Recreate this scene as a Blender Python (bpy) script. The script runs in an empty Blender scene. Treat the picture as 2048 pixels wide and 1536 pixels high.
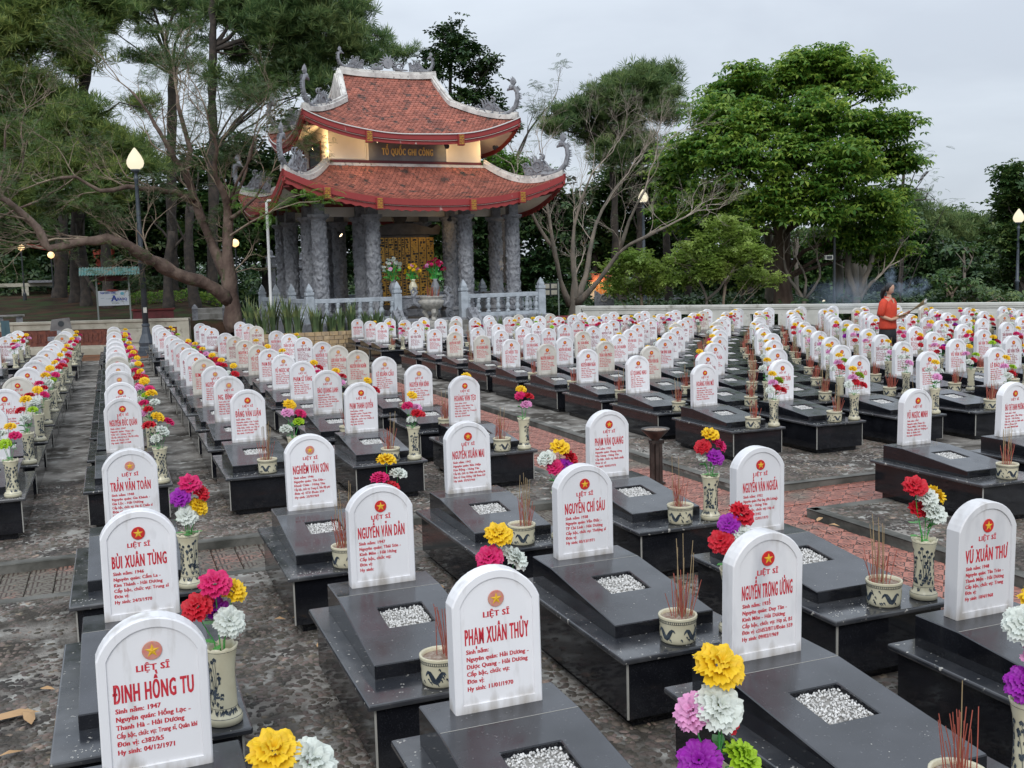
import bpy, bmesh, math, random
import numpy as np
from mathutils import Vector, Matrix
R = math.radians
sc = bpy.context.scene
col = sc.collection
random.seed(7); rng = np.random.default_rng(7)
PI = math.pi

# ------------------------------------------------------------------ camera
CAM_H = 2.2
YAW, PITCH, ROLL, FPX = R(21.257), R(6.035), R(1.561), 2037.2
fwd = Vector((math.sin(YAW)*math.cos(PITCH), math.cos(YAW)*math.cos(PITCH), -math.sin(PITCH)))
rgt = Vector((math.cos(YAW), -math.sin(YAW), 0)); upv = rgt.cross(fwd)
r2 = rgt*math.cos(ROLL) - upv*math.sin(ROLL); u2 = rgt*math.sin(ROLL) + upv*math.cos(ROLL)
cam = bpy.data.cameras.new('camera'); camo = bpy.data.objects.new('camera', cam); col.objects.link(camo)
M = Matrix((r2, u2, -fwd)).transposed().to_4x4(); M.translation = (0, 0, CAM_H)
camo.matrix_world = M
cam.lens = FPX/2048*36; cam.sensor_width = 36; cam.clip_end = 3000; cam.clip_start = .05
sc.camera = camo
# ------------------------------------------------------------------ sky and light (overcast late afternoon)
EL, AZ = R(38), R(205)
w = bpy.data.worlds.new('World'); sc.world = w; w.use_nodes = True
nt = w.node_tree; nt.nodes.clear(); N = nt.nodes.new; Lk = nt.links.new
wo = N('ShaderNodeOutputWorld'); bg = N('ShaderNodeBackground'); bg2 = N('ShaderNodeBackground'); mx = N('ShaderNodeMixShader')
sky = N('ShaderNodeTexSky'); sky.sky_type = 'NISHITA'; sky.sun_disc = False; sky.sun_elevation = EL; sky.sun_rotation = AZ
bg.inputs[1].default_value = .1; Lk(sky.outputs[0], bg.inputs[0])
tc = N('ShaderNodeTexCoord'); sp = N('ShaderNodeSeparateXYZ'); Lk(tc.outputs['Generated'], sp.inputs[0])
mp = N('ShaderNodeMapping'); mp.inputs['Scale'].default_value = (1, 1, 3.2); Lk(tc.outputs['Generated'], mp.inputs[0])
nz = N('ShaderNodeTexNoise'); nz.inputs['Scale'].default_value = 2.6; nz.inputs['Detail'].default_value = 5; nz.inputs['Distortion'].default_value = .5
Lk(mp.outputs[0], nz.inputs['Vector'])
cr = N('ShaderNodeValToRGB'); cr.color_ramp.elements[0].position = .33; cr.color_ramp.elements[1].position = .68
cr.color_ramp.elements[0].color = (.55, .605, .685, 1); cr.color_ramp.elements[1].color = (.70, .765, .84, 1); Lk(nz.outputs['Fac'], cr.inputs[0])
mr = N('ShaderNodeMapRange'); mr.inputs['From Min'].default_value = 0; mr.inputs['From Max'].default_value = 1
mr.inputs['To Min'].default_value = .97; mr.inputs['To Max'].default_value = 2.1; Lk(sp.outputs['Z'], mr.inputs['Value'])
Lk(cr.outputs[0], bg2.inputs[0]); Lk(mr.outputs[0], bg2.inputs[1])
mx.inputs[0].default_value = .93; Lk(bg.outputs[0], mx.inputs[1]); Lk(bg2.outputs[0], mx.inputs[2]); Lk(mx.outputs[0], wo.inputs[0])
sun = bpy.data.lights.new('sun', 'SUN'); sun.energy = 1.5; sun.angle = R(28); sun.color = (1, .98, .955)
so = bpy.data.objects.new('sun', sun); col.objects.link(so)
sd = Vector((math.sin(AZ)*math.cos(EL), math.cos(AZ)*math.cos(EL), math.sin(EL)))
so.rotation_euler = sd.to_track_quat('Z', 'Y').to_euler(); so.location = sd*60
sc.view_settings.view_transform = 'Standard'; sc.view_settings.look = 'None'; sc.view_settings.gamma = 1
sc.view_settings.use_curve_mapping = False; sc.view_settings.exposure = 0.0

# ------------------------------------------------------------------ geometry helpers
def ray(px, py):
    a, b = (px-1024)/FPX, (768-py)/FPX
    return r2*a + u2*b + fwd
def W(px, py, dist):                      # point seen in direction px,py at horizontal distance dist
    d = ray(px, py); t = dist/math.hypot(d.x, d.y)
    return Vector((d.x*t, d.y*t, CAM_H + d.z*t))
def proj(p):
    q = Vector(p) - Vector((0, 0, CAM_H)); z = q.dot(fwd)
    if z < .1: return (-9999, -9999)
    return (1024 + FPX*q.dot(r2)/z, 768 - FPX*q.dot(u2)/z)

class MB:
    def __init__(s): s.v = []; s.f = []; s.m = []
    def add(s, vs, fs, m=0):
        b = len(s.v); s.v += [tuple(v) for v in vs]
        for f in fs: s.f.append([b+i for i in f]); s.m.append(m)
    def box(s, x0, x1, y0, y1, z0, z1, m=0):
        s.add([(x0,y0,z0),(x1,y0,z0),(x1,y1,z0),(x0,y1,z0),(x0,y0,z1),(x1,y0,z1),(x1,y1,z1),(x0,y1,z1)],
              [(0,3,2,1),(4,5,6,7),(0,1,5,4),(1,2,6,5),(2,3,7,6),(3,0,4,7)], m)
    def prism(s, pts, z0, z1, m=0):       # pts in xy
        n = len(pts)
        s.add([(x,y,z0) for x,y in pts]+[(x,y,z1) for x,y in pts],
              [tuple(range(n-1,-1,-1)), tuple(range(n,2*n))]+[(i,(i+1)%n,n+(i+1)%n,n+i) for i in range(n)], m)
    def ext(s, pts, y0, y1, m=0):         # pts in xz, extruded along y
        n = len(pts)
        s.add([(x,y0,z) for x,z in pts]+[(x,y1,z) for x,z in pts],
              [tuple(range(n)), tuple(range(2*n-1,n-1,-1))]+[((i+1)%n,i,n+i,n+(i+1)%n) for i in range(n)], m)
    def lathe(s, prof, seg=16, m=0, c=(0,0), cap=True, sq=None):
        n = len(prof); vs = []
        for r, z in prof:
            for k in range(seg):
                a = 2*PI*(k+.5)/seg; rr = r
                if sq: rr = r/max(abs(math.cos(a)), abs(math.sin(a)))*sq
                vs.append((c[0]+rr*math.cos(a), c[1]+rr*math.sin(a), z))
        fs = [(i*seg+k, i*seg+(k+1)%seg, (i+1)*seg+(k+1)%seg, (i+1)*seg+k) for i in range(n-1) for k in range(seg)]
        if cap: fs += [tuple(range(seg-1,-1,-1)), tuple((n-1)*seg+k for k in range(seg))]
        s.add(vs, fs, m)
    def tube(s, pts, rad, seg=6, m=0, cap=True):
        pts = [Vector(p) for p in pts]; n = len(pts)
        if not hasattr(rad, '__len__'): rad = [rad]*n
        vs = []; ref = None
        for i, p in enumerate(pts):
            t = (pts[min(i+1,n-1)]-pts[max(i-1,0)])
            t = t.normalized() if t.length > 1e-9 else Vector((0,0,1))
            if ref is None: ref = Vector((1,0,0)) if abs(t.x) < .8 else Vector((0,1,0))
            b = t.cross(ref).normalized(); ref = b.cross(t).normalized()
            for k in range(seg):
                a = 2*PI*k/seg
                vs.append(p + (ref*math.cos(a)+b*math.sin(a))*rad[i])
        fs = [(i*seg+k, i*seg+(k+1)%seg, (i+1)*seg+(k+1)%seg, (i+1)*seg+k) for i in range(n-1) for k in range(seg)]
        if cap: fs += [tuple(range(seg-1,-1,-1)), tuple((n-1)*seg+k for k in range(seg))]
        s.add(vs, fs, m)
    def xf(s, Mx, start=0):
        for i in range(start, len(s.v)): s.v[i] = tuple(Mx @ Vector(s.v[i]))
        return s
    def mesh(s, name, mats, smooth=False, bevel=0, seg=1):
        me = bpy.data.meshes.new(name); me.from_pydata(s.v, [], s.f)
        if not isinstance(mats, (list, tuple)): mats = [mats]
        for m in mats: me.materials.append(m)
        me.polygons.foreach_set('material_index', s.m)
        if bevel or smooth == 'fix':
            bm = bmesh.new(); bm.from_mesh(me)
            if bevel:
                bmesh.ops.remove_doubles(bm, verts=bm.verts, dist=1e-5)
                ed = [e for e in bm.edges if len(e.link_faces) == 2 and e.calc_face_angle(0) > .35]
                bmesh.ops.bevel(bm, geom=ed, offset=bevel, segments=seg, affect='EDGES', profile=.5)
            bmesh.ops.recalc_face_normals(bm, faces=bm.faces)
            bm.to_mesh(me); bm.free()
        if smooth: me.polygons.foreach_set('use_smooth', [True]*len(me.polygons))
        me.update(); return me
    def build(s, name, mats, parent=None, **k):
        o = bpy.data.objects.new(name, s.mesh(name, mats, **k)); col.objects.link(o)
        if parent: o.parent = parent
        return o

def np_mesh(name, V, F, mats, smooth=False, mi=None):
    me = bpy.data.meshes.new(name); V = np.asarray(V, np.float32); F = np.asarray(F, np.int32)
    n, k = F.shape
    me.vertices.add(len(V)); me.vertices.foreach_set('co', V.ravel())
    me.loops.add(n*k); me.loops.foreach_set('vertex_index', F.ravel())
    me.polygons.add(n); me.polygons.foreach_set('loop_start', np.arange(0, n*k, k, dtype=np.int32))
    try: me.polygons.foreach_set('loop_total', np.full(n, k, np.int32))
    except Exception: pass
    for m in (mats if isinstance(mats, (list, tuple)) else [mats]): me.materials.append(m)
    if mi is not None: me.polygons.foreach_set('material_index', np.asarray(mi, np.int32))
    me.update(calc_edges=True)
    if smooth: me.polygons.foreach_set('use_smooth', np.ones(n, bool))
    return me
def obj(name, me, parent=None, loc=None, rz=None, scale=None):
    o = bpy.data.objects.new(name, me); col.objects.link(o)
    if parent: o.parent = parent
    if loc is not None: o.location = loc
    if rz is not None: o.rotation_euler.z = rz
    if scale is not None: o.scale = (scale,)*3 if not hasattr(scale, '__len__') else scale
    return o
def tag(o, label=None, cat=None, group=None, kind=None):
    if label: o['label'] = label
    if cat: o['category'] = cat
    if group: o['group'] = group
    if kind: o['kind'] = kind
    return o
def thing(name, label, cat, loc=(0,0,0), rz=0, group=None):
    o = bpy.data.objects.new(name, None); col.objects.link(o); o.empty_display_size = .1
    o.location = loc; o.rotation_euler.z = rz
    return tag(o, label, cat, group)
def struct(o): o['kind'] = 'structure'; return o

# ------------------------------------------------------------------ materials
def mat(name, c, rough=.6, c2=None, scale=8, lo=.4, hi=.65, detail=4, bump=0, bscale=None, spec=.5, metal=0,
        island=0, c3=None, s3=40, lo3=.62, hi3=.7, emit=None, estr=0, coord='Object', rnd=True, stretch=None, rvar=0, trans=0, bdist=.02):
    m = bpy.data.materials.new(name); m.use_nodes = True; t = m.node_tree; n = t.nodes; l = t.links
    b = n['Principled BSDF']; b.inputs['Roughness'].default_value = rough
    b.inputs['Specular IOR Level'].default_value = spec; b.inputs['Metallic'].default_value = metal
    b.inputs['Base Color'].default_value = (*c, 1)
    if emit: b.inputs['Emission Color'].default_value = (*emit, 1); b.inputs['Emission Strength'].default_value = estr
    need = c2 or bump or c3 or rvar
    if need:
        tc = n.new('ShaderNodeTexCoord'); vec = tc.outputs[coord]
        if rnd:
            oi = n.new('ShaderNodeObjectInfo'); mu = n.new('ShaderNodeVectorMath'); mu.operation = 'MULTIPLY_ADD'
            cx = n.new('ShaderNodeCombineXYZ'); l.new(oi.outputs['Random'], cx.inputs[0]); l.new(oi.outputs['Random'], cx.inputs[1])
            l.new(cx.outputs[0], mu.inputs[0]); mu.inputs[1].default_value = (37, 53, 0); l.new(vec, mu.inputs[2]); vec = mu.outputs[0]
        if stretch:
            mp = n.new('ShaderNodeMapping'); mp.inputs['Scale'].default_value = stretch; l.new(vec, mp.inputs[0]); vec = mp.outputs[0]
    cur = None
    def noise(s, d=4):
        z = n.new('ShaderNodeTexNoise'); z.inputs['Scale'].default_value = s; z.inputs['Detail'].default_value = d; l.new(vec, z.inputs['Vector']); return z.outputs['Fac']
    def mixc(fac, a, bb):
        x = n.new('ShaderNodeMix'); x.data_type = 'RGBA'; l.new(fac, x.inputs[0])
        if isinstance(a, tuple): x.inputs[6].default_value = (*a, 1)
        else: l.new(a, x.inputs[6])
        if isinstance(bb, tuple): x.inputs[7].default_value = (*bb, 1)
        else: l.new(bb, x.inputs[7])
        return x.outputs[2]
    def rng_(v, a, bb, o0=0, o1=1):
        r = n.new('ShaderNodeMapRange'); l.new(v, r.inputs[0]); r.inputs[1].default_value = a; r.inputs[2].default_value = bb
        r.inputs[3].default_value = o0; r.inputs[4].default_value = o1; return r.outputs[0]
    cur = c
    if c2: cur = mixc(rng_(noise(scale, detail), lo, hi), c, c2)
    if c3: cur = mixc(rng_(noise(s3, 3), lo3, hi3), cur, c3)
    if island:
        g = n.new('ShaderNodeNewGeometry'); hs = n.new('ShaderNodeHueSaturation')
        l.new(rng_(g.outputs['Random Per Island'], 0, 1, 1-island, 1+island), hs.inputs['Value'])
        l.new(rng_(g.outputs['Random Per Island'], 0, 1, .5+.045*min(island*2, 1), .5-.03), hs.inputs['Hue']) if island > .44 else None
        if isinstance(cur, tuple): hs.inputs['Color'].default_value = (*cur, 1)
        else: l.new(cur, hs.inputs['Color'])
        cur = hs.outputs[0]
    if not isinstance(cur, tuple): l.new(cur, b.inputs['Base Color'])
    if rvar: l.new(rng_(noise(scale*1.7, 5), .3, .7, max(rough-rvar, .02), rough+rvar), b.inputs['Roughness'])
    if bump:
        bp = n.new('ShaderNodeBump'); bp.inputs['Strength'].default_value = bump; bp.inputs['Distance'].default_value = bdist
        l.new(noise(bscale or scale*2, 6), bp.inputs['Height']); l.new(bp.outputs[0], b.inputs['Normal'])
    if trans:
        tr = n.new('ShaderNodeBsdfTranslucent'); ms = n.new('ShaderNodeMixShader'); ms.inputs[0].default_value = trans
        if isinstance(cur, tuple): tr.inputs[0].default_value = (*cur, 1)
        else: l.new(cur, tr.inputs[0])
        l.new(b.outputs[0], ms.inputs[1]); l.new(tr.outputs[0], ms.inputs[2]); l.new(ms.outputs[0], n['Material Output'].inputs[0])
    return m
ORD = ['zeroth','first','second','third','fourth','fifth','sixth','seventh','eighth','ninth','tenth','eleventh','twelfth','thirteenth','fourteenth','fifteenth','sixteenth','seventeenth','eighteenth','nineteenth','twentieth','twenty-first','twenty-second']

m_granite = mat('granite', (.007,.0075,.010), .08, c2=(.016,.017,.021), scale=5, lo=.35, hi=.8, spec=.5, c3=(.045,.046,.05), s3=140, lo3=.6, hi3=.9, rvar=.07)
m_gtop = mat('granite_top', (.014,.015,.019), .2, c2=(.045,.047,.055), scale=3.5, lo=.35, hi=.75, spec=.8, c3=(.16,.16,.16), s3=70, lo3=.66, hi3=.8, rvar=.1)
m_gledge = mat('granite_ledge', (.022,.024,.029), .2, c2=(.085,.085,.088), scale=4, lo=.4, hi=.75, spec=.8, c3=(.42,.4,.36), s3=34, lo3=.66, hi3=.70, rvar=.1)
m_joint = mat('cement_joint', (.34,.33,.3), .8)
def grime(m, c=(.30,.26,.21), top=.075):
    t = m.node_tree; n = t.nodes; l = t.links; b = n['Principled BSDF']; src = b.inputs['Base Color'].links[0].from_socket
    tc = n.new('ShaderNodeTexCoord'); oi = n.new('ShaderNodeObjectInfo'); sp = n.new('ShaderNodeSeparateXYZ'); l.new(tc.outputs['Object'], sp.inputs[0])
    ad = n.new('ShaderNodeVectorMath'); ad.operation = 'ADD'; cx = n.new('ShaderNodeCombineXYZ'); l.new(oi.outputs['Random'], cx.inputs[0]); sc2 = n.new('ShaderNodeVectorMath'); sc2.operation = 'SCALE'; sc2.inputs['Scale'].default_value = 40
    l.new(cx.outputs[0], sc2.inputs[0]); l.new(sc2.outputs[0], ad.inputs[1]); mp = n.new('ShaderNodeMapping'); mp.inputs['Scale'].default_value = (14, 14, 3.2); l.new(tc.outputs['Object'], mp.inputs[0]); l.new(mp.outputs[0], ad.inputs[0])
    nz = n.new('ShaderNodeTexNoise'); nz.inputs['Scale'].default_value = 1; nz.inputs['Detail'].default_value = 6; l.new(ad.outputs[0], nz.inputs['Vector'])
    def mr(v, a, b_, c_, d): r = n.new('ShaderNodeMapRange'); l.new(v, r.inputs[0]); r.inputs[1].default_value = a; r.inputs[2].default_value = b_; r.inputs[3].default_value = c_; r.inputs[4].default_value = d; return r.outputs[0]
    low_ = mr(sp.outputs[2], 0, top, .28, 0); hi_ = mr(sp.outputs[2], .44, .58, 0, .08)
    s1 = n.new('ShaderNodeMath'); s1.operation = 'ADD'; l.new(low_, s1.inputs[0]); l.new(hi_, s1.inputs[1]); s2 = n.new('ShaderNodeMath'); s2.operation = 'ADD'; l.new(s1.outputs[0], s2.inputs[0]); l.new(nz.outputs['Fac'], s2.inputs[1])
    f = mr(s2.outputs[0], .60, .86, 0, .75); x = n.new('ShaderNodeMix'); x.data_type = 'RGBA'; l.new(f, x.inputs[0]); l.new(src, x.inputs[6]); x.inputs[7].default_value = (*c, 1)
    tint = n.new('ShaderNodeHueSaturation'); l.new(mr(oi.outputs['Random'], 0, 1, .90, 1.04), tint.inputs['Value']); l.new(x.outputs[2], tint.inputs['Color']); l.new(tint.outputs[0], b.inputs['Base Color']); return m
m_marble = mat('white_marble', (.80,.795,.81), .35, c2=(.71,.705,.72), scale=4, lo=.45, hi=.8, c3=(.60,.59,.60), s3=11, lo3=.66, hi3=.85, spec=.4, stretch=(1,1,.5))
m_marble2 = mat('cream_marble', (.66,.63,.57), .45, c2=(.56,.53,.47), scale=5, spec=.3)
grime(m_marble); grime(m_marble2)
m_redpaint = mat('red_lettering', (.50,.012,.03), .5, c2=(.60,.04,.055), scale=60)
m_darkpaint = mat('dark_red_lettering', (.30,.015,.04), .5)
m_red = mat('red_enamel', (.62,.02,.015), .45, c2=(.45,.03,.03), scale=60)
m_redfade = mat('faded_red_enamel', (.60,.20,.16), .5, c2=(.55,.3,.22), scale=60)
m_yellow = mat('yellow_enamel', (.72,.42,.02), .45)
m_gravel = mat('white_gravel', (.60,.59,.57), .8, island=.35)
m_bed = mat('gravel_bed', (.3,.29,.27), .9)
m_cream = mat('cream_glaze', (.62,.58,.42), .22, c2=(.55,.5,.35), scale=9, spec=.5)
m_ink = mat('ink_glaze', (.025,.035,.05), .25, c2=(.08,.1,.12), scale=40)
m_sand = mat('pot_sand', (.2,.13,.09), .9, c2=(.35,.3,.25), scale=60)
m_stick = mat('incense_red', (.36,.09,.06), .7, island=.35)
m_ash = mat('incense_tan', (.33,.24,.13), .8, island=.3)
PC = dict(yellow=(.90,.60,.02), red=(.62,.012,.03), pink=(.80,.36,.62), purple=(.36,.015,.42), white=(.74,.78,.72), green=(.40,.62,.03), rose=(.70,.02,.16))
m_pet = {k: mat('petal_'+k, v, .55, island=.12, trans=.25) for k, v in PC.items()}
m_pleaf = mat('plastic_leaf', (.06,.27,.04), .4, island=.3)
m_stem = mat('plastic_stem', (.05,.33,.06), .4)

# ------------------------------------------------------------------ lettering: one mesh per glyph, assembled with numpy
GL = {}
def glyph(c):
    if c in GL: return GL[c]
    def conv(t):
        cu = bpy.data.curves.new('t', 'FONT'); cu.body = t; cu.resolution_u = 2; cu.offset = .014
        o = bpy.data.objects.new('t', cu); col.objects.link(o)
        dg = bpy.context.evaluated_depsgraph_get(); me = bpy.data.meshes.new_from_object(o.evaluated_get(dg))
        V = np.empty(len(me.vertices)*3, np.float32); me.vertices.foreach_get('co', V); V = V.reshape(-1, 3)
        me.calc_loop_triangles(); T = np.empty(len(me.loop_triangles)*3, np.int32); me.loop_triangles.foreach_get('vertices', T)
        bpy.data.objects.remove(o); bpy.data.curves.remove(cu); bpy.data.meshes.remove(me)
        return V, T.reshape(-1, 3)
    if '|' not in GL:
        V, T = conv('|'); GL['|'] = (V, T, float(V[:, 0].max())); 
        if c == '|': return GL[c]
    if c == ' ': GL[c] = (np.zeros((0,3)), np.zeros((0,3), int), .30); return GL[c]
    V, T = conv(c); Vb, _ = conv(c+'|')
    GL[c] = (V, T, float(Vb[:, 0].max()) - GL['|'][2]); return GL[c]
BOLD = ((-.04,.00012),(.04,0),(0,-.00012))
def text_geo(s, h, x=0, z=0, width=None, sx=1, align='l', track=.02):
    """flat text in the xz plane, cap height h; width squeezes or clamps it"""
    Vs = []; Ts = []; x0 = 0; n = 0
    for c in s:
        V, T, a = glyph(c)
        if len(V):
            for bx_, by_ in (BOLD if h > .03 else BOLD[:2]): Vs.append(V + [x0+bx_, 0, by_]); Ts.append(T + n); n += len(V)
        x0 += a + track
    V = np.concatenate(Vs); T = np.concatenate(Ts); k = h/.72; L = x0*k*sx
    kx = k*sx
    if width and L > width: kx *= width/L; L = width
    X = V[:, 0]*kx; Z = V[:, 1]*k; Y = V[:, 2]
    X = X + x - (L/2 if align == 'c' else 0)
    return np.stack([X, Y, Z+z], 1), T
def join_geo(gs):
    Vs = []; Ts = []; M_ = []; n = 0
    for V, T, m in gs: Vs.append(V); Ts.append(T+n); M_.append(np.full(len(T), m)); n += len(V)
    return np.concatenate(Vs), np.concatenate(Ts), np.concatenate(M_)
# ------------------------------------------------------------------ grave kit (shared meshes)
ST_Z, LEDGE_Z = .532, .38
def arch(hw, z1, rise, n=14, z0=0, dx=0):
    rad = (hw*hw+rise*rise)/(2*rise); a = math.asin(min(hw/rad, 1)); pts = [(-hw, z0)]
    for i in range(n+1):
        t = -a + 2*a*i/n; pts.append((rad*math.sin(t), z1+rise-rad+rad*math.cos(t)))
    return pts + [(hw, z0)]
def headstone_mesh(m):
    o = arch(.18, .425, .127, 16); i = arch(.149, .418, .102, 16, z0=.032); n = len(o); T = .085
    def ins(P, d): 
        return [(x*(1-d/.18), z if z < .01 else z-d*.8) for x, z in P]
    of = ins(o, .005); mb = MB()
    vs = [(x, .0, z) for x, z in of]+[(x, .005, z) for x, z in o]+[(x, T-.005, z) for x, z in o]+[(x, T, z) for x, z in of]
    vs += [(x, 0, z) for x, z in i]+[(x*.985, .007, z if z > .04 else z+.002) for x, z in i]
    fs = []
    for a, b in ((0, n), (n, 2*n), (2*n, 3*n)):
        for k in range(n-1): fs.append((a+k, b+k, b+k+1, a+k+1))
    for k in range(n-1): fs.append((k+1, 4*n+k+1, 4*n+k, k)); fs.append((4*n+k+1, 5*n+k+1, 5*n+k, 4*n+k))
    fs.append((0, 4*n, 5*n-1, n-1)); fs.append((4*n, 5*n, 6*n-1, 5*n-1))
    fs.append(tuple(5*n+k for k in range(n))); fs.append(tuple(3*n+k for k in range(n-1, -1, -1)))
    mb.add(vs, fs); me = mb.mesh('headstone', m, smooth='fix')
    me.polygons.foreach_set('use_smooth', [False]*len(me.polygons)); return me
HS = {'white': headstone_mesh(m_marble), 'cream': headstone_mesh(m_marble2)}
m_marble3 = mat('grey_veined_marble', (.72,.71,.715), .38, c2=(.50,.50,.52), scale=7, lo=.5, hi=.75, c3=(.4,.38,.36), s3=5, lo3=.62, hi3=.8, spec=.35, stretch=(1,1,.35))
grime(m_marble3); HS['veined'] = headstone_mesh(m_marble3)

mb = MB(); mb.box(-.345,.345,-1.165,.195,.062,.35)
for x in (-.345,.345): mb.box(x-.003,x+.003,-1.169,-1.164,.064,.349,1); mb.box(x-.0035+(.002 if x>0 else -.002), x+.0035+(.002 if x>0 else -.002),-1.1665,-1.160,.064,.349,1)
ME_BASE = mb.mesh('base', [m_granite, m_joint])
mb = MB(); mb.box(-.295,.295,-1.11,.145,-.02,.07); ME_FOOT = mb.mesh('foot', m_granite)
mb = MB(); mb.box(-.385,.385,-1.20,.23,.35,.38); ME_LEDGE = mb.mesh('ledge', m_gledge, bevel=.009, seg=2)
# sloping slab with the gravel opening: grid of x and y stations, profile z(y)
def slab_mesh():
    xs = [-.285,-.118,.118,.285]; ys = [-.925,-.56,-.31,-.115,.155]; zt = lambda y: .532 if y > -.12 else .532-(-.115-y)*.107
    v = []; f = []; ix = {}
    def V(x, y, z):
        k = (round(x,4), round(y,4), round(z,4))
        if k not in ix: ix[k] = len(v); v.append((x, y, z))
        return ix[k]
    for i in range(3):
        for j in range(4):
            x0,x1,y0,y1 = xs[i],xs[i+1],ys[j],ys[j+1]
            if i == 1 and j == 1:
                d = .028
                q = [(x0,y0),(x1,y0),(x1,y1),(x0,y1)]
                for k in range(4):
                    a, b = q[k], q[(k+1)%4]
                    f.append((V(*b, zt(b[1])), V(*b, zt(b[1])-d), V(*a, zt(a[1])-d), V(*a, zt(a[1]))))
                f.append(tuple(V(x,y,zt(y)-d) for x,y in q)); continue
            f.append((V(x0,y0,zt(y0)),V(x1,y0,zt(y0)),V(x1,y1,zt(y1)),V(x0,y1,zt(y1))))
    for s in (0,3):
        for j in range(4):
            q = [V(xs[s],ys[j],.3815),V(xs[s],ys[j+1],.3815),V(xs[s],ys[j+1],zt(ys[j+1])),V(xs[s],ys[j],zt(ys[j]))]
            f.append(tuple(q if s == 3 else q[::-1]))
    for yy in (0,4):
        for i in range(3):
            q = [V(xs[i],ys[yy],.3815),V(xs[i+1],ys[yy],.3815),V(xs[i+1],ys[yy],zt(ys[yy])),V(xs[i],ys[yy],zt(ys[yy]))]
            f.append(tuple(q if yy == 0 else q[::-1]))
    mb = MB(); mb.add(v, f)
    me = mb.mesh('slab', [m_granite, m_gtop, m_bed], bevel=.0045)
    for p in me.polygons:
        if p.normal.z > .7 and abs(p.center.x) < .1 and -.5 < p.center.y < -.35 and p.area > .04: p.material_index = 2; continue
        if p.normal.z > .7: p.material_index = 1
    return me
ME_SLAB = slab_mesh()
mb = MB(); mb.box(-.28,.28,-.1165,-.1135,.5314,.5327); ME_SEAM = mb.mesh('seam', m_joint)
def gravel_mesh(seed):
    g = np.random.default_rng(seed); T = np.array([(1,0,0),(-1,0,0),(0,1,0),(0,-1,0),(0,0,1),(0,0,-1)], float)
    Fc = np.array([(0,2,4),(2,1,4),(1,3,4),(3,0,4),(2,0,5),(1,2,5),(3,1,5),(0,3,5)])
    n = 620; P = np.stack([g.uniform(-.112,.112,n), g.uniform(-.555,-.315,n), np.zeros(n)], 1)
    P[:, 2] = .532-(-.115-P[:, 1])*.107 - .021 + g.uniform(-.002,.006,n)
    S = g.uniform(.0042,.0078,(n,1,1))*g.uniform(.6,1.2,(n,1,3)); a = g.uniform(0,6.3,n); c, s_ = np.cos(a), np.sin(a)
    X = T[None]*S; X2 = np.stack([X[...,0]*c[:,None]-X[...,1]*s_[:,None], X[...,0]*s_[:,None]+X[...,1]*c[:,None], X[...,2]], -1) + P[:, None]
    F_ = (Fc[None]+6*np.arange(n)[:, None, None]).reshape(-1, 3)
    me = np_mesh('gravel', X2.reshape(-1, 3), F_, m_gravel); return me
ME_GRAV = [gravel_mesh(k) for k in range(3)]
# emblem disc and star
mb = MB(); nn = 24
mb.add([(.033*math.cos(2*PI*k/nn), .0055, .437+.033*math.sin(2*PI*k/nn)) for k in range(nn)]+[(.0315*math.cos(2*PI*k/nn), .002, .437+.0315*math.sin(2*PI*k/nn)) for k in range(nn)],
       [(k,(k+1)%nn,nn+(k+1)%nn,nn+k) for k in range(nn)]+[tuple(nn+k for k in range(nn))])
ME_DISC = {'bright': mb.mesh('emblem', m_red), 'faded': mb.mesh('emblem', m_redfade)}
mb = MB(); P5 = [((.025 if k%2==0 else .0098)*math.sin(PI*k/5), (.025 if k%2==0 else .0098)*math.cos(PI*k/5)) for k in range(10)]
mb.add([(x,.0015,.437+z) for x,z in P5]+[(0,-.0015,.437)], [((k+1)%10,k,10) for k in range(10)])
ME_STAR = mb.mesh('star', m_yellow)

def ash_mesh(seed):
    g = random.Random(seed); mb = MB()
    for c in range(g.randint(2, 4)):
        cx, cy, n, sp_ = g.uniform(-.3,.33), g.uniform(-1.17,-.96), g.randint(14, 46), g.uniform(.03,.10)
        for k in range(n):
            x, y = cx+g.gauss(0,sp_), cy+g.gauss(0,sp_*.35)
            if abs(x) > .37 or not (-1.185 < y < -.94): continue
            s = g.uniform(.0015,.0055); a = g.uniform(0,3); q = [(x+s*g.uniform(.5,1.3)*math.cos(a+t), y+s*g.uniform(.5,1.3)*math.sin(a+t), .3806) for t in (0,1.5,3.1,4.6)]
            mb.add(q+[(x,y,.3806+s*.5)], [(0,1,4),(1,2,4),(2,3,4),(3,0,4)])
    for k in range(g.randint(5, 22)):
        x, y = g.uniform(-.27,.27), g.uniform(-.9,-.62) ; z = .532-(-.115-y)*.107+.0004; s = g.uniform(.0012,.004)
        mb.add([(x-s,y,z),(x,y-s,z),(x+s,y,z),(x,y+s,z),(x,y,z+s*.4)], [(0,1,4),(1,2,4),(2,3,4),(3,0,4)])
    return mb.mesh('ash_scatter', m_ashw)
m_ashw = mat('pale_ash', (.5,.49,.46), .9)
ME_ASH = [ash_mesh(k) for k in range(4)]
def inscription(name, lines, mt=m_redpaint):
    gs = []
    gs.append((*text_geo('LIỆT SĨ', .0225, 0, .368, width=.12, align='c', track=.06), 0))
    gs.append((*text_geo(name, .064, 0, .268, width=.264, sx=.58, align='c', track=.07), 0))
    for i, l in enumerate(lines):
        if l: gs.append((*text_geo(l, .0175, -.128, .232-i*.0292, width=.262, sx=.88, track=.035), 0))
    V, T, mi = join_geo(gs); V[:, 1] += .0062
    return np_mesh('inscription', V, T, mt)
SN, NQ, CB, DV, HY = 'Sinh năm: ', 'Nguyên quán: ', 'Cấp bậc, chức vụ: ', 'Đơn vị: ', 'Hy sinh: '
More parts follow.
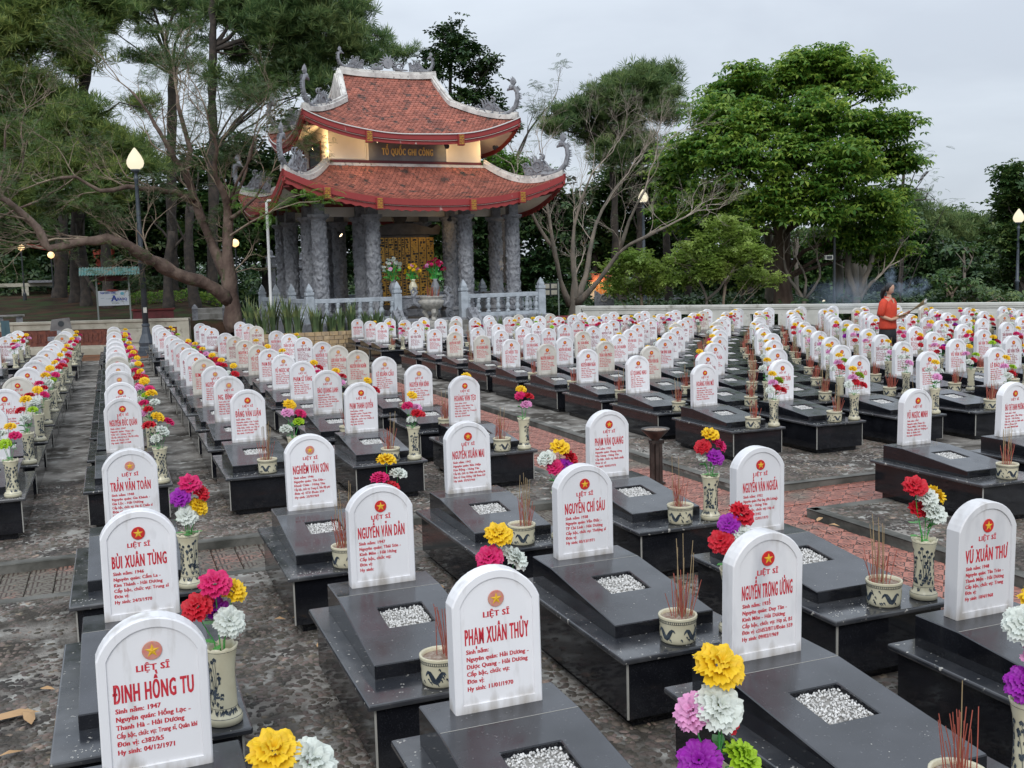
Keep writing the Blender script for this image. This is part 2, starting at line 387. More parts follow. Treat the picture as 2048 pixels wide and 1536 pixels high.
NEAR = {
 (0,0):('ĐINH HỒNG TU',[SN+'1947',NQ+'Hồng Lạc -','Thanh Hà - Hải Dương',CB+'Trung sĩ, Quân khí',DV+'c382/k5',HY+'04/12/1971']),
 (0,1):('BÙI XUÂN TÙNG',[SN+'1946',NQ+'Cẩm La -','Kim Thành - Hải Dương',CB+'Trung sĩ',DV,HY+'24/3/1970']),
 (0,2):('TRẦN VĂN TOẢN',[SN+'1948',NQ+'Gia Khánh -','Gia Lộc - Hải Dương',CB+'Hạ sĩ, Chiến sĩ',DV+'473/ Đoàn 559',HY+'04/3/1970']),
 (0,3):('NGUYỄN ĐỨC QUÂN',[SN+'1947',NQ+'Thụy Lôi -','Tiên Lữ - Hưng Yên',CB+'Hạ sĩ, Tiểu đội trưởng',DV+'Đoàn 559',HY+'20/11/1968']),
 (0,4):('LÊ ĐÌNH TUẤN',None),
 (1,0):('PHẠM XUÂN THỦY',[SN,NQ+'Hải Dương -','Dược Quang - Hải Dương',CB,DV,HY+'11/01/1970']),
 (1,1):('NGUYỄN VĂN DÂN',[SN+'1947',NQ+'Thái Sơn -','Kinh Môn - Hải Hưng',CB,DV,HY]),
 (1,2):('NGHIÊM VĂN SƠN',[SN+'1946',NQ+'Tân Dân -','Khoái Châu - Hưng Yên',CB+'Trung sĩ, Tiểu đội phó',DV+'473/ Đoàn 559',HY+'25/9/1969']),
 (1,3):('ĐẶNG VĂN LUẬN',[SN+'1950',NQ+'Dạ Trạch','Khoái Châu - Hưng Yên',CB+'Hạ sĩ',DV+'d27 Đoàn 559',HY+'13/9/1967']),
 (1,4):('NG. ĐÌNH MÙI',None), (1,5):('NGUYỄN VĂN ĐẠT',None), (1,6):('KIM VĂN TÝ',None), (1,7):('PHẠM VĂN HẢI',None),
 (2,0):('NGUYỄN TRỌNG ƯỞNG',[SN+'1935',NQ+'Duy Tân -','Kinh Môn - Hải Dương',CB+'Hạ sĩ, B1',DV+'c2/d52/BT1/Đoàn 559',HY+'09/02/1969']),
 (2,1):('NGUYỄN CHÍ SÁU',[SN+'1938',NQ+'Văn Đức -','TP Chí Linh - Hải Dương',CB+'Thượng sĩ',DV,HY+'05/12/1971']),
 (2,2):('NGUYỄN XUÂN MAI',[SN+'1942',NQ+'Bảo Hiệp','Kim Động - Hưng Yên',CB+'Nhân viên thống kê',DV+'Công đường 128/ Đoàn 559',HY+'02/5/1966']),
 (2,3):('PHẠM THANH QUYỀN',[SN+'1950',NQ+'Thanh Hải -','Thanh Hà - Hải Dương',CB+'Chiến sĩ',DV+'6/3/60',HY+'5/1972']),
 (2,4):('ĐÀO QUANG LANH',None), (2,5):('PHẠM SĨ TĂNG',None), (2,6):('VŨ NGỌC NINH',None), (2,7):('PHẠM ĐỨC LINH',None), (2,8):('VŨ CÔNG TÚ',None), (2,9):('NGUYỄN SĨ ĂN',None),
 (3,0):('VŨ XUÂN THƯ',[SN+'1948',NQ+'Tân Trào -','Thanh Miện - Hải Dương',CB+'Trung',DV,HY+'10/4/1968']),
 (3,1):('NGUYỄN VĂN NGHĨA',[SN+'1952',NQ+'Phù ủng (Đã Lương)-','Ân Thi - Hưng Yên',CB+'Hạ sĩ',DV+'12HG',HY+'12/01/1973']),
 (3,2):('PHẠM VĂN QUANG',[SN+'1952',NQ+'Phụng công','Văn Giang - Hưng Yên',CB+'Binh nhất',DV+'a3',HY+'05/02/1972']),
 (3,3):('HOÀNG VĂN TẸO',[SN+'1947',NQ+'Minh Tân -','Phù Cừ - Hưng Yên',CB+'Trung sĩ',DV+'d350/7',HY+'27/7/1968']),
 (3,4):('NGUYỄN VĂN KÌNH',None), (3,5):('LÊ XUÂN CẦU',None), (3,6):('NGUYỄN VĂN NGHIÊM',None), (3,7):('LƯU VĂN THUẬN',None), (3,8):('NGUYỄN Đ. TUẤN',None), (3,10):('TRẦN CHÍ LĂNG',None),
 (-1,4):('LÊ THẾ NGHĨA',None), (-1,5):('LÊ XUÂN VY',None),
 ('R',0,0):('VŨ NGỌC MINH',[SN+'1947',NQ+'Phạm Xá -','Thanh Miện - Hải Dương',CB+'Thượng sĩ',DV+'Đoàn 559',HY+'04/02/1971']),
 ('R',1,0):('ĐÀO THỊ THANH PHƯƠNG',None),
 ('R',0,1):('HOÀNG VĂN MỞ',None), ('R',0,2):('LÊ QUANG NHU',None), ('R',0,3):('NGUYỄN MINH NGẦN',None), ('R',0,4):('NGUYỄN XUÂN LỊCH',None),
 ('R',0,5):('LÊ HỮU TỤ',None), ('R',0,6):('VÕ HOÀNG MẬU',None), ('R',0,7):('NGUYỄN VĂN THUYẾT',None),
 ('R',1,1):('ĐOÀN MINH TUẤN',None), ('R',1,3):('NGUYỄN VĂN BÁ',None), ('R',1,4):('TRẦN VĂN PHÚC',None), ('R',1,5):('NGUYỄN HỮU NGHỊ',None), ('R',1,6):('CAO VĂN HOÀNG',None),
 ('R',2,1):('TRẦN VĂN BÔI',None), ('R',2,5):('NG. CAO NGHIÊM',None), ('R',2,6):('NG. XUÂN ĐĂNG',None),
 ('R',3,1):('NGUYỄN VĂN THÌN',None), ('R',4,1):('LÊ ĐÀO HÀ',None), ('R',3,2):('NG. PHƯƠNG LAI',None), ('R',2,2):('NG. VĂN CHẤT',None),
}
GEN = ['NGUYỄN VĂN HÒA','TRẦN VĂN PHONG','LÊ VĂN TÁM','PHẠM ĐÌNH NAM','ĐỖ VĂN MINH','TÔ VĂN LONG','VŨ VĂN HẢI','BÙI VĂN TIẾN','NGUYỄN SỸ LÂM','HÀ VĂN THÁI','ĐẶNG XUÂN BÌNH','LÊ HUY TOÀN']
PL = ['Gia Lộc','Nam Sách','Tứ Kỳ','Ninh Giang','Bình Giang','Cẩm Giàng','Mỹ Hào','Phù Cừ']
def gen_lines(i):
    return [SN+str(1940+i*7%12), NQ+PL[i%8]+' -', PL[(i*3+1)%8]+' - Hải Dương', CB+['Binh nhất','Hạ sĩ','Trung sĩ'][i%3], DV+'Đoàn 559', HY+'%02d/%02d/19%d' % (1+i*5%28, 1+i*7%12, 66+i%7)]
GENM = [inscription(n_, gen_lines(i), m_darkpaint if i % 3 else m_redpaint) for i, n_ in enumerate(GEN)]

# ------------------------------------------------------------------ vase, pot, flowers, incense
def ribbons(paths, rf, off=.0012):
    mb = MB()
    for pts, wd in paths:
        vs = []; n = len(pts)
        for i, (a, z) in enumerate(pts):
            ww = wd[i] if hasattr(wd, '__len__') else wd
            a0, z0 = pts[max(i-1,0)]; a1, z1 = pts[min(i+1,n-1)]; r = rf(z)
            dx, dz = (a1-a0)*r, z1-z0; L = math.hypot(dx, dz) or 1
            nx, nz_ = -dz/L*ww, dx/L*ww
            for s in (1,-1):
                zz = z+s*nz_; aa = a+s*nx/r; rr = rf(zz)+off
                vs.append((rr*math.cos(aa), rr*math.sin(aa), zz))
        mb.add(vs, [(2*i,2*i+1,2*i+3,2*i+2) for i in range(n-1)])
    return mb
VP = [(.060,0),(.0725,.004),(.0735,.028),(.066,.04),(.0555,.055),(.054,.075),(.0525,.12),(.0505,.17),(.0515,.22),(.056,.27),(.063,.31),(.0685,.33)]
def interp(P, z):
    for (r0,z0),(r1,z1) in zip(P, P[1:]):
        if z <= z1: return r0+(r1-r0)*max(0,(z-z0))/(z1-z0)
    return P[-1][0]
def vase_mesh():
    mb = MB(); seg = 24; prof = VP+[(.064,.331),(.058,.31),(.048,.25),(.046,.2)]
    mb.lathe(prof, seg)
    for i, (x,y,z) in enumerate(mb.v):
        if z > .29: k = i % seg; a = math.atan2(y, x); q = 1+.05*math.cos(9*a); mb.v[i] = (x*q, y*q, z+.006*math.cos(9*a))
    return mb.mesh('vase_body', m_cream, smooth=True)
ME_VASE = vase_mesh()
g = random.Random(3)
paths = []
for base in (-PI/2, PI/2, 0):
    for k in range(6):                      # lotus stems with heads
        a0 = base+g.uniform(-.25,.25); a1 = base+(k-2.5)*.24; h = g.uniform(.17,.28)
        pts = [(a0+(a1-a0)*t+.08*math.sin(3*t), .095+(h-.095)*t) for t in np.linspace(0,1,7)]
        paths.append((pts, .0011))
        paths.append(([(a1-.10+.2*t, h+.012*math.sin(PI*t)) for t in np.linspace(0,1,5)], [.0012,.007,.0085,.007,.0012]))
    for k in range(14):
        aa = base+g.uniform(-.65,.65); zz = g.uniform(.13,.24); paths.append(([(aa-.07+.14*t, zz+.012*math.sin(PI*t)*g.choice((-1,1))) for t in np.linspace(0,1,4)], [.001,.004,.004,.001]))
    for k in range(16):                     # leaves and rocks at the foot
        aa = base+g.uniform(-.8,.8); zz = g.uniform(.085,.15)
        paths.append(([(aa-.12+.24*t, zz+.01*math.sin(PI*t)*g.choice((-1,1))) for t in np.linspace(0,1,4)], [.001,.006,.005,.001]))
for z in (.072,.034,.315): paths.append(([(2*PI*t/28, z) for t in range(29)], .0009))
for k in range(16): aa = g.uniform(0,6.28); paths.append(([(aa-.15+.3*t, .052+.012*math.sin(7*t+k)+.006) for t in np.linspace(0,1,5)], [.001,.004,.005,.003,.001]))
ME_VINK = ribbons(paths, lambda z: interp(VP, z)).mesh('lotus_painting', m_ink)
PP = [(.078,0),(.086,.006),(.089,.03),(.090,.06),(.0905,.1),(.095,.118),(.097,.133)]
mb = MB(); mb.lathe(PP+[(.095,.137),(.084,.134),(.082,.118)], 24, cap=False); mb.add([(0,0,0)]+[(.078*math.cos(2*PI*(k+.5)/24), .078*math.sin(2*PI*(k+.5)/24), 0) for k in range(24)], [(0,1+(k+1)%24,1+k) for k in range(24)])
ME_POT = mb.mesh('pot_body', m_cream, smooth=True)
paths = [([(2*PI*t/32, z) for t in range(33)], .0013) for z in (.006,.107,.121)]
for k in range(60): aa = 2*PI*k/60; paths.append(([(aa,.109),(aa,.119)], .0016))
for b in (-PI/2, PI/2, PI, 0):
    paths.append(([(b-.55+1.1*t, .055+.022*math.sin(9*t)) for t in np.linspace(0,1,14)], [.001+.011*math.sin(PI*t)**.7 for t in np.linspace(0,1,14)]))
    for k in range(9): aa = b+g.uniform(-.7,.7); zz = g.uniform(.02,.09); paths.append(([(aa-.07+.14*t, zz+.008*math.sin(5*t)) for t in np.linspace(0,1,5)], [.0008,.003,.0035,.002,.0008]))
ME_PINK = ribbons(paths, lambda z: interp(PP, z)).mesh('dragon_painting', m_ink)
mb = MB(); mb.add([(0,0,.124)]+[(.083*math.cos(2*PI*k/18), .083*math.sin(2*PI*k/18), .119) for k in range(18)], [(0,1+k,1+(k+1)%18) for k in range(18)])
ME_SAND = mb.mesh('ash_bed', m_sand)
def sticks(seed):
    g = random.Random(seed); out = []
    for k in range(g.randint(20, 34)):
        r, a = g.uniform(0,.055), g.uniform(0,6.28); x, y = r*math.cos(a), r*math.sin(a)
        L = g.uniform(.12,.23) if g.random() < .86 else g.uniform(.28,.44)
        out.append((Vector((x,y,.118)), Vector((x*1.5+g.gauss(0,.018), y*1.5+g.gauss(0,.018), .118+L)), m_ash if L > .23 else m_stick, L))
    return out
def stick_mesh(p, q, m, th=.0024):
    mb = MB(); mid = p.lerp(q, .6) + Vector((random.uniform(-.003,.003),)*3); mb.tube([p, mid, q], [th,th,th*.8], seg=3, cap=False); return mb
SH = [sticks(k) for k in range(7)]
ME_BUNDLE = []
for S in SH:
    mb = MB()
    for p, q, m, L in S: b0 = len(mb.v); mb.tube([p, q], .0026, seg=3, m=0 if m is m_stick else 1, cap=False)
    ME_BUNDLE.append(mb.mesh('incense_sticks', [m_stick, m_ash]))
def blossom_mesh(m, seed):
    g = np.random.default_rng(seed); vs = []; fs = []
    for L, (r, zi, zo, n) in enumerate(((.070,-.006,-.006,72),(.067,.000,.012,66),(.054,.004,.027,56),(.037,.010,.036,42),(.020,.016,.040,24))):
        b = len(vs); ph = g.uniform(0,6.3); nl = (8,7,6,5,3)[L]
        for k in range(n):
            a = 2*PI*k/n + ph; pet = math.cos(nl*a+L); notch = -.10*max(0, -pet)**4
            tooth = (.955 if k % 2 else 1.02)+.02*g.normal(); rr = r*(1+notch+.03*pet)*tooth
            pl_ = .0022*math.cos(PI*k)*(1 if k % 2 else 1); w_ = .007*math.sin(nl*a*1.0+1.2*L)+.003*math.sin(17*a)
            vs.append((r*.18*math.cos(a), r*.18*math.sin(a), zi)); vs.append((r*.6*math.cos(a), r*.6*math.sin(a), zi+(zo-zi)*.72+.006+w_*.5+pl_)); vs.append((rr*math.cos(a), rr*math.sin(a), zo+w_-pl_))
        for k in range(n):
            i, j = b+3*k, b+3*((k+1) % n); fs += [(i,j,j+1,i+1),(i+1,j+1,j+2,i+2)]
    return np_mesh('blossom', vs, fs, m, smooth=False)
ME_BLOS = {k: [blossom_mesh(m, 11+i) for i in range(2)] for k, m in m_pet.items()}
def bouquet_layout(seed, sparse=False):
    g = random.Random(seed); cols = ['red','rose','pink','purple','white','green','red','rose','white']; g.shuffle(cols)
    slots = [(0,.02,.31),(-.062,0,.225),(.062,-.01,.215),(.0,-.055,.15),(-.065,-.035,.105),(.065,-.045,.095)]
    out = []
    n = g.choice((4,5,5,6)) if not sparse else 1
    for i, (x,y,z) in enumerate(slots[:n]):
        c = ('yellow' if g.random() < .97 else 'red') if i == 0 else cols[i]
        p = Vector((x+g.gauss(0,.014), y+g.gauss(0,.014), z+g.gauss(0,.015)))
        out.append((c, p, g.uniform(.1,.6), math.atan2(y-.03, x+.001)+g.gauss(0,.4), g.uniform(0,6.3), g.uniform(.85,1.08)))
    return out
def leafs_mesh(seed):
    g = random.Random(seed); mb = MB()
    for k in range(8):
        a = 2*PI*k/8+g.uniform(-.3,.3); L = g.uniform(.05,.085); up = g.uniform(-.01,.05); w_ = L*.3; z0 = g.choice((.0,.0,.05,.09)); r0 = .01
        d = Vector((math.cos(a), math.sin(a), 0)); s = Vector((-d.y, d.x, 0))
        P = [d*r0, d*(r0+L*.4)+s*w_+Vector((0,0,up*.7)), d*(r0+L*.8)+s*w_*.8+Vector((0,0,up*.8)), d*(r0+L)+Vector((0,0,up*.6)), d*(r0+L*.8)-s*w_*.8+Vector((0,0,up*.8)), d*(r0+L*.4)-s*w_+Vector((0,0,up*.7)), d*(r0+L*.5)+Vector((0,0,up*.45))]
        mb.add([p+Vector((0,0,z0+.005)) for p in P], [(0,1,6),(1,2,6),(2,3,6),(3,4,6),(4,5,6),(5,0,6)])
    return mb.mesh('foliage', m_pleaf)
ME_LF = [leafs_mesh(k) for k in range(4)]
NB = 22
LAY = [bouquet_layout(100+k) for k in range(NB)]
ME_ST = []
for L_ in LAY:
    mb = MB()
    for c, p, ti, az, ro, s_ in L_: mb.tube([(p.x*.15,p.y*.15,-.12),(p.x*.3,p.y*.3,.02),(p.x*.8,p.y*.8,p.z*.6),(p.x,p.y,p.z)], .0022, seg=4, cap=False)
    ME_ST.append(mb.mesh('stems', m_stem))
NAMEC = dict(yellow='yellow', red='red', rose='rose', pink='pink', purple='purple', white='white', green='lime')

GZ = 0.0
def make_grave(x, y, ins, style, emb, where, lean=0, mesh_i=0):
    t = thing('grave', 'black granite grave, %s headstone, %s' % (style, where), 'grave', (x,y,GZ), 0, 'granite graves in rows')
    obj('base', ME_BASE, t); obj('foot', ME_FOOT, t); obj('ledge', ME_LEDGE, t); obj('slab', ME_SLAB, t); obj('seam', ME_SEAM, t)
    gv = obj('gravel', ME_GRAV[mesh_i % 3], t); gv['kind'] = 'stuff'
    h = obj('headstone', HS[style], t, (0,0,ST_Z)); h.rotation_euler = (lean, lean*.4, lean*.9)
    if mesh_i: o = obj('ash_scatter', ME_ASH[mesh_i % 4], t); o['kind'] = 'stuff'
    obj('inscription', ins, h); obj('emblem', ME_DISC[emb], h); obj('star', ME_STAR, h)
    return t
def make_vase(x, y, where, k):
    t = thing('vase', 'cream lotus painted vase on grave in the %s' % where, 'vase', (x,y,GZ+LEDGE_Z+.001), k*1.3, 'painted vases on the graves')
    obj('vase_body', ME_VASE, t); obj('lotus_painting', ME_VINK, t); return t
def make_pot(x, y, where, k):
    t = thing('incense_pot', 'cream dragon painted incense pot on grave, %s' % where, 'incense pot', (x,y,GZ+LEDGE_Z+.001), k*.9, 'incense pots on the graves')
    obj('pot_body', ME_POT, t); obj('dragon_painting', ME_PINK, t); obj('ash_bed', ME_SAND, t); return t
def make_sticks(x, y, where, k, near):
    if near:
        t = thing('incense_sticks', 'burnt incense sticks in the pot, %s' % where, 'incense', (x,y,GZ+LEDGE_Z+.001), k*2.1, 'incense sticks in the pots')
        for p, q, m, L in SH[k % 7]:
            stick_mesh(p, q, m).build('incense_stick', m, t)
    else:
        t = obj('incense_sticks', ME_BUNDLE[k % 7], None, (x,y,GZ+LEDGE_Z+.001), k*2.1)
        tag(t, 'burnt incense sticks in the pot, %s' % where, 'incense', 'incense sticks in the pots')
def make_bouquet(x, y, where, k, layout=None):
    L_ = layout or LAY[k % NB]; cs = []
    for q in L_:
        if NAMEC[q[0]] not in cs: cs.append(NAMEC[q[0]])
    t = thing('artificial_bouquet', '%s artificial carnations, %s' % (' '.join(cs[:3]), where), 'flowers', (x,y,GZ+LEDGE_Z+.331), 0 if layout else (k*37 % 60-30)/60, 'artificial flowers on the graves')
    if layout:
        mb = MB()
        for c, p, ti, az, ro, s_ in L_: mb.tube([(p.x*.15,p.y*.15,-.12),(p.x*.3,p.y*.3,.02),(p.x*.8,p.y*.8,p.z*.6),(p.x,p.y,p.z)], .0024, seg=5, cap=False)
        mb.build('stems', m_stem, t)
    else: obj('stems', ME_ST[k % NB], t)
    obj('foliage', ME_LF[k % 4], t)
    for i, (c, p, ti, az, ro, s_) in enumerate(L_):
        b = obj('blossom', ME_BLOS[c][i % 2], t, p, scale=(s_*.9, s_*.9, s_*.9))
        ax = Vector((-math.sin(az), math.cos(az), 0)); b.rotation_mode = 'QUATERNION'
        b.rotation_quaternion = (Matrix.Rotation(ti, 4, ax) @ Matrix.Rotation(ro, 4, 'Z')).to_quaternion()
    return t

# ------------------------------------------------------------------ the rows of graves
LROW = [3.577,5.357,7.43,10.98,12.78,14.5,16.15,17.6,18.95,20.8,22.45,24.2,27.4,29.15,31.0]
LCOL = {-2:(-2.46,-2.46), -1:(-1.20,-1.20), 0:(.05,.0), 1:(1.306,1.2), 2:(2.544,2.36), 3:(3.781,3.5)}
RROW = [7.2,10.53,12.2,13.78,15.32,16.94,18.47,20.15,21.6,23.1,26.32,27.6,29.2]
RCOL = [6.6,7.66,8.78,9.85,10.93,11.9,12.95,14.0,15.07,16.1,17.15,18.2,19.25,20.3,21.4,22.5,23.6]
def sstep(a, b, x): t = min(1, max(0, (x-a)/(b-a))); return t*t*(3-2*t)
def rz(v): return -.10+.05*sstep(19.6, 29.3, v)
WA, WB = Vector((16.0,33.7)), Vector((24.65,22.4)); WD = (WB-WA).normalized(); WN = Vector((WD.y, -WD.x))
if WN.dot(WA) > 0: WN = -WN
spots = []
for ci, (a, b) in LCOL.items():
    for j, v in enumerate(LROW):
        u = a+(b-a)*min(1, (v-3.5)/24)
        if ci < 0 and j < 3: continue
        if ci == 3 and j >= 12: pass
        pos = ('leftmost' if False else ORD[4-ci])+' column left of path'
        spots.append(('L', ci, j, u, v, '%s row back, %s' % (ORD[j+1], pos)))
for ci, u0 in enumerate(RCOL):
    for j, V0 in enumerate(RROW):
        u = u0-(u0-6.6)*.0085*(V0-10.5); v = V0-(u0-6.6)*(.07+.0008*max(0, V0-10.5)**1.9); s_ = 1.09-.045*sstep(18, 28, V0); u = (u + (.14 if j == 0 else 0))*s_; v *= s_
        if (Vector((u, v))-WA).dot(WN) < .75: continue
        spots.append(('R', ci, j, u, v, '%s row back, %s column right of path' % (ORD[j+1], ORD[ci+1])))
k = 0; GPOS = []; GZ = 0.0
CREAM = {('L',1,6),('R',0,6),('R',0,4),('R',1,3),('R',1,4),('L',3,6),('L',3,7),('L',-1,5),('R',2,6)}
for blk, ci, j, u, v, where in spots:
    GZ = rz(v) if blk == 'R' else 0.0
    px, py = proj((u, v, .8)); px2, py2 = proj((u+.4, v-1.2, .4))
    if max(px, px2) < -60 or min(px, px2) > 2110 or min(py, py2) > 1700: continue
    k += 1; gg = random.Random(k*13+5)
    key = (ci, j) if blk == 'L' else ('R', ci, j)
    if key in NEAR:
        nm, ln = NEAR[key]; ins = inscription(nm, ln or gen_lines(k), m_redpaint)
    else: ins = GENM[gg.randrange(len(GENM))]
    st = 'cream' if ((blk,ci,j) in CREAM or (j > 5 and gg.random() < .12)) else ('veined' if (key in ((3,0),(2,0),(0,3)) or (j > 3 and gg.random() < .2)) else 'white')
    em = 'faded' if (key in ((0,0),(0,2),(1,0),(1,2),(1,4),(1,5),(2,4),(2,5),(3,4),(3,5)) or (blk == 'L' and j > 3 and gg.random() < .5)) else 'bright'
    make_grave(u, v, ins, st, em, where, gg.uniform(-.022,.022), k)
    GPOS.append((u, v))
    far = j > 2
    # incense pot, sticks
    if key != (1,0) and not (blk == 'L' and ci in (0,-1) and j < 2) and (blk == 'R' or ci > 0 or gg.random() < .3):
        make_pot(u+gg.uniform(-.02,.04), v-1.08, where, k)
        make_sticks(u+gg.uniform(-.0,.02), v-1.08, where, k, v < 8)
    # vase + flowers
    p = .95 if (blk == 'L' and ci <= 0) else .6 if blk == 'L' else (.95 if ci >= 4 else .9 if ci >= 1 and j <= 6 else .35)
    if blk == 'R' and u > 13: p = .95
    force = {(0,0),(0,1),(0,2),(0,3),(1,0),(1,1),(2,2),(1,2),(1,3),(2,0),(2,1),(2,3),(3,0),(3,1),(3,2),(3,3),(3,4),('R',0,1),('R',1,1),('R',2,1),('R',1,0)}
    nov = {(3,5),('R',0,0),('R',0,2),('R',0,3),('R',0,4),('R',0,5),('R',0,6),('R',0,7),('R',0,8)}
    if key in force or (key not in nov and gg.random() < p):
        vx, vy = u+.285+gg.uniform(-.012,.012), v-1.09
        make_vase(vx, vy, where, k)
        lay = None
        C = lambda *a: [(c, Vector(q), ti, az, i*1.7, s_) for i, (c, q, ti, az, s_) in enumerate(a)]
        if key == (0,1): lay = C(('rose',(-.01,-.01,.265),.55,-1.5,1.12),('red',(-.085,-.02,.18),.7,-2.2,1.1),('yellow',(.06,.03,.215),.6,-.6,1.02),('white',(.035,-.05,.11),.9,-1.2,1.1),('purple',(-.01,.03,.15),.6,-1,.95))
        if key == (0,0): lay = C(('yellow',(-.03,0,.325),.5,-1.5,1.1),('white',(.055,-.01,.285),.6,-.9,1.15),('red',(-.06,0,.16),.7,-2.2,1.05),('purple',(.0,-.04,.1),.7,-1.5,1))
        if key == (0,2): lay = C(('rose',(.03,0,.30),.6,-1.2,1.15),('purple',(-.03,-.03,.23),.8,-2,1.05),('red',(.085,0,.24),.8,-.4,1),('yellow',(.07,-.02,.16),.8,-.6,1.0),('white',(.0,-.05,.12),.8,-1.4,1.1))
        if key == (3,1): lay = C(('red',(-.07,0,.30),.6,-2,1.1),('white',(0,-.01,.235),.5,-1.5,1.1),('yellow',(.075,.01,.235),.7,-.4,1.05),('red',(-.02,.03,.16),.6,-1.5,.9),('white',(.03,-.04,.15),.7,-1.3,1.15))
        if key == (3,2): lay = C(('yellow',(0,0,.30),.35,-1.5,1.1),('red',(-.065,0,.215),.7,-2.6,1.05),('rose',(.07,0,.215),.7,-.5,1.05),('purple',(.01,-.05,.14),.8,-1.5,1.1),('white',(-.05,.02,.14),.5,-2,.8))
        if key == (2,1): lay = C(('red',(.05,0,.27),.7,-1.0,1.15),('purple',(-.03,-.01,.23),.8,-2.4,.95),('white',(.02,-.03,.18),.7,-1.4,1.0),('red',(-.08,-.02,.15),.8,-2.4,1.1))
        if key == (2,2): lay = C(('yellow',(0,0,.31),.45,-1.5,1.15),('white',(-.10,0,.24),.6,-2.8,1.1),('red',(.075,.01,.23),.7,-.4,1.1),('rose',(-.05,-.03,.18),.7,-2.2,1.0),('purple',(.03,-.03,.18),.8,-1.2,1.05))
        if key == (1,1): lay = C(('yellow',(0,0,.32),.5,-1.5,1.1),('rose',(-.05,-.01,.22),.7,-2.2,1.05),('white',(.07,-.01,.20),.7,-.5,1.1),('purple',(-.06,0,.13),.7,-2.4,1),('red',(.03,-.03,.10),.8,-1.2,1.05))
        if key == (1,0): lay = C(('yellow',(0,0,.33),.55,-1.5,1.25),('white',(-.02,-.03,.22),.8,-1.6,1.2),('pink',(-.08,.01,.2),.8,-2.8,1),('red',(.03,.03,.15),.6,-.5,.9),('purple',(-.08,-.02,.06),.8,-2.3,1.1),('green',(.06,-.03,.04),.8,-.7,1.1))
        if key == (2,0) : lay = C(('yellow',(.03,0,.33),.55,-1.5,1.2),('white',(-.06,-.02,.28),.8,-2.4,1.15),('red',(.05,0,.22),.7,-.6,1.1),('pink',(.0,-.04,.15),.9,-1.7,1.15),('purple',(-.05,-.02,.07),.8,-2.3,1.1),('green',(.05,-.03,.04),.8,-.7,1.1))
        make_bouquet(vx, vy, where, k*5+ci, lay)
# ------------------------------------------------------------------ ground, platforms, paths
m_soil = mat('soil', (.032,.022,.015), .95, c2=(.065,.038,.025), scale=1.3, bump=.6, bscale=14, c3=(.035,.05,.02), s3=.9, lo3=.48, hi3=.62, rnd=False, bdist=.06, spec=.08)
m_soil2 = mat('red_soil', (.26,.125,.07), .95, c2=(.16,.09,.06), scale=2, bump=.5, bscale=20, rnd=False, spec=.1)
m_cement = mat('pebble_cement', (.27,.25,.225), .92, c2=(.055,.048,.04), scale=1.8, lo=.38, hi=.62, detail=7, bump=.9, bscale=24, c3=(.36,.35,.32), s3=5.5, lo3=.54, hi3=.68, rnd=False, bdist=.03, spec=.2)
m_curb = mat('curb_stone', (.14,.135,.12), .9, c2=(.05,.05,.042), scale=3, bump=.5, bscale=20, rnd=False)
m_peb = mat('pebble', (.125,.098,.078), .7, c2=(.038,.031,.026), scale=2.2, lo=.4, hi=.62, island=.45, rnd=False, c3=(.26,.20,.15), s3=6, lo3=.6, hi3=.7)
def smooth(a, b, x): t = min(1, max(0, (x-a)/(b-a))); return t*t*(3-2*t)
# the left wall runs from (2.5,37) to the far left; land rises behind it
LW0, LW1 = Vector((2.46,36.9)), Vector((-9.5,41.5))
def gz(x, y):
    d = (LW1-LW0).normalized(); n = Vector((-d.y, d.x));  n = n if n.y > 0 else -n
    s = (Vector((x, y))-LW0).dot(n)
    z = -.24
    side = smooth(7.5, 3.2, x)
    z += side*(smooth(0, .5, s-.15)*1.15 + smooth(.3, 26, s)*1.35 + smooth(26, 120, s)*1.2)
    far = math.hypot(x, y)
    z += (1-side)*(smooth(40, 60, far)*.15 - smooth(52, 90, far)*1.4*smooth(14, 30, x))
    return z
xs = np.unique(np.concatenate([np.linspace(-14,34,97), np.linspace(-90,-14,20), np.linspace(34,130,24), np.array([-900,-400,-200,200,400,900])]))
ys = np.unique(np.concatenate([np.linspace(-20,70,150), np.linspace(70,160,20), np.array([-300,-100,250,500,1200])]))
V = np.array([(x, y, gz(x, y) + (.04*math.sin(x*1.7)*math.sin(y*1.3) if math.hypot(x,y) > 38 else 0)) for y in ys for x in xs]); nx = len(xs)
F = np.array([(j*nx+i, j*nx+i+1, (j+1)*nx+i+1, (j+1)*nx+i) for j in range(len(ys)-1) for i in range(nx-1)])
struct(obj('ground', np_mesh('ground', V, F, m_soil, smooth=True)))
# raised pebble platforms with curbs (0.08 above the brick)
PLAT = []
def plat(pts, zt=0, top=None):
    mb = MB()
    if top: mb = top
    else: mb.prism(pts, -.25, zt)
    o = mb.build('platform', m_cement, bevel=0 if top else .012); struct(o)
    # curb line of its own stone
    mb = MB()
    n = len(pts)
    for i in range(n):
        a, b = Vector(pts[i]), Vector(pts[(i+1)%n]); d = (b-a).normalized(); nn = Vector((d.y, -d.x))
        if top and i not in (0, 3): continue
        q = [a+nn*.006-d*.006, b+nn*.006+d*.006, b-nn*.11, a-nn*.11]; mb.prism([tuple(p) for p in q], -.248, (rz(9) if top else zt)+.006)
    o2 = mb.build('curb', m_curb, o, bevel=.01); PLAT.append(pts)
PX0, PX1 = 4.45, 6.10
plat([(-14,-3),(PX0,-3),(PX0,7.93),(-14,7.93)])
plat([(-14,8.95),(PX0,8.95),(PX0,33.2),(-14,33.2)])
plat([(PX1,-3),(40,-3),(40,7.93),(PX1,7.93)], -.10)
def wl(y): return WA.x + (y-WA.y)*(WB.x-WA.x)/(WB.y-WA.y)
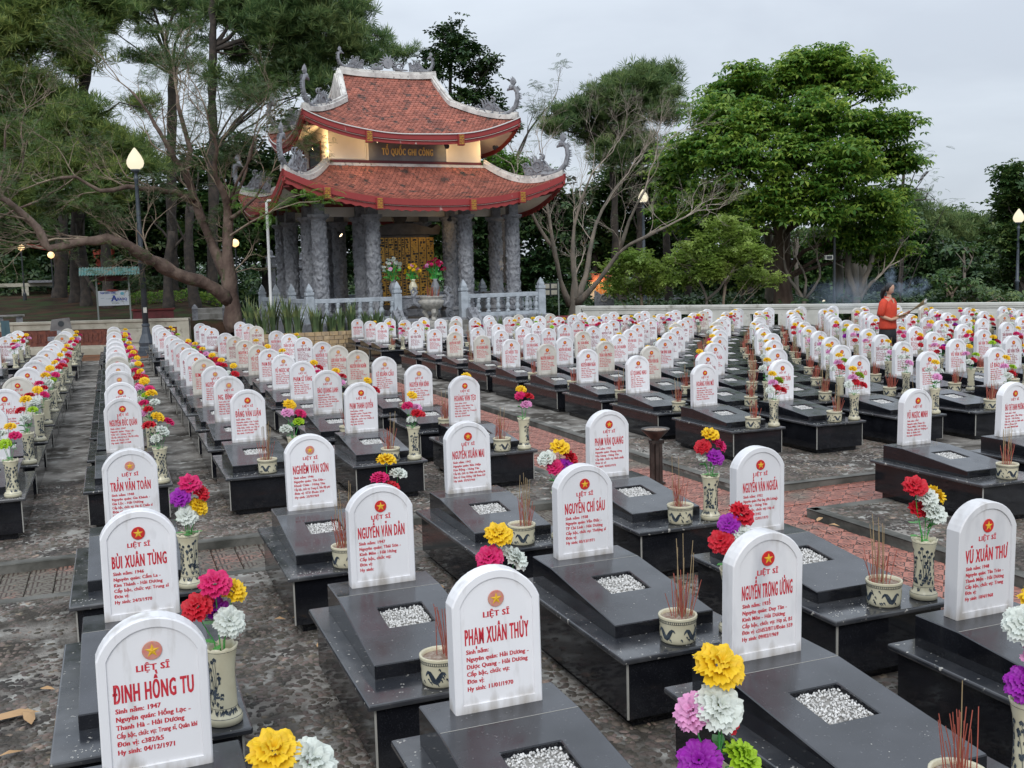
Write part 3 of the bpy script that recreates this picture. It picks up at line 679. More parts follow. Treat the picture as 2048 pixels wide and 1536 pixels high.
mt_ = MB(); YS = [8.95,14,19.6,22,24.5,27,29.3,33.2]
vs = []
for y in YS: vs += [(PX1,y,rz(y)),(wl(y)+.1,y,rz(y)),(PX1,y,-.25),(wl(y)+.1,y,-.25)]
mt_.add(vs, [(4*i,4*i+1,4*i+5,4*i+4) for i in range(len(YS)-1)]+[(4*i+2,4*i,4*i+4,4*i+6) for i in range(len(YS)-1)]+[(2,3,1,0)])
plat([(PX1,8.95),(wl(8.95)+.1,8.95),(wl(19.6)+.1,19.6),(PX1,19.6)], top=mt_)
# brick paths of square grooved pavers
def paver_material():
    m = bpy.data.materials.new('terracotta_paver'); m.use_nodes = True; t = m.node_tree; n = t.nodes; l = t.links; b = n['Principled BSDF']
    geo = n.new('ShaderNodeNewGeometry'); tc = n.new('ShaderNodeTexCoord')
    def math_(op, a, bb=None):
        x = n.new('ShaderNodeMath'); x.operation = op
        for i, v in enumerate((a, bb)):
            if v is None: continue
            if isinstance(v, (int, float)): x.inputs[i].default_value = v
            else: l.new(v, x.inputs[i])
        return x.outputs[0]
    sp = n.new('ShaderNodeSeparateXYZ'); l.new(geo.outputs['Position'], sp.inputs[0])
    T = .2
    fx = math_('FRACT', math_('DIVIDE', sp.outputs[0], T)); fy = math_('FRACT', math_('DIVIDE', math_('ADD', sp.outputs[1], 20), T))
    ax, ay = math_('ABSOLUTE', math_('SUBTRACT', fx, .5)), math_('ABSOLUTE', math_('SUBTRACT', fy, .5))
    diam = math_('ADD', ax, ay)
    inside = math_('LESS_THAN', diam, .43)
    bars = math_('GREATER_THAN', math_('FRACT', math_('MULTIPLY', fx, 6)), .62)
    line = math_('LESS_THAN', math_('ABSOLUTE', math_('SUBTRACT', diam, .46)), .028)
    corner = math_('GREATER_THAN', diam, .72)
    bars2 = math_('GREATER_THAN', math_('FRACT', math_('MULTIPLY', math_('ADD', fx, fy), 4)), .6)
    groove = math_('MAXIMUM', math_('MAXIMUM', math_('MULTIPLY', inside, bars), line), math_('MULTIPLY', corner, bars2))
    nz = n.new('ShaderNodeTexNoise'); nz.inputs['Scale'].default_value = 1.1; nz.inputs['Detail'].default_value = 6; l.new(geo.outputs['Position'], nz.inputs['Vector'])
    nz2 = n.new('ShaderNodeTexNoise'); nz2.inputs['Scale'].default_value = 30; l.new(geo.outputs['Position'], nz2.inputs['Vector'])
    oi = n.new('ShaderNodeObjectInfo')
    def mix(f, a, bb):
        x = n.new('ShaderNodeMix'); x.data_type = 'RGBA'; l.new(f, x.inputs[0])
        for s_, v in ((6, a), (7, bb)):
            if isinstance(v, tuple): x.inputs[s_].default_value = (*v, 1)
            else: l.new(v, x.inputs[s_])
        return x.outputs[2]
    def mr(v, a, bb):
        r = n.new('ShaderNodeMapRange'); l.new(v, r.inputs[0]); r.inputs[1].default_value = a; r.inputs[2].default_value = bb; return r.outputs[0]
    c = mix(mr(nz2.outputs['Fac'], .35, .7), (.40,.145,.10), (.31,.115,.085))
    c = mix(mr(oi.outputs['Random'], 0, 1.6), c, (.44,.20,.15))
    c = mix(mr(nz.outputs['Fac'], .55, .68), c, (.17,.145,.11))
    wy = math_('MULTIPLY', math_('GREATER_THAN', sp.outputs[1], 7.9), math_('MULTIPLY', math_('LESS_THAN', sp.outputs[1], 9.0), math_('LESS_THAN', sp.outputs[0], 4.44)))
    wn = math_('ADD', math_('MULTIPLY', nz.outputs['Fac'], 1.0), math_('MULTIPLY', nz2.outputs['Fac'], .45))
    c = mix(math_('MULTIPLY', wy, mr(wn, .50, .72)), c, (.13,.115,.09))
    c = mix(groove, c, (.05,.03,.022)); l.new(c, b.inputs['Base Color']); b.inputs['Roughness'].default_value = .6
    bp = n.new('ShaderNodeBump'); bp.inputs['Distance'].default_value = .004; bp.inputs['Strength'].default_value = .8; bp.invert = True; l.new(groove, bp.inputs['Height']); l.new(bp.outputs[0], b.inputs['Normal'])
    return m
m_paver = paver_material()
m_mortar = mat('path_mortar', (.07,.06,.045), .95, c2=(.15,.13,.1), scale=9, rnd=False)
mb = MB(); mb.add([(PX0-.02,-3,-.20),(PX1+.02,-3,-.20),(PX1+.02,33.2,-.20),(PX0-.02,33.2,-.20)], [(0,1,2,3)])
pth = struct(mb.build('brick_path', m_mortar))
mb = MB(); mb.add([(-14,7.9,-.104),(PX0,7.9,-.104),(PX0,9.0,-.104),(-14,9.0,-.104)], [(0,1,2,3)]); mb.add([(PX1,7.9,-.204),(40,7.9,-.204),(40,9.0,-.204),(PX1,9.0,-.204)], [(0,1,2,3)])
mb.add([(PX0,7.9,-.104),(PX0,9.0,-.104),(PX0,9.0,-.204),(PX0,7.9,-.204)], [(0,1,2,3)])
pth2 = struct(mb.build('cross_path', m_mortar))
T = .2; cells = []
for i in range(8):
    for j in range(0, 150): cells.append((PX0+T*(i+.5)+.0, 3.1+T*(j+.5)-.0, pth))
for i in range(-95, 180):
    for j in range(5):
        x, y = PX0+T*(i+.5), 7.95+T*(j+.5)
        if not (PX0-.01 < x < PX1+.01): cells.append((x, y, pth2))
mb = MB(); mb.box(-.0965,.0965,-.0965,.0965,-.02,.02); ME_PAV = mb.mesh('brick', m_paver, bevel=.005)
def seen(x, y, z=-.07):
    px, py = proj((x,y,z)); return -30 < px < 2080 and 500 < py < 1570
cells = sorted([c for c in cells if seen(c[0], c[1])], key=lambda c: math.hypot(c[0], c[1]))
for x, y, p in cells[:300]:
    o = obj('brick', ME_PAV, p, (x, y, (-.0865 if x < PX0 else -.1865) + random.uniform(-.004,.004))); o.rotation_euler = (random.gauss(0,.008), random.gauss(0,.008), random.gauss(0,.006))
for p in (pth, pth2):
    mb = MB()
    for x, y, q in cells[300:]:
        if q is p: z = (-.0665 if x < PX0 else -.1665)+random.uniform(-.004,.004); mb.box(x-.0965,x+.0965,y-.0965,y+.0965,z-.03,z)
    if mb.v: o = mb.build('brick_field', m_paver, p); o['kind'] = 'stuff'
# pebbles set in the cement, real stones near the camera
def pebbles(n, x0, x1, y0, y1, smin, smax, seed):
    g = np.random.default_rng(seed)
    ring = [(math.cos(a), math.sin(a)) for a in np.linspace(0, 2*PI, 7)[:-1]]
    T_ = np.array([(x, y, -.25) for x, y in ring]+[(x*.7, y*.7, .42) for x, y in ring]+[(0,0,.55)])
    Fq = [(k,(k+1)%6,6+(k+1)%6) for k in range(6)]+[(k,6+(k+1)%6,6+k) for k in range(6)]+[(6+k,6+(k+1)%6,12) for k in range(6)]
    P = np.stack([g.uniform(x0,x1,n), g.uniform(y0,y1,n)], 1)
    keep = np.ones(n, bool)
    for u, v in GPOS:
        keep &= ~((np.abs(P[:,0]-u) < .31) & (P[:,1] > v-1.12) & (P[:,1] < v+.16))
    keep &= ~((P[:,0] > PX0-.12) & (P[:,0] < PX1+.12)) & ~((P[:,1] > 7.82) & (P[:,1] < 9.06))
    keep &= (np.sin(P[:,0]*2.1+1.3*np.sin(P[:,1]*1.7))*np.cos(P[:,1]*1.9+P[:,0]) + g.normal(0,.45,n)) > -.55
    sc_ = np.array([seen(a, b, 0) for a, b in P]); P = P[keep & sc_]; n = len(P)
    S = g.uniform(smin, smax, (n,1,1))*np.stack([np.ones(n), g.uniform(.45,.8,n), g.uniform(.3,.6,n)], 1)[:, None, :]
    X = T_[None]*S; a = g.uniform(0,6.3,n); c, s_ = np.cos(a)[:,None], np.sin(a)[:,None]
    X = np.stack([X[...,0]*c-X[...,1]*s_, X[...,0]*s_+X[...,1]*c, X[...,2]], -1); X[:, :, :2] += P[:, None, :]; X[:, :, 2] += np.where(P[:, 0] > PX1, -.10, 0)[:, None]
    return X, np.array(Fq), P
X, Fq, P = pebbles(150000, -2.6, 9.5, 1.8, 12.5, .012, .033, 5)
d = np.hypot(P[:,0], P[:,1]); order = np.argsort(d); X = X[order]; P = P[order]
floor_ = struct(thing('pebble_paving', None, None)); floor_['kind'] = 'structure'
for i in range(min(300, len(X))):
    c = X[i].mean(0); o = obj('pebble', np_mesh('pebble', X[i]-[c[0],c[1],0], Fq, m_peb, smooth=False), floor_, (c[0], c[1], 0))
Xr = X[300:]; Fr = (Fq[None]+13*np.arange(len(Xr))[:, None, None]).reshape(-1, 3)
o = obj('pebble_field', np_mesh('pebble_field', Xr.reshape(-1,3), Fr, m_peb), floor_); o['kind'] = 'stuff'
# dead leaves
m_dead = mat('dead_leaf', (.42,.26,.13), .8, island=.35)
for i, (px, py, s_) in enumerate([(25,1437,.13),(60,1435,.11),(20,1510,.06),(880,1175,.05),(1640,1040,.07),(1668,1052,.05),(1130,1445,.05),(95,1380,.05),(640,1290,.05),(560,1240,.04)]):
    dd = ray(px, py); t_ = -(CAM_H-.015)/dd.z; x, y = dd.x*t_, dd.y*t_; mb = MB()
    P_ = [(-1,0,0),(-.5,.28,.12),(.3,.3,.2),(1,.05,.05),(.3,-.22,.12),(-.5,-.2,.05)]; mb.add([(a*s_, b*s_, c*s_) for a,b,c in P_]+[(0,0,.02)], [(k,(k+1)%6,6) for k in range(6)])
    o = mb.build('dead_leaf', m_dead); o.location = (x, y, .02); o.rotation_euler.z = i*1.7
    tag(o, ['curled tan dead leaf at the left edge of the paving','tan dead leaf beside the curled leaf on the left paving'][i] if i < 2 else 'small dry brown leaf lying on the pebble paving', 'leaf', 'dry leaves on the paving')
# reddish soil strip between the left rows and the wall
mb = MB(); mb.add([(-13,33.2,-.118),(3.4,33.2,-.118),(3.4,36.7,-.10),(2.4,37.0,-.10),(-9.4,41.5,-.10),(-13,42.9,-.10)], [(0,1,2,3,4,5)]); struct(mb.build('soil_strip', m_soil2))
# ------------------------------------------------------------------ the memorial temple
m_stone = mat('carved_grey_stone', (.19,.195,.215), .6, c2=(.30,.31,.33), scale=3, lo=.35, hi=.7, bump=.5, bscale=26, c3=(.11,.115,.13), s3=9, lo3=.5, hi3=.7)
m_rail = mat('pale_blue_grey_stone', (.40,.44,.48), .7, c2=(.28,.31,.34), scale=4, bump=.25, bscale=30)
m_step = mat('worn_step_stone', (.26,.255,.24), .85, c2=(.14,.135,.12), scale=3, bump=.4, bscale=20)
m_wallw = mat('cream_plaster', (.78,.74,.67), .8, c2=(.72,.68,.61), scale=1.5)
m_white = mat('white_ridge_plaster', (.66,.64,.60), .75, c2=(.40,.38,.36), scale=3, lo=.45, hi=.7, c3=(.2,.19,.18), s3=9, lo3=.6, hi3=.72)
m_fascia = mat('red_painted_board', (.30,.034,.032), .55, c2=(.28,.03,.03), scale=3, c3=(.52,.40,.36), s3=5, lo3=.68, hi3=.76, stretch=(1,1,.35))
m_maroon = mat('maroon_band', (.13,.025,.035), .6)
m_dred = mat('dark_red_beam', (.17,.018,.016), .6, c2=(.11,.014,.014), scale=4)
m_tile = mat('clay_roof_tile', (.34,.112,.075), .75, c2=(.25,.085,.06), scale=2, island=.3, c3=(.05,.04,.035), s3=3.2, lo3=.56, hi3=.70, rnd=False)
m_tbase = mat('roof_underlay', (.05,.026,.02), .9)
m_gold = mat('gold_leaf', (.56,.31,.05), .4, metal=.4, c2=(.36,.18,.03), scale=20)
m_black = mat('black_paint', (.01,.01,.01), .5)
m_iron = mat('dark_iron', (.03,.035,.04), .45)
m_wire = mat('white_conduit', (.7,.7,.68), .5)
m_lamp = mat('lit_lamp_glass', (1,.9,.7), .4, emit=(1,.80,.50), estr=3.2)
m_lampw = mat('bright_lit_lamp', (1,.9,.7), .4, emit=(1,.72,.36), estr=14)
TX, TY, TR = 9.763, 36.724, R(2.703)
temple = thing('temple', 'two tiered red tiled memorial temple with grey carved columns', 'temple', (TX,TY,0), TR)
TM = temple.matrix_basis
def TL(x, y, z): return Matrix.Translation((TX,TY,0)) @ Matrix.Rotation(TR, 4, 'Z') @ Vector((x,y,z))
FZ = .88
mb = MB(); mb.box(-4.3,4.3,-4.2,4.2,-.12,FZ); mb.build('platform', m_stone, temple, bevel=.02)
for k in range(5): mb = MB(); mb.box(-1.15,1.1,-4.2-.27*(5-k),-4.19,-.12,FZ-.172*(k)-.172 if False else .16*(k+1)*1.0); mb.build('step', m_step, temple, bevel=.012) if k < 5 else None
# columns
def column_mesh():
    seg, rows = 56, 90; V = []; 
    for j in range(rows+1):
        z = .30+j/rows*2.98; 
        for i in range(seg):
            a = 2*PI*i/seg; X, Z = a*1.1, z*2.1
            wx = X+.55*math.sin(2.3*Z+1.2*math.sin(a*2))+.3*math.sin(5.1*Z+a*3); wz = Z+.5*math.cos(a*3+1.7*Z)+.25*math.sin(a*5)
            h = math.sin(5.2*wx*1.0+2.0*math.sin(3.1*wz)) * math.cos(3.4*wz+1.3*math.sin(a*2))
            h2 = abs(math.sin(4*math.hypot(((wx*1.7) % 1.9)-.95, ((wz*1.1) % 1.5)-.75)*3.1))
            r = .215+.040*max(-.3, h)+.034*h2; V.append((r*math.cos(a), r*math.sin(a), z))
    F_ = [(j*seg+i, j*seg+(i+1)%seg, (j+1)*seg+(i+1)%seg, (j+1)*seg+i) for j in range(rows) for i in range(seg)]
    return np_mesh('shaft', V, F_, m_stone, smooth=True)
ME_SH = column_mesh()
mb = MB(); mb.lathe([(.30,0),(.30,.14),(.335,.17),(.335,.22),(.27,.30)], 20); ME_CB = mb.mesh('base', m_stone)
mb = MB(); mb.lathe([(.24,3.28),(.26,3.34),(.34,3.40),(.36,3.44),(.36,3.49),(.2,3.50)], 20); ME_CC = mb.mesh('capital', m_stone)
mb = MB(); mb.box(-.17,.17,-.17,.17,3.49,4.35); ME_CP = mb.mesh('pilaster', m_stone)
A, Bc, AY, BY = 3.46, 1.66, 2.98, 1.43
ci = 0
for x in (-A,-Bc,Bc,A):
    for y in (-AY,-BY,BY,AY):
        t = obj('column', None, temple, (x,y,FZ)) if False else None
        c = obj('column', ME_SH, temple, (x,y,FZ), ci*1.1); ci += 1
        obj('base', ME_CB, c); obj('capital', ME_CC, c)
        p = obj('pilaster', ME_CP, c); p.rotation_euler.z = -(ci-1)*1.1
# beams between pilasters, ceiling
for y in (-AY,-BY,BY,AY): mb = MB(); mb.box(-A-.3,A+.3,y-.1,y+.1,4.72,4.98); mb.build('beam', m_dred, temple)
for x in (-A,-Bc,Bc,A): mb = MB(); mb.box(x-.1,x+.1,-AY-.3,AY+.3,4.73,4.99); mb.build('beam', m_dred, temple)
for y in (-BY,BY): mb = MB(); mb.box(-A,A,y-.04,y+.04,4.4,4.72); mb.build('frieze', m_wallw, temple)
mb = MB(); mb.box(-A,A,-AY,AY,5.0,5.05); mb.build('ceiling', m_wallw, temple)
# roofs
EX, EY, TXh, TYh = 4.88, 4.45, 2.86, 2.06
def zL(s, t): return 4.74*(1-t)+6.10*t - .27*math.sin(PI*t)*(1-.25*abs(s)) + .90*abs(s)**2.6*(1-t)**2.0
def bak(q): return (q[0], q[1]*(.84 if q[1] > 0 else 1), q[2])
def low(side, s, t):
    z = zL(s, t); X = EX*(1-t)+TXh*t; Y = EY*(1-t)+TYh*t
    return bak( {0:(s*X,-Y,z), 1:(X,s*Y,z), 2:(-s*X,Y,z), 3:(-X,-s*Y,z)}[side])
def hxU(t): 
    if t < .56: q = t/.56; return 3.86*(1-q)+1.96*q - .22*math.sin(PI*q)*0
    return 1.96-(t-.56)/.44*.2
UY = 3.08
def zU(s, t): return 7.0+2.45*t**1.22 + .70*abs(s)**2.6*(1-t)**2.4
def upp(side, s, t):
    z = zU(s, t); X = hxU(t); Y = UY*(1-t)
    return bak({0:(s*X,-Y,z), 1:(X,s*Y,z), 2:(-s*X,Y,z), 3:(-X,-s*Y,z)}[side])
def surf(fn, side, tmax, off, name, m, parent, ns=40, ntt=14):
    V = []; 
    for j in range(ntt+1):
        for i in range(ns+1):
            x, y, z = fn(side, -1+2*i/ns, tmax*j/ntt); V.append((x, y, z+off))
    F_ = [(j*(ns+1)+i, j*(ns+1)+i+1, (j+1)*(ns+1)+i+1, (j+1)*(ns+1)+i) for j in range(ntt) for i in range(ns)]
    return obj(name, np_mesh(name, V, F_, m, smooth=True), parent)
def tiles(fn, side, tmax, hw, L, parent):
    mb = MB(); rows = int(L/.125); step = .15
    for r in range(rows):
        t0 = tmax*r/rows; dt = tmax/rows; t2 = min(t0+dt*1.25, tmax); h0 = hw(t0); h2 = hw(t2); hm = hw(min(t0+dt*.4, tmax))
        n = int(2*h0/step)+1
        for k in range(-n//2-1, n//2+2):
            x = (k+(.5 if r % 2 else 0))*step
            if abs(x)+step*.4 > h0: continue
            j = random.uniform(-.004, .008); w_ = step*.47
            def P(xx, t, h, up):
                a, b, c = fn(side, max(-1, min(1, xx/h)), t); return (a, b, c+up)
            q = [P(x-w_,t2,h2,.006+j), P(x+w_,t2,h2,.006+j), P(x+w_,t0+dt*.4,hm,.024+j), P(x,t0,h0,.034+j), P(x-w_,t0+dt*.4,hm,.024+j), P(x+w_,t0+dt*.4,hm,.0), P(x,t0,h0,.0), P(x-w_,t0+dt*.4,hm,.0)]
            mb.add(q, [(0,1,2,3,4),(2,5,6,3),(3,6,7,4)])
    o = mb.build('roof_tiles', m_tile, parent); o['kind'] = 'stuff'
def fascia(fn, parent, h1, h2, scal, thick=.07):
    for side in range(4):
        out = Vector({0:(0,-1,0),1:(1,0,0),2:(0,1,0),3:(-1,0,0)}[side]); ns = 64
        for nm, a, b, o_, th in (('eave_board', .03, -h1, .0, thick), ('lower_eave_board', -h1+.002, -h1-h2, -.05, thick*.7)):
            if not h2 and nm[0] == 'l': continue
            mb = MB(); V = []
            for i in range(ns+1):
                s = -1+2*i/ns; p = Vector(fn(side, s, 0)); lift = .12*abs(s)**6
                bz = b - lift*0 + (abs(math.sin(s*ns/2*PI*.5*1.0))*-.045+.02 if (scal and nm[0] == 'l') else 0)
                for dz, oo in ((a, o_), (bz, o_), (bz, o_-th), (a, o_-th)): V.append(tuple(p+out*oo+Vector((0,0,dz))))
            F_ = [(4*i+k, 4*i+4+k, 4*i+4+(k+1)%4, 4*i+(k+1)%4) for i in range(ns) for k in range(4)] + [(0,1,2,3),(4*ns+3,4*ns+2,4*ns+1,4*ns)]
            mb.add(V, F_); mb.build(nm, m_fascia, parent, smooth='fix').data.polygons.foreach_set('use_smooth', [False]*len(mb.f))
def swept(path, w_, h, name, m, parent):
    path = [Vector(p) for p in path]; mb = MB(); V = []; n = len(path)
    for i, p in enumerate(path):
        t = path[min(i+1,n-1)]-path[max(i-1,0)]; t.z = 0; t = t.normalized() if t.length > 0 else Vector((1,0,0)); b = Vector((-t.y, t.x, 0))
        for a_, c_ in ((-w_,0),(-w_,h*.65),(-w_*.6,h*.72),(-w_*.6,h),(w_*.6,h),(w_*.6,h*.72),(w_,h*.65),(w_,0)): V.append(tuple(p+b*a_+Vector((0,0,c_))))
    F_ = [(8*i+k, 8*i+8+k, 8*i+8+(k+1)%8, 8*i+(k+1)%8) for i in range(n-1) for k in range(8)]+[tuple(range(8)), tuple(8*(n-1)+k for k in range(7,-1,-1))]
    mb.add(V, F_); return mb.build(name, m, parent)
lroof = surf(low, 0, 1, -.02, 'lower_roof', m_tbase, temple)
for s_ in (1,2,3): surf(low, s_, 1, -.02, 'roof_slope', m_tbase, lroof)
for s_ in range(4):
    tiles(low, s_, 1, (lambda t: EX*(1-t)+TXh*t) if s_ % 2 == 0 else (lambda t: EY*(1-t)+TYh*t), 2.85, lroof)
    surf(low, s_, .45, -.20, 'soffit', m_wallw, lroof, 30, 8)
fascia(low, lroof, .17, .17, True)
for sx in (-1,1):
    for sy in (-1,1):
        pts = []
        for i in range(22):
            t = 1-i/21*.97; X = EX*(1-t)+TXh*t; Y = EY*(1-t)+TYh*t; pts.append(bak((sx*X, sy*Y, zL(1, t))))
        swept(pts, .11, .26, 'hip_ridge', m_white, lroof)
        pts = [bak((sx*(EX*(1-t)+TXh*t-.08), sy*(EY*(1-t)+TYh*t-.08), zL(1,t)-.48)) for t in np.linspace(0.03,.62,9)]
        swept(pts, .10, .24, 'hip_rafter', m_dred, lroof)
for (a, b, c, d) in ((-TXh,-TYh,TXh,-TYh),(TXh,-TYh,TXh,TYh),(TXh,TYh,-TXh,TYh),(-TXh,TYh,-TXh,-TYh)):
    swept([bak((a,b,6.06)),bak((c,d,6.06))], .07, .10, 'top_ridge', m_white, lroof)
# upper storey
HX, HY = 2.76, 1.95
us = MB(); us.box(-HX,HX,-HY,HY*.84,5.2,7.45); uwall = us.build('upper_wall', m_wallw, temple)
mb = MB(); mb.box(-HX-.03,HX+.03,-HY-.03,HY*.84+.03,6.12,6.27); mb.build('maroon_band', m_maroon, uwall)
mb = MB(); mb.box(-1.42,1.46,-HY-.05,-HY+.01,6.272,6.93); sgn = mb.build('name_panel', mat('slate_panel', (.14,.145,.155), .5, c2=(.19,.195,.205), scale=3), uwall, bevel=.006)
V, T_ = text_geo('TỔ QUỐC GHI CÔNG', .235, .02, 6.46, width=1.86, sx=.8, align='c', track=.09)
V[:, 1] = V[:, 1]*2-HY-.053
def raised(V, T_, d, name, m, parent):
    me = np_mesh(name, V, T_, m); bm = bmesh.new(); bm.from_mesh(me); r = bmesh.ops.extrude_face_region(bm, geom=bm.faces[:])
    vv = [v for v in r['geom'] if isinstance(v, bmesh.types.BMVert)]; bmesh.ops.translate(bm, verts=vv, vec=(0,-d,0)); bmesh.ops.recalc_face_normals(bm, faces=bm.faces); bm.to_mesh(me); bm.free(); return obj(name, me, parent)
raised(V, T_, .03, 'gold_lettering', mat('gold_lettering', (.85,.62,.22), .5), uwall)
mb = MB()
for sx in (-1,1):       # side window with iron grille
    mb.box(sx*HX-.02, sx*HX+.02, -.95, .75, 6.3, 6.95, 0)
w1 = mb.build('side_window', m_black, uwall)
mb = MB()
for sx in (-1,1):
    for y0 in (-.98,.74): mb.box(sx*HX-.04, sx*HX+.04, y0, y0+.05, 6.27, 6.98)
    mb.box(sx*HX-.04, sx*HX+.04, -.98, .79, 6.96, 7.01)
mb.build('window_frame', m_dred, w1)
for x, z in ((-1.42,6.27),(1.46,6.27)): mb = MB(); mb.box(x-.03,x+.03,-HY-.06,-HY+.01,z,6.96); mb.build('panel_edge', m_wallw, uwall)
# conduits on the wall
mb = MB(); mb.tube([(-HX,-HY-.03,6.31),(-1.5,-HY-.03,6.30),(-1.5,-HY-.03,6.95)], .018, 5); mb.build('conduit', m_wire, uwall)
# upper roof
uroof = surf(upp, 0, 1, -.02, 'upper_roof', m_tbase, temple)
surf(upp, 2, 1, -.02, 'roof_slope', m_tbase, uroof)
for s_ in (1,3):
    def side(sd, s, t): return upp(sd, s, t)
    surf(side, s_, .56, -.02, 'roof_slope', m_tbase, uroof)
for s_ in range(4):
    tm = 1 if s_ % 2 == 0 else .56
    tiles(upp, s_, tm, hxU if s_ % 2 == 0 else (lambda t: UY*(1-t)), 4.1 if tm == 1 else 2.3, uroof)
    surf(upp, s_, .42, -.18, 'soffit', m_wallw, uroof, 30, 8)
fascia(upp, uroof, .14, .15, False)
for sx in (-1,1):
    mb = MB(); y = 1.30; n = 12   # gable triangle, concave edges
    top = [(sx*1.93, UY*(1-t), zU(0,t)+.05) for t in np.linspace(.575,1,n)]
    P_ = [(y_, z_) for _, y_, z_ in top]; pts = [(a, b) for a, b in P_]+[(-a*.84, b) for a, b in P_[::-1]][1:]
    vs = [(sx*1.86, a, b) for a, b in pts]+[(sx*1.94, a, b) for a, b in pts]; m_ = len(pts)
    mb.add(vs, [tuple(range(m_)), tuple(range(2*m_-1, m_-1, -1))]+[(i,(i+1)%m_,m_+(i+1)%m_,m_+i) for i in range(m_)])
    mb.build('gable', m_white, uroof, smooth='fix').data.polygons.foreach_set('use_smooth', [False]*len(mb.f))
    for sy in (-1,1):
        pts = [bak((sx*(hxU(t)+.0), sy*UY*(1-t), zU(1,t))) for t in np.linspace(1,.02,30)]
        swept(pts, .11, .24, 'hip_ridge', m_white, uroof)
        pts = [bak((sx*(hxU(t)-.08), sy*(UY*(1-t)-.08), zU(1,t)-.42)) for t in np.linspace(.02,.4,8)]
        swept(pts, .09, .22, 'hip_rafter', m_dred, uroof)
swept([(x, 0, 9.42+.10*(abs(x)/1.9)**3) for x in np.linspace(-1.72,1.86,14)], .11, .26, 'ridge_beam', m_white, uroof)
# white cable along the upper eave
for sd in (0, 3):
    mb = MB(); o_ = Vector((0,-.03,0)) if sd == 0 else Vector((-.03,0,0))
    mb.tube([Vector(upp(sd, s, 0))+o_+Vector((0,0,.04+.012*math.sin(9*s))) for s in np.linspace(-.99,.99,40)], .02, 5); mb.build('eave_cable', m_wire, uroof)
# gold longevity brackets
def bracket(fn, s, parent, dz, side=0):
    p = Vector(fn(side, s, 0)); mb = MB()
    mb.box(-.14,.14,-.06,.12,-.24,.22); b = mb.build('eave_bracket', m_fascia, parent, bevel=.01); b.location = p+Vector((0,-.03,dz)); b.scale = (.82,.82,.82)
    mb = MB()
    for z in (-.19,-.12,-.05,.02,.09,.16): mb.box(-.11,.11,-.075,-.06,z,z+.035)
    for z, x in ((-.085,-.06),(.055,-.06),(-.155,.02),(-.015,.02),(.125,.02)): mb.box(x,x+.035,-.075,-.06,z,z+.04)
    o = mb.build('gold_fret', m_gold, b); o['kind'] = 'stuff'
for x in (-1.82,1.40,3.2,-3.5): bracket(low, x/EX, lroof, -.18)
for x in (-1.67,1.58): bracket(upp, x/3.86, uroof, -.17)
# stone dragons
def spiral(mb, cx, cz, r, turns, a0, th, y=0, dirn=1):
    pts = []; n = int(turns*12)
    for i in range(n+1):
        q = i/n; a = a0+dirn*2*PI*turns*q; rr = r*(1-q*.85); pts.append((cx+rr*math.cos(a), y, cz+rr*math.sin(a)))
    mb.tube(pts, [th*(1-.5*i/n) for i in range(n+1)], 5)
def dragon_mesh(kind=0):
    mb = MB(); g = random.Random(kind)
    # base cloud panel with swirls
    mb.ext([(-1.25,0),(-1.2,.28),(-1.02,.42),(-.86,.40),(-.74,.62),(-.58,.66),(-.46,.46),(-.30,.42),(-.16,.24),(0,.12),(.1,0)], -.05, .05)
    for cx, cz, r, tn, a0, dr in ((-1.02,.26,.2,1.4,0,1),(-.68,.42,.26,1.6,.6,-1),(-.36,.26,.2,1.5,2,1),(-.85,.12,.14,1.2,1,-1),(-.12,.14,.14,1.2,3,1),(-.5,.7,.12,1.1,2,-1),(-1.14,.5,.1,1,1,1)):
        for y in (-.055,.055): spiral(mb, cx, cz, r, tn, a0, .032, y, dr)
    for k in range(9): x = -1.2+k*.11; mb.tube([(x,0,.25+.02*k),(x-.06,0,.5+.04*g.random()+(.22 if 2<k<6 else 0)),(x-.16,0,.62+(.22 if 2<k<6 else 0))], [.05,.035,.004], 4)
    # rising neck / tail
    neck = [(-.55,0,.1),(-.2,0,.05),(.12,0,.10),(.38,0,.30),(.50,0,.58),(.50,0,.85),(.40,0,1.02)]
    from mathutils.geometry import interpolate_bezier
    pts = []
    for i in range(len(neck)-1):
        for q in range(4): pts.append(tuple(Vector(neck[i]).lerp(Vector(neck[i+1]), q/4)))
    pts.append(neck[-1]); n = len(pts)
    mb.tube(pts, [.10*(1-.35*i/n)+.01 for i in range(n)], 8)
    for i in range(3, n-1, 1):   # back spikes
        p = Vector(pts[i]); t = (Vector(pts[i+1])-p).normalized(); nn = Vector((t.z,0,-t.x)); q = p+nn*.09
        mb.tube([q-t*.03, q+nn*.10-t*.04], [.035,.004], 4)
    # head with crest fan
    mb.lathe([(.02,-.1),(.10,-.05),(.12,.03),(.08,.10),(.02,.13)], 8, c=(.34,0)); 
    for i in range(len(mb.v)-40, len(mb.v)): x,y,z = mb.v[i]; mb.v[i] = (x-.02, y*.8, z+1.02)
    mb.tube([(.30,0,1.0),(.16,0,.97),(.12,0,.93)], [.07,.05,.02], 6)
    for k, a in enumerate((.55,.25,-.02,-.3,-.6)):
        c0 = Vector((.38,0,1.08)); d = Vector((-math.sin(a),0,math.cos(a))); L = .36-.03*abs(k-2)
        mb.tube([c0, c0+d*L*.5+Vector((.03,0,0)), c0+d*L+Vector((-.03*(k-2),0,0))], [.05,.05,.008], 5)
    return mb.mesh('eave_dragon', m_stone)
MD = dragon_mesh(0)
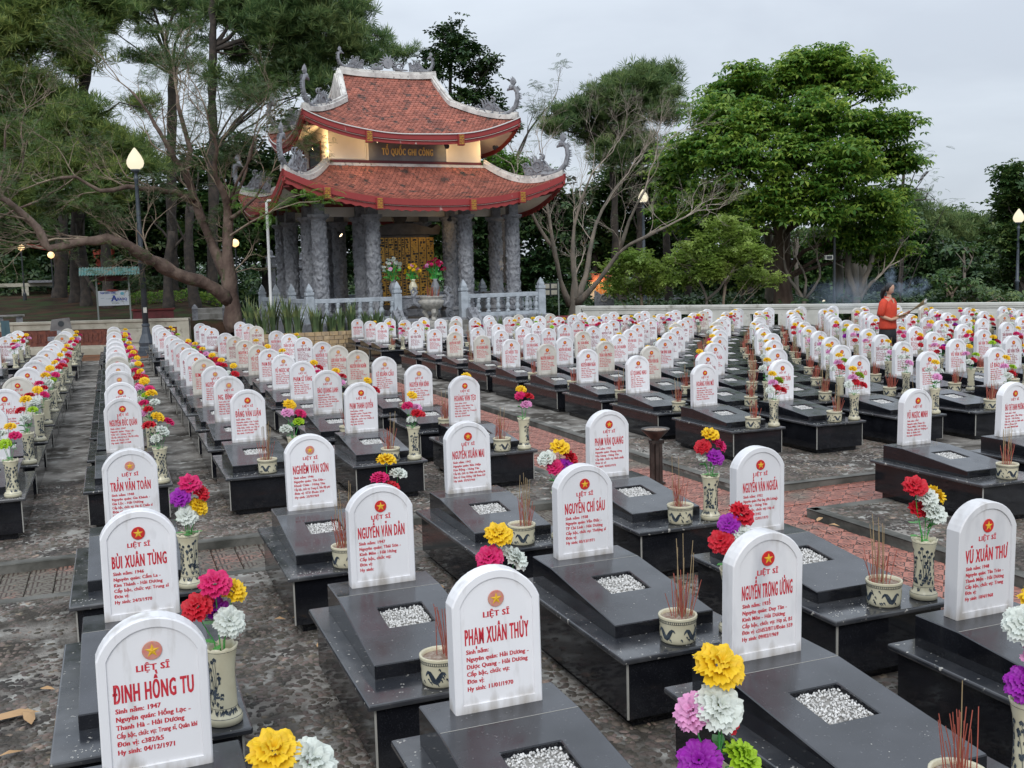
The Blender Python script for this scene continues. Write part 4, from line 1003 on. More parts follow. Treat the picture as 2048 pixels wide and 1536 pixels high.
for par, fx, fy, ff, sc_, bk in ((lroof, EX, EY, lambda t: (EX*(1-t)+TXh*t, EY*(1-t)+TYh*t, zL(1,t)), .98, .30), (uroof, 3.86, UY, lambda t: (hxU(t), UY*(1-t), zU(1,t)), .92, .30)):
    for sx in (-1,1):
        for sy in (-1,1):
            x, y, z = ff(.11); x0, y0, z0 = ff(.45)
            o = obj('eave_dragon', MD, par, bak((sx*x, sy*y, z+.12)), math.atan2(sy*(y-y0), sx*(x-x0)), sc_); o.rotation_mode = 'XYZ'
            o.rotation_euler.y = -.10
for x, ry in ((-1.75, PI),(1.75, 0)):
    o = obj('ridge_dragon', MD, uroof, (x+(.25 if ry else -.25), 0, 9.72), ry, .52)
mb = MB(); mb.ext([(.18*math.cos(a), .18*math.sin(a)) for a in np.linspace(0,2*PI,17)[:-1]], -.05, .05)
for k in range(9): a = -.3+k*(PI+.6)/8; mb.tube([(.19*math.cos(a),0,.19*math.sin(a)),(.34*math.cos(a+.1),0,.34*math.sin(a+.1))], [.05,.004], 4)
for sx in (-1,1): spiral(mb, sx*.42, -.12, .16, 1.4, 0, .04, 0, sx); mb.tube([(sx*.2,0,-.16),(sx*.5,0,-.2),(sx*.75,0,-.2)], [.07,.05,.02], 5)
o = mb.build('ridge_sun', m_stone, uroof); o.location = (.05,0,9.95)
# flood lamps on the temple
def flood(x, y, z, tx, ty, tz, bright, label, energy):
    t = thing('flood_lamp', label, 'lamp', TL(x,y,z), TR, None)
    mb = MB(); d = Vector((tx-x, ty-y, tz-z)).normalized()
    mb.lathe([(.03,-.10),(.05,-.08),(.055,0),(.085,.05),(.09,.07),(.08,.07)], 14, cap=True); Mq = d.to_track_quat('Z','Y').to_matrix().to_4x4(); mb.xf(Mq)
    mb.build('housing', m_iron, t)
    mb = MB(); mb.lathe([(.02,.071),(.078,.072),(.06,.09),(.02,.10)], 14); mb.xf(Mq); mb.build('lens', m_lampw if bright else m_lamp, t)
    if energy:
        l_ = bpy.data.lights.new('flood_light', 'SPOT'); l_.energy = energy; l_.color = (1,.66,.30); l_.spot_size = R(150); l_.spot_blend = .8; l_.shadow_soft_size = .1
        lo = bpy.data.objects.new('flood_light', l_); col.objects.link(lo); lo.parent = t; lo.location = d*.14; lo.rotation_euler = (-d).to_track_quat('Z','Y').to_euler()
flood(-3.42,-2.05,6.55,-2.7,-1.9,6.8, True, 'glaring lit flood lamp under the left corner of the upper roof', 75)
flood(1.16,-2.75,6.72,2.0,-1.9,6.5, False, 'lit flood lamp by the right end of the gold lettered panel', 16)
flood(-1.22,-2.75,6.85,-2.2,-1.9,6.3, False, 'small flood lamp hung above the left end of the lettered panel', 10)
flood(3.1,-2.55,6.75,2.76,-1.7,6.6, False, 'flood lamp behind the right upper eave lighting the wall edge', 26)
flood(1.2,-2.75,4.25,1.5,-1,2.5, False, 'small lit lamp at the top of the column right of the altar', 12)
flood(-1.9,.4,3.9,-.6,-.4,2.6, False, 'warm lamp between the inner columns beside the gold stele', 50)
flood(3.9,-1.6,2.2,3.46,-2.9,3.4, False, 'warm lamp lighting the right front column', 14)
# stone balustrade (its own thing)
def rail_part(p, x0, y0, x1, y1, posts):
    a, b = Vector((x0,y0,0)), Vector((x1,y1,0)); d = (b-a).normalized(); L = (b-a).length; n = Vector((-d.y, d.x, 0))
    def bar(z0, z1, w_, nm):
        mb = MB(); q = [a-n*w_, b-n*w_, b+n*w_, a+n*w_]; mb.prism([(v.x,v.y) for v in q], z0, z1); mb.build(nm, m_rail, p, bevel=.01)
    bar(FZ+.62, FZ+.76, .08, 'handrail'); bar(FZ, FZ+.12, .08, 'bottom_rail')
    k = max(2, int(L/.335))
    for i in range(k):
        c = a+(b-a)*((i+.5)/k); obj('baluster', ME_BAL, p, (c.x, c.y, FZ+.12))
mb = MB(); mb.lathe([(.085,0),(.085,.05),(.05,.07),(.045,.10),(.085,.17),(.09,.21),(.05,.31),(.045,.34),(.075,.37),(.05,.40),(.08,.45),(.08,.50)], 12); ME_BAL = mb.mesh('baluster', m_rail, smooth=True)
mb = MB(); mb.box(-.13,.13,-.13,.13,-.02,.84); mb.box(-.105,.105,-.105,.105,.84,.88); mb.box(-.135,.135,-.135,.135,.88,.98); mb.lathe([(.13,.98),(.145,1.05),(.12,1.10),(.06,1.2),(.01,1.27)], 4, sq=.72); ME_POST = mb.mesh('post', m_rail, bevel=.008)
bal = thing('stone_balustrade', 'pale grey stone balustrade with pointed posts round the temple platform', 'balustrade', (TX,TY,0), TR)
RX, RY = 4.12, -4.02
for (a, b, c, d) in ((-RX,RY,-1.22,RY),(1.12,RY,RX-.1,RY),(-RX,RY,-RX,4.0),(RX-.1,RY,RX-.1,4.0),(-RX,4.0,RX-.1,4.0)): rail_part(bal, a, b, c, d, None)
for x, y in [(-RX,RY),(-1.22,RY),(1.12,RY),(RX-.1,RY)]+[(sx,yy) for sx in (-RX,RX-.1) for yy in (-1.4,1.3,4.0)]: obj('post', ME_POST, bal, (x,y,FZ))
# stepped dragon cheeks beside the stairs
def cheek(x, label):
    mb = MB(); out = [(0,-.1),(0,1.15),(-.18,1.2),(-.34,1.02),(-.5,.98),(-.66,.78),(-.86,.72),(-1.0,.5),(-1.2,.45),(-1.32,.2),(-1.5,.15),(-1.55,-.1)]
    mb.ext(out, -.16, .16)
    for k in range(7): q = k/6; cx, cz = -.1-1.25*q, 1.0-.85*q; 
    for k in range(7):
        q = k/6
        for y in (-.17,.17): spiral(mb, -.15-1.15*q, .80-.72*q, .17, 1.4, k, .035, y, 1 if k % 2 else -1)
    for k in range(12): q = k/11; mb.tube([(-.05-1.4*q,0,1.1-1.0*q),(-.16-1.4*q,0,1.32-1.0*q)], [.08,.005], 4)
    mb.xf(Matrix.Rotation(PI/2, 4, 'Z')); o = mb.build('stair_dragon', m_stone); o.location = TL(x,-4.18,0); o.rotation_euler.z = TR
    tag(o, label, 'dragon carving', 'stone dragon cheeks beside the temple stairs')
cheek(-1.32, 'grey stone dragon cheek left of the temple stairs'); cheek(1.3, 'grey stone dragon cheek right of the temple stairs')
# stele with gilded inscriptions
m_stele = mat('stele_stone', (.10,.085,.075), .6, c2=(.06,.05,.045), scale=4)
ste = thing('stele', 'tall stone stele faced with gilded vertical inscriptions inside the temple', 'stele', TL(0,-.8,FZ), TR)
mb = MB(); mb.box(-.95,1.0,-.28,.28,.25,2.9); mb.build('slab', m_stele, ste, bevel=.02)
mb = MB(); mb.box(-1.2,1.2,-.5,.5,0,.25); mb.build('plinth', m_stone, ste, bevel=.02)
mb = MB(); mb.ext([(-1.35,2.9),(-1.45,3.15),(-1.3,3.28),(-1.1,3.12),(-.4,3.3),(.4,3.3),(1.1,3.12),(1.3,3.28),(1.45,3.15),(1.35,2.9)], -.4, .4); mb.ext([(.26*math.cos(a), 3.55+.27*math.sin(a)) for a in np.linspace(0,2*PI,19)[:-1]], -.1, .1); mb.build('stone_roof', m_stele, ste)
g = random.Random(9)
x = -.88
while x < .9:
    w_ = g.choice((.13,.22,.30)); mb = MB(); mb.box(x, x+w_-.03, -.30, -.281, .42, 2.8); p_ = mb.build('gilded_panel', m_gold, ste)
    mb = MB(); z = 2.75; 
    while z > .5:
        h = g.uniform(.04,.1)
        for k in range(g.randint(1,3)): xx = x+g.uniform(.01, max(w_-.10,.012)); mb.box(xx, min(xx+g.uniform(.015,.09), x+w_-.035), -.305,-.3005, z-h+g.uniform(0,.03), z)
        z -= h+.02
    o = mb.build('inscription_strokes', m_black, p_); o['kind'] = 'stuff'
    x += w_
# altar, urn and offerings
alt = thing('altar', 'carved grey stone altar table with scroll legs in front of the stele', 'altar', TL(-.02,-3.3,FZ), TR)
mb = MB(); mb.box(-1.0,.95,-.28,.35,.68,.76); mb.build('table_top', m_stone, alt, bevel=.015)
mb = MB(); mb.ext([(-.95,.68),(-.98,.45),(-.9,.3),(-.7,.34),(-.5,.44),(-.2,.38),(0,.45),(.2,.38),(.5,.44),(.7,.34),(.85,.3),(.93,.45),(.9,.68)], -.24, -.16); mb.build('apron', m_stone, alt)
for sx in (-1,1):
    mb = MB(); mb.ext([(sx*.96,.68),(sx*1.0,.4),(sx*.85,.15),(sx*.95,0),(sx*.7,0),(sx*.66,.2),(sx*.8,.45),(sx*.78,.68)][::1 if sx<0 else -1], -.22, .3)
    for y in (-.24,): spiral(mb, sx*.86, .13, .13, 1.6, 0, .035, y, -sx)
    mb.build('leg', m_stone, alt)
urn = thing('incense_urn', 'large pale stone incense urn with dragon handles on a pedestal', 'urn', TL(-.12,-4.25,.0), TR)
m_urn = mat('pale_urn_stone', (.40,.38,.34), .75, c2=(.26,.25,.23), scale=9, bump=.7, bscale=18)
mb = MB(); mb.box(-.48,.48,-.3,.3,.62,.82); mb.build('pedestal', m_urn, urn, bevel=.02)
mb = MB(); mb.lathe([(.10,1.12),(.2,1.16),(.34,1.26),(.42,1.38),(.44,1.47),(.36,1.50),(.34,1.54),(.40,1.58),(.40,1.62),(.33,1.62),(.30,1.5)], 22); mb.build('bowl', m_urn, urn, smooth=True)
for k in range(3): a = -PI/2+k*2*PI/3; mb = MB(); mb.tube([(.16*math.cos(a),.16*math.sin(a),1.25),(.24*math.cos(a),.24*math.sin(a),1.08),(.16*math.cos(a),.16*math.sin(a),.95),(.20*math.cos(a),.20*math.sin(a),.82)], [.10,.085,.06,.09], 8); mb.build('leg', m_urn, urn)
for sx in (-1,1):
    mb = MB(); mb.tube([(sx*.40,0,1.30),(sx*.58,0,1.42),(sx*.62,0,1.62),(sx*.50,0,1.78),(sx*.60,0,1.92),(sx*.46,0,1.9)], [.07,.075,.07,.06,.05,.02], 8); spiral(mb, sx*.6, 1.78, .12, 1.3, 0, .04, 0, sx); mb.build('dragon_handle', m_stone, urn)
mb = MB(); g = random.Random(4)
for k in range(26): r_, a = g.uniform(0,.28), g.uniform(0,6.28); mb.tube([(r_*math.cos(a), r_*math.sin(a), 1.55),(r_*1.25*math.cos(a), r_*1.25*math.sin(a), 1.55+g.uniform(.15,.42))], .008, 3, m=g.choice((0,0,1)))
o = mb.build('incense_sticks', [m_stick, m_ash]); o.location = TL(-.12,-4.25,0); o.rotation_euler.z = TR; tag(o, 'bunch of incense sticks burning in the large stone urn', 'incense')
def vase_flowers(x, y, z, colr, label, n, spread, vs, stone):
    t = thing('altar_vase', 'grey stone altar vase holding %s' % label if stone else 'painted altar vase holding %s' % label, 'vase', TL(x,y,z), TR)
    mb = MB(); mb.lathe([(.09*vs,0),(.07*vs,.05),(.13*vs,.2),(.15*vs,.3),(.10*vs,.42),(.06*vs,.48),(.10*vs,.55)], 16); mb.build('vase_body', m_stone if stone else m_cream, t, smooth=True)
    f = thing('flower_arrangement', '%s on the temple altar' % label, 'flowers', TL(x,y,z+.55), TR)
    g = random.Random(int(x*100)+5); mb = MB(); k_ = 0
    for i in range(n):
        a, e = g.uniform(0,6.28), g.uniform(0,1); r_ = spread*math.sqrt(e); p = Vector((r_*math.cos(a), r_*math.sin(a)*.7, .12+.5*spread/.4*(1-e*.75)+g.uniform(0,.12)))
        mb.tube([(0,0,-.15),(p.x*.4,p.y*.4,p.z*.4),tuple(p)], .008, 4, cap=False)
        b = obj('blossom', ME_BLOS[colr if g.random() < .9 else 'pink'][i % 2], f, p, g.uniform(0,6), 1.0); b.rotation_euler = (g.uniform(-.9,1.0), g.uniform(-.8,.8), 0)
    mb.build('stems', m_stem, f)
    mb = MB()
    for i in range(26):
        a = g.uniform(0,6.28); r_ = spread*g.uniform(.2,.9); z_ = g.uniform(-.02,.35); s_ = .09
        mb.add([(r_*math.cos(a)+g.uniform(-s_,s_), r_*math.sin(a)*.7+g.uniform(-s_,s_), z_+g.uniform(-s_,s_)) for _ in range(3)]+[(r_*math.cos(a)*.6, r_*math.sin(a)*.5, z_-.05)], [(0,1,2),(0,3,1)])
    mb.build('foliage', m_pleaf, f)
vase_flowers(-1.08,-3.2,FZ+.76-.0,'white','white flower spray left', 22, .40, 1, True)
vase_flowers(-.36,-3.15,FZ+.76,'yellow','yellow chrysanthemums middle', 12, .26, 1, False)
vase_flowers(.42,-3.2,FZ+.76,'rose','crimson flower mass right', 24, .38, 1, True)
# ------------------------------------------------------------------ planter with yellow stone bricks, snake plants
m_ybrick = mat('yellow_cladding_stone', (.42,.30,.16), .8, c2=(.30,.23,.15), scale=5, bump=.3, bscale=24, c3=(.55,.42,.26), s3=3, lo3=.5, hi3=.7)
pl = thing('planter', 'raised planter clad in yellowish stone bricks before the temple', 'planter', (0,0,0))
mb = MB(); mb.box(3.95,8.2,31.0,32.3,-.13,.60); mb.build('core', m_mortar, pl)
g = random.Random(2); z = -.1; r_ = 0
while z < .58:
    h = .13; x = 3.95-(.12 if r_ % 2 else 0)
    while x < 8.2:
        w_ = g.uniform(.2,.34); x1 = min(x+w_, 8.2)
        if x1-max(x,3.95) > .05: mb = MB(); mb.box(max(x,3.95)+.008, x1-.008, 30.95-g.uniform(0,.02), 31.03, z+.006, z+h-.006); mb.build('brick', m_ybrick, pl)
        x += w_
    z += h; r_ += 1
m_snake = mat('snake_plant_leaf', (.075,.12,.05), .5, c2=(.22,.25,.09), scale=3, lo=.45, hi=.6, island=.35, trans=.15, rnd=False)
def sword_clump(mb, x, y, z, n, h, g, lean=.35):
    for k in range(n):
        a = g.uniform(0,6.28); L = h*g.uniform(.6,1.1); le = g.uniform(.05,lean)*L; w_ = g.uniform(.022,.04); r0 = g.uniform(0,.14)
        d = Vector((math.cos(a), math.sin(a), 0)); s = Vector((-d.y, d.x, 0)); p0 = Vector((x,y,z))+d*r0
        P_ = [p0+d*le*q*q+Vector((0,0,L*q)) for q in (0,.35,.7,1)]
        mb.add([P_[0]-s*w_, P_[0]+s*w_, P_[1]+s*w_*1.2, P_[1]-s*w_*1.2, P_[2]+s*w_, P_[2]-s*w_, P_[3]], [(0,1,2,3),(3,2,4,5),(5,4,6)])
g = random.Random(12)
for i, (x, y, z, n, h) in enumerate([(3.9+.36*k+g.uniform(-.1,.1), 31.3+g.uniform(0,.8), .58, 30, g.uniform(.7,1.15)*(1.2 if k < 5 else .85)) for k in range(12)]+[(TX-1.9+.5*k, TY-4.7, .2, 22, .9) for k in range(2)]+[(TX+1.9+.45*k, TY-4.75, .1, 20, .8) for k in range(5)]):
    mb = MB(); sword_clump(mb, 0, 0, 0, n, h, g); o = mb.build('snake_plant', m_snake); o.location = (x,y,z)
    tag(o, 'upright sword leaved plant, %s clump from the left before the temple' % ORD[i+1], 'plant', 'snake plants before the temple')
# ------------------------------------------------------------------ boundary walls
m_cwall = mat('cream_wall_paint', (.50,.48,.40), .85, c2=(.38,.36,.29), scale=2.2, c3=(.2,.18,.14), s3=4, lo3=.6, hi3=.76, rnd=False)
m_rbrick = mat('red_brown_relief', (.22,.075,.05), .85, c2=(.13,.05,.04), scale=9, bump=.5, bscale=20)
m_wwall = mat('pale_wall_paint', (.60,.595,.55), .85, c2=(.48,.475,.43), scale=2, c3=(.28,.27,.23), s3=3.4, lo3=.6, hi3=.76, rnd=False)
m_dwood = mat('dark_shade', (.03,.03,.025), .9)
def frame_of(a, b): 
    d = Vector((b.x-a.x, b.y-a.y)); return math.atan2(d.y, d.x), d.length
# left wall: local x runs along it
ang, L = frame_of(LW1, LW0); lw = thing('boundary_wall', 'low cream boundary wall with red brown relief panels at the left', 'wall', (LW1.x, LW1.y, 0), ang)
mb = MB(); mb.box(0, L, -.13, .13, .98, 1.08); mb.build('coping', m_cwall, lw, bevel=.012)
mb = MB(); mb.box(0, L, -.08, .08, -.15, .22); mb.box(0, L, -.08, .08, .78, .98); mb.build('wall_body', m_cwall, lw)
mb = MB(); mb.box(0, L, -.14, -.081, -.15, .12); mb.build('plinth', m_cwall, lw, bevel=.01)
x = L; k = 0
while x > .2:
    mb = MB(); mb.box(x-.42, x, -.10, .10, -.15, 1.0 if k else 1.04); mb.build('pier', m_cwall, lw, bevel=.008)
    w_ = [.72,.85,1.3,1.5,.7,1.4,1.4,1.4,1.4][k % 9]; x0 = x-.42-w_
    if k == 1:
        mb = MB(); mb.box(x0, x0+w_, -.07, .07, .22, .78); mb.box(x0+.06, x0+w_-.06, -.10, -.06, .27, .73); mb.build('relief_panel', m_cwall, lw, bevel=.02)
    else:
        mb = MB(); mb.box(x0, x0+w_, -.05, .05, .22, .78); pn = mb.build('relief_panel', m_rbrick, lw)
        mb = MB(); g = random.Random(k)
        if k == 0: spiral(mb, x0+w_/2, .5, .22, 2, 0, .035, -.07)
        else:
            for q in range(int(w_/.16)): mb.box(x0+.05+q*.16, x0+.05+q*.16+g.uniform(.05,.12), -.075, -.045, .30+g.uniform(0,.08), .70-g.uniform(0,.1))
        o = mb.build('relief', m_rbrick, pn); o['kind'] = 'stuff'
    x = x0; k += 1
# right wall
WEND = WA + WD*26
ang, L = frame_of(WA, WEND); rw = thing('boundary_wall', 'long pale boundary wall with rectangular openings behind the right rows', 'wall', (WA.x, WA.y, 0), ang)
mb = MB(); mb.box(-.05, L, -.14, .14, .95, 1.05); mb.build('coping', m_wwall, rw, bevel=.012)
mb = MB(); mb.box(0, L, -.09, .09, .74, .95); mb.box(0, L, -.09, .09, -.15, .26); mb.build('wall_body', m_wwall, rw)
mb = MB(); mb.box(-.02, L, -.12, .12, .90, .951); mb.build('moulding', m_wwall, rw)
x = 0; k = 0
while x < L-1:
    w_ = 1.25 if k == 0 else .62; mb = MB(); mb.box(x, x+w_, -.095, .095, -.15, .745); mb.build('pier', m_wwall, rw)
    x += w_+ (.95 if k % 2 == 0 else .3); k += 1
# side return of the wall towards the temple
mb = MB(); mb.box(-.25,-.05,-.2,.25,-.15,1.07); mb.build('end_pier', m_wwall, rw, bevel=.01)

# ------------------------------------------------------------------ street lamps
m_pole = mat('blue_grey_painted_iron', (.055,.07,.09), .45, c2=(.08,.095,.115), scale=6, spec=.5)
m_globe = mat('glowing_lamp_globe', (.05,.05,.04), .6, emit=(1,.90,.66), estr=1.02)
def street_lamp(x, y, z0, label, s=1, e=25):
    t = thing('street_lamp', label, 'street lamp', (x,y,z0), 0, 'tall lamps with flame shaped globes'); t.scale = (s,s,s)
    mb = MB(); mb.box(-.3,.3,-.3,.3,-.3,.16); mb.lathe([(.27,.16),(.27,.26),(.24,.30),(.27,.42),(.235,.5),(.15,.72),(.115,.95),(.135,.98),(.135,1.03),(.105,1.06)], 12); mb.build('lamp_base', m_pole, t)
    mb = MB(); mb.lathe([(.10,1.05),(.088,3.0),(.115,3.03),(.115,3.12),(.08,3.16),(.06,5.75),(.085,5.8),(.085,5.86),(.06,5.9),(.05,6.02),(.10,6.05),(.15,6.09),(.16,6.14)], 14); mb.build('lamp_post', m_pole, t, smooth=True)
    mb = MB(); mb.lathe([(.14,6.13),(.235,6.22),(.275,6.33),(.265,6.43),(.20,6.58),(.115,6.71),(.045,6.81),(.005,6.85)], 20); mb.build('globe', m_globe, t, smooth=True)
    mb = MB(); mb.box(-.05,.06,-.112,-.1,1.42,1.6); mb.build('sticker', m_wwall, t)
street_lamp(1.01, 37.2-.9, -.1, 'tall blue grey street lamp with lit globe, left of the temple')
p = W(1289, 600, 57); street_lamp(p.x, p.y, -.1, 'street lamp with lit globe left of the large broad tree')
p = W(2038, 417, 60); street_lamp(p.x, p.y, p.z-6.85, 'street lamp with lit globe at the far right edge')
# ------------------------------------------------------------------ things on the left slope
def at_ground(px, py, lo=20, hi=150):      # where the view ray meets the terrain
    d = ray(px, py); h = math.hypot(d.x, d.y)
    q = lo
    while q < hi:
        p = Vector((d.x/h*q, d.y/h*q, CAM_H+d.z/h*q))
        if p.z <= gz(p.x, p.y): return Vector((p.x, p.y, gz(p.x, p.y)))
        q += .1
    return Vector((p.x, p.y, gz(p.x, p.y)))
m_teal = mat('teal_roof_sheet', (.07,.20,.19), .5, c2=(.14,.20,.17), scale=6, c3=(.25,.17,.1), s3=9)
m_postg = mat('grey_green_post', (.25,.28,.26), .6)
m_board = mat('white_sign_board', (.62,.66,.70), .5)
m_blue = mat('blue_print', (.02,.05,.35), .5); m_cyan = mat('cyan_print', (.12,.45,.6), .5); m_grn = mat('grey_print', (.3,.38,.45), .6)
D0 = 41.5
a, b = W(196.5, 600, D0), W(258, 600, D0); base = Vector((a.x, a.y, 0)); an = math.atan2(b.y-a.y, b.x-a.x); Wd = (b-a).length
za = gz(a.x, a.y)
sg = thing('notice_board', 'white notice board on posts under a teal corrugated roof', 'sign board', (a.x, a.y, 0), an)
Z = lambda py: W(228, py, D0).z
mb = MB(); mb.box(-.06,0,-.03,.03,za-.3,Z(550)); mb.build('post', m_postg, sg); mb = MB(); mb.box(Wd,Wd+.06,-.03,.03,za-.3,Z(550)); mb.build('post', m_postg, sg)
mb = MB(); mb.box(0,Wd,-.02,.02,Z(611),Z(581.5)); bd = mb.build('board', m_board, sg)
def flat_text(s, h, x, z, width, m, parent, y=-.023, name='printed_lettering'):
    V, T_ = text_geo(s, h, x, z, width=width, sx=.95); V[:, 1] += y; return obj(name, np_mesh(name, V, T_, m), parent)
H_ = Z(581.5)-Z(611)
flat_text('TRẠM NƯỚC UỐNG', .075, .07, Z(611)+H_*.80, .52*Wd, m_blue, bd)
flat_text('LRAOQ', .10, .56*Wd, Z(611)+H_*.34, .38*Wd, m_blue, bd)
flat_text('A', .22, .43*Wd, Z(611)+H_*.30, .2*Wd, m_blue, bd)
mb = MB(); mb.box(.42*Wd,.95*Wd,-.0235,-.0205,Z(611)+H_*.22,Z(611)+H_*.245); mb.box(.08*Wd,.2*Wd,-.0235,-.0205,Z(611)+H_*.5,Z(611)+H_*.53); mb.box(.25*Wd,.38*Wd,-.0235,-.0205,Z(611)+H_*.45,Z(611)+H_*.475); mb.build('printed_line', m_grn, bd)
mb = MB(); mb.ext([(.79*Wd+.07*math.cos(q), Z(611)+H_*.8+.06*math.sin(q)) for q in np.linspace(0,2*PI,13)[:-1]], -.0235, -.0205); mb.build('round_logo', m_cyan, bd)
mb = MB(); mb.ext([(.25*Wd,Z(581)),(.32*Wd,Z(579)),(.58*Wd,Z(579)),(.68*Wd,Z(581.5)),(.46*Wd,Z(583))], -.05, -.025); mb.build('red_ribbon', m_fascia, sg)
mb = MB(); n = 44
for i in range(n):
    x0, x1 = -.6+i*(Wd+1.05)/n, -.6+(i+1)*(Wd+1.05)/n; z0, z1 = (.02 if i % 2 else -.02), (-.02 if i % 2 else .02)
    zt, zb_ = Z(534), Z(550); mb.add([(x0,-.45,zb_+z0),(x1,-.45,zb_+z1),(x1,.1,zt+z1),(x0,.1,zt+z0)], [(0,1,2,3)])
    mb.add([(x0,.1,zt+z0),(x1,.1,zt+z1),(x1,.6,zb_+z1),(x0,.6,zb_+z0)], [(0,1,2,3)])
mb.build('corrugated_roof', m_teal, sg)
mb = MB(); mb.ext([(.0,Z(552)),(Wd,Z(552)),(Wd,Z(562)),(0,Z(562))], .05, .1); mb.build('backboard', m_dred, sg)
def boxthing(name, label, cat, px0, px1, pyt, pyb, dist, dep, m, zb=None, bev=.02):
    a, b = W(px0, pyb, dist), W(px1, pyb, dist); an = math.atan2(b.y-a.y, b.x-a.x); w_ = (b-a).length
    t = thing(name, label, cat, (a.x, a.y, 0), an); z1 = W((px0+px1)/2, pyt, dist).z; z0 = zb if zb is not None else W((px0+px1)/2, pyb, dist).z
    return t, w_, z0, z1
t, w_, z0, z1 = boxthing('planter_box', 'long dark red planter box above the left wall', 'planter', 267, 348, 617, 640, 39.6, .5, m_maroon)
z0 = gz(1.3, 39.6)-.2
mb = MB(); mb.box(0,w_,-.25,.25,z0,z1-.06); mb.build('trough', mat('red_planter', (.17,.035,.04), .7, c2=(.12,.03,.03), scale=5), t, bevel=.01); mb = MB(); mb.box(-.05,w_+.05,-.3,.3,z1-.06,z1); mb.build('rim', m_dred, t); mb = MB(); mb.box(.03,w_-.03,-.22,.22,z1-.01,z1+.012); mb.build('soil_fill', m_soil, t)
# concrete stairs with side posts at the foot of the leaning tree
st = thing('garden_stairs', 'grey garden stairs with two square posts left of the leaning tree', 'stairs', (0,0,0))
a = W(388, 640, 38.6); b_ = W(440, 640, 38.6); an = math.atan2(b_.y-a.y, b_.x-a.x)
st.location = (a.x, a.y, 0); st.rotation_euler.z = an
for k in range(6): mb = MB(); mb.box(.12,1.05,k*.32,k*.32+.34,-.15,.32+.2*k); mb.build('step', m_step, st, bevel=.012)
for x in (-.05, 1.0): mb = MB(); mb.box(x,x+.2,-.25,-.02,-.15,1.28); mb.lathe([(.12,1.28),(.15,1.34),(.12,1.42),(.03,1.5)], 4, c=(x+.1,-.135), sq=.75); mb.build('post', m_stone, st)
# stone dragon lying in profile
dg = W(545, 655, 38.0); mb = MB()
pr_ = [(-1.45,0),(-1.45,.30),(-1.32,.42),(-1.1,.50),(-.9,.60),(-.6,.78),(-.3,.86),(0,.9),(.1,.6),(.1,0)]
mb.ext(pr_, -.2, .2)
for k in range(10): q = k/9; p0 = Vector((-1.35+1.4*q, 0, .42+.5*q)); mb.tube([p0, p0+Vector((.02,0,.15)), p0+Vector((.10,0,.30+.06*(k%3)))], [.10,.06,.005], 5)
for k in range(10):
    for y in (-.22,.22): spiral(mb, -1.25+.14*k, .18+.04*k, .15, 1.3, k, .04, y, 1 if k % 2 else -1)
o = mb.build('stone_dragon', m_stone); o.location = (dg.x, dg.y, .1); o.rotation_euler.z = -R(8); o.scale = (1.15,1,1.05); tag(o, 'grey stone dragon with spiky back beside the leaning tree', 'dragon carving')
# slim white pole, carved pillars
a, b = W(545, 680, 33.6), W(533, 405, 33.6)
mb = MB(); mb.tube([(a.x,a.y,-.1),(b.x,b.y,b.z),(b.x+.06,b.y,b.z+.06),(b.x+.14,b.y,b.z+.06)], .045, 8); o = mb.build('white_pole', m_wire); tag(o, 'slim white metal pole with a hooked top in front of the temple', 'pole')
for px, pyt, d_, lb in ((541, 500, 43, 'carved grey stone pillar with knob left of the temple columns'), (603, 505, 45, 'carved stone pillar half hidden behind the front left column')):
    p = W(px, pyt, d_); mb = MB(); zt = p.z
    mb.lathe([(.19,.8),(.17,1.0),(.17,zt-.75),(.25,zt-.7),(.27,zt-.62),(.21,zt-.6),(.22,zt-.35),(.27,zt-.3),(.1,zt-.22),(.10,zt-.1),(.05,zt)], 4, sq=.8)
    o = mb.build('carved_pillar', m_stone); o.location = (p.x, p.y, 0); tag(o, lb, 'pillar')
# low cream fence behind the slope and stone seats
t, w_, z0, z1 = boxthing('garden_fence', 'low cream garden fence with square openings at the far left', 'fence', -20, 134, 566, 584, 58, .4, m_cwall)
zg = gz(-8, 57)-.1
mb = MB(); mb.box(0,w_,-.12,.12,zg+.72,zg+.9); mb.build('coping', m_cwall, t)
x = 0
while x < w_: mb = MB(); mb.box(x,x+.32,-.1,.1,zg-.2,zg+.73); mb.build('pier', m_cwall, t); x += 1.45
mb = MB(); mb.box(w_-1.8,w_-.3,-.5,.5,zg+.9,zg+1.02); o = mb.build('stone_bench_top', m_stone, t)
t, w_, z0, z1 = boxthing('stone_bench', 'dark stone bench behind the wall at the left edge', 'bench', -10, 50, 630, 640, 42, .4, m_stone)
mb = MB(); mb.box(0,w_,-.25,.25,z1-.07,z1); mb.build('seat', m_step, t, bevel=.01)
for x in (.05, w_-.3): mb = MB(); mb.box(x,x+.22,-.2,.2,z0-.5,z1-.07); mb.build('leg', m_stone, t)
t, w_, z0, z1 = boxthing('plaque_stand', 'grey tilted plaque stand with round emblem among the left headstones', 'plaque stand', 101, 143, 639, 662, 35.2, .3, m_stone)
mb = MB(); mb.ext([(-.02,z0),(w_+.02,z0+.04),(w_-.03,z1+.05),(.05,z1)], -.04, .04); mb.build('plaque', mat('grey_plaque', (.17,.165,.16), .7, c2=(.12,.11,.11), scale=5), t, bevel=.01)
mb = MB(); mb.box(w_*.3,w_*.5,-.05,.05,-.1,z0+.02); mb.build('leg', m_stone, t)
mb = MB(); mb.box(-.1,w_+.25,-.3,.3,z0-.30,z0-.18); mb.build('seat', m_stone, t, bevel=.01)
mb = MB(); mb.ext([(w_*.52+.09*math.cos(q), (z0+z1)/2+.05+.09*math.sin(q)) for q in np.linspace(0,2*PI,13)[:-1]], -.055, -.04); mb.build('emblem', m_iron, t)
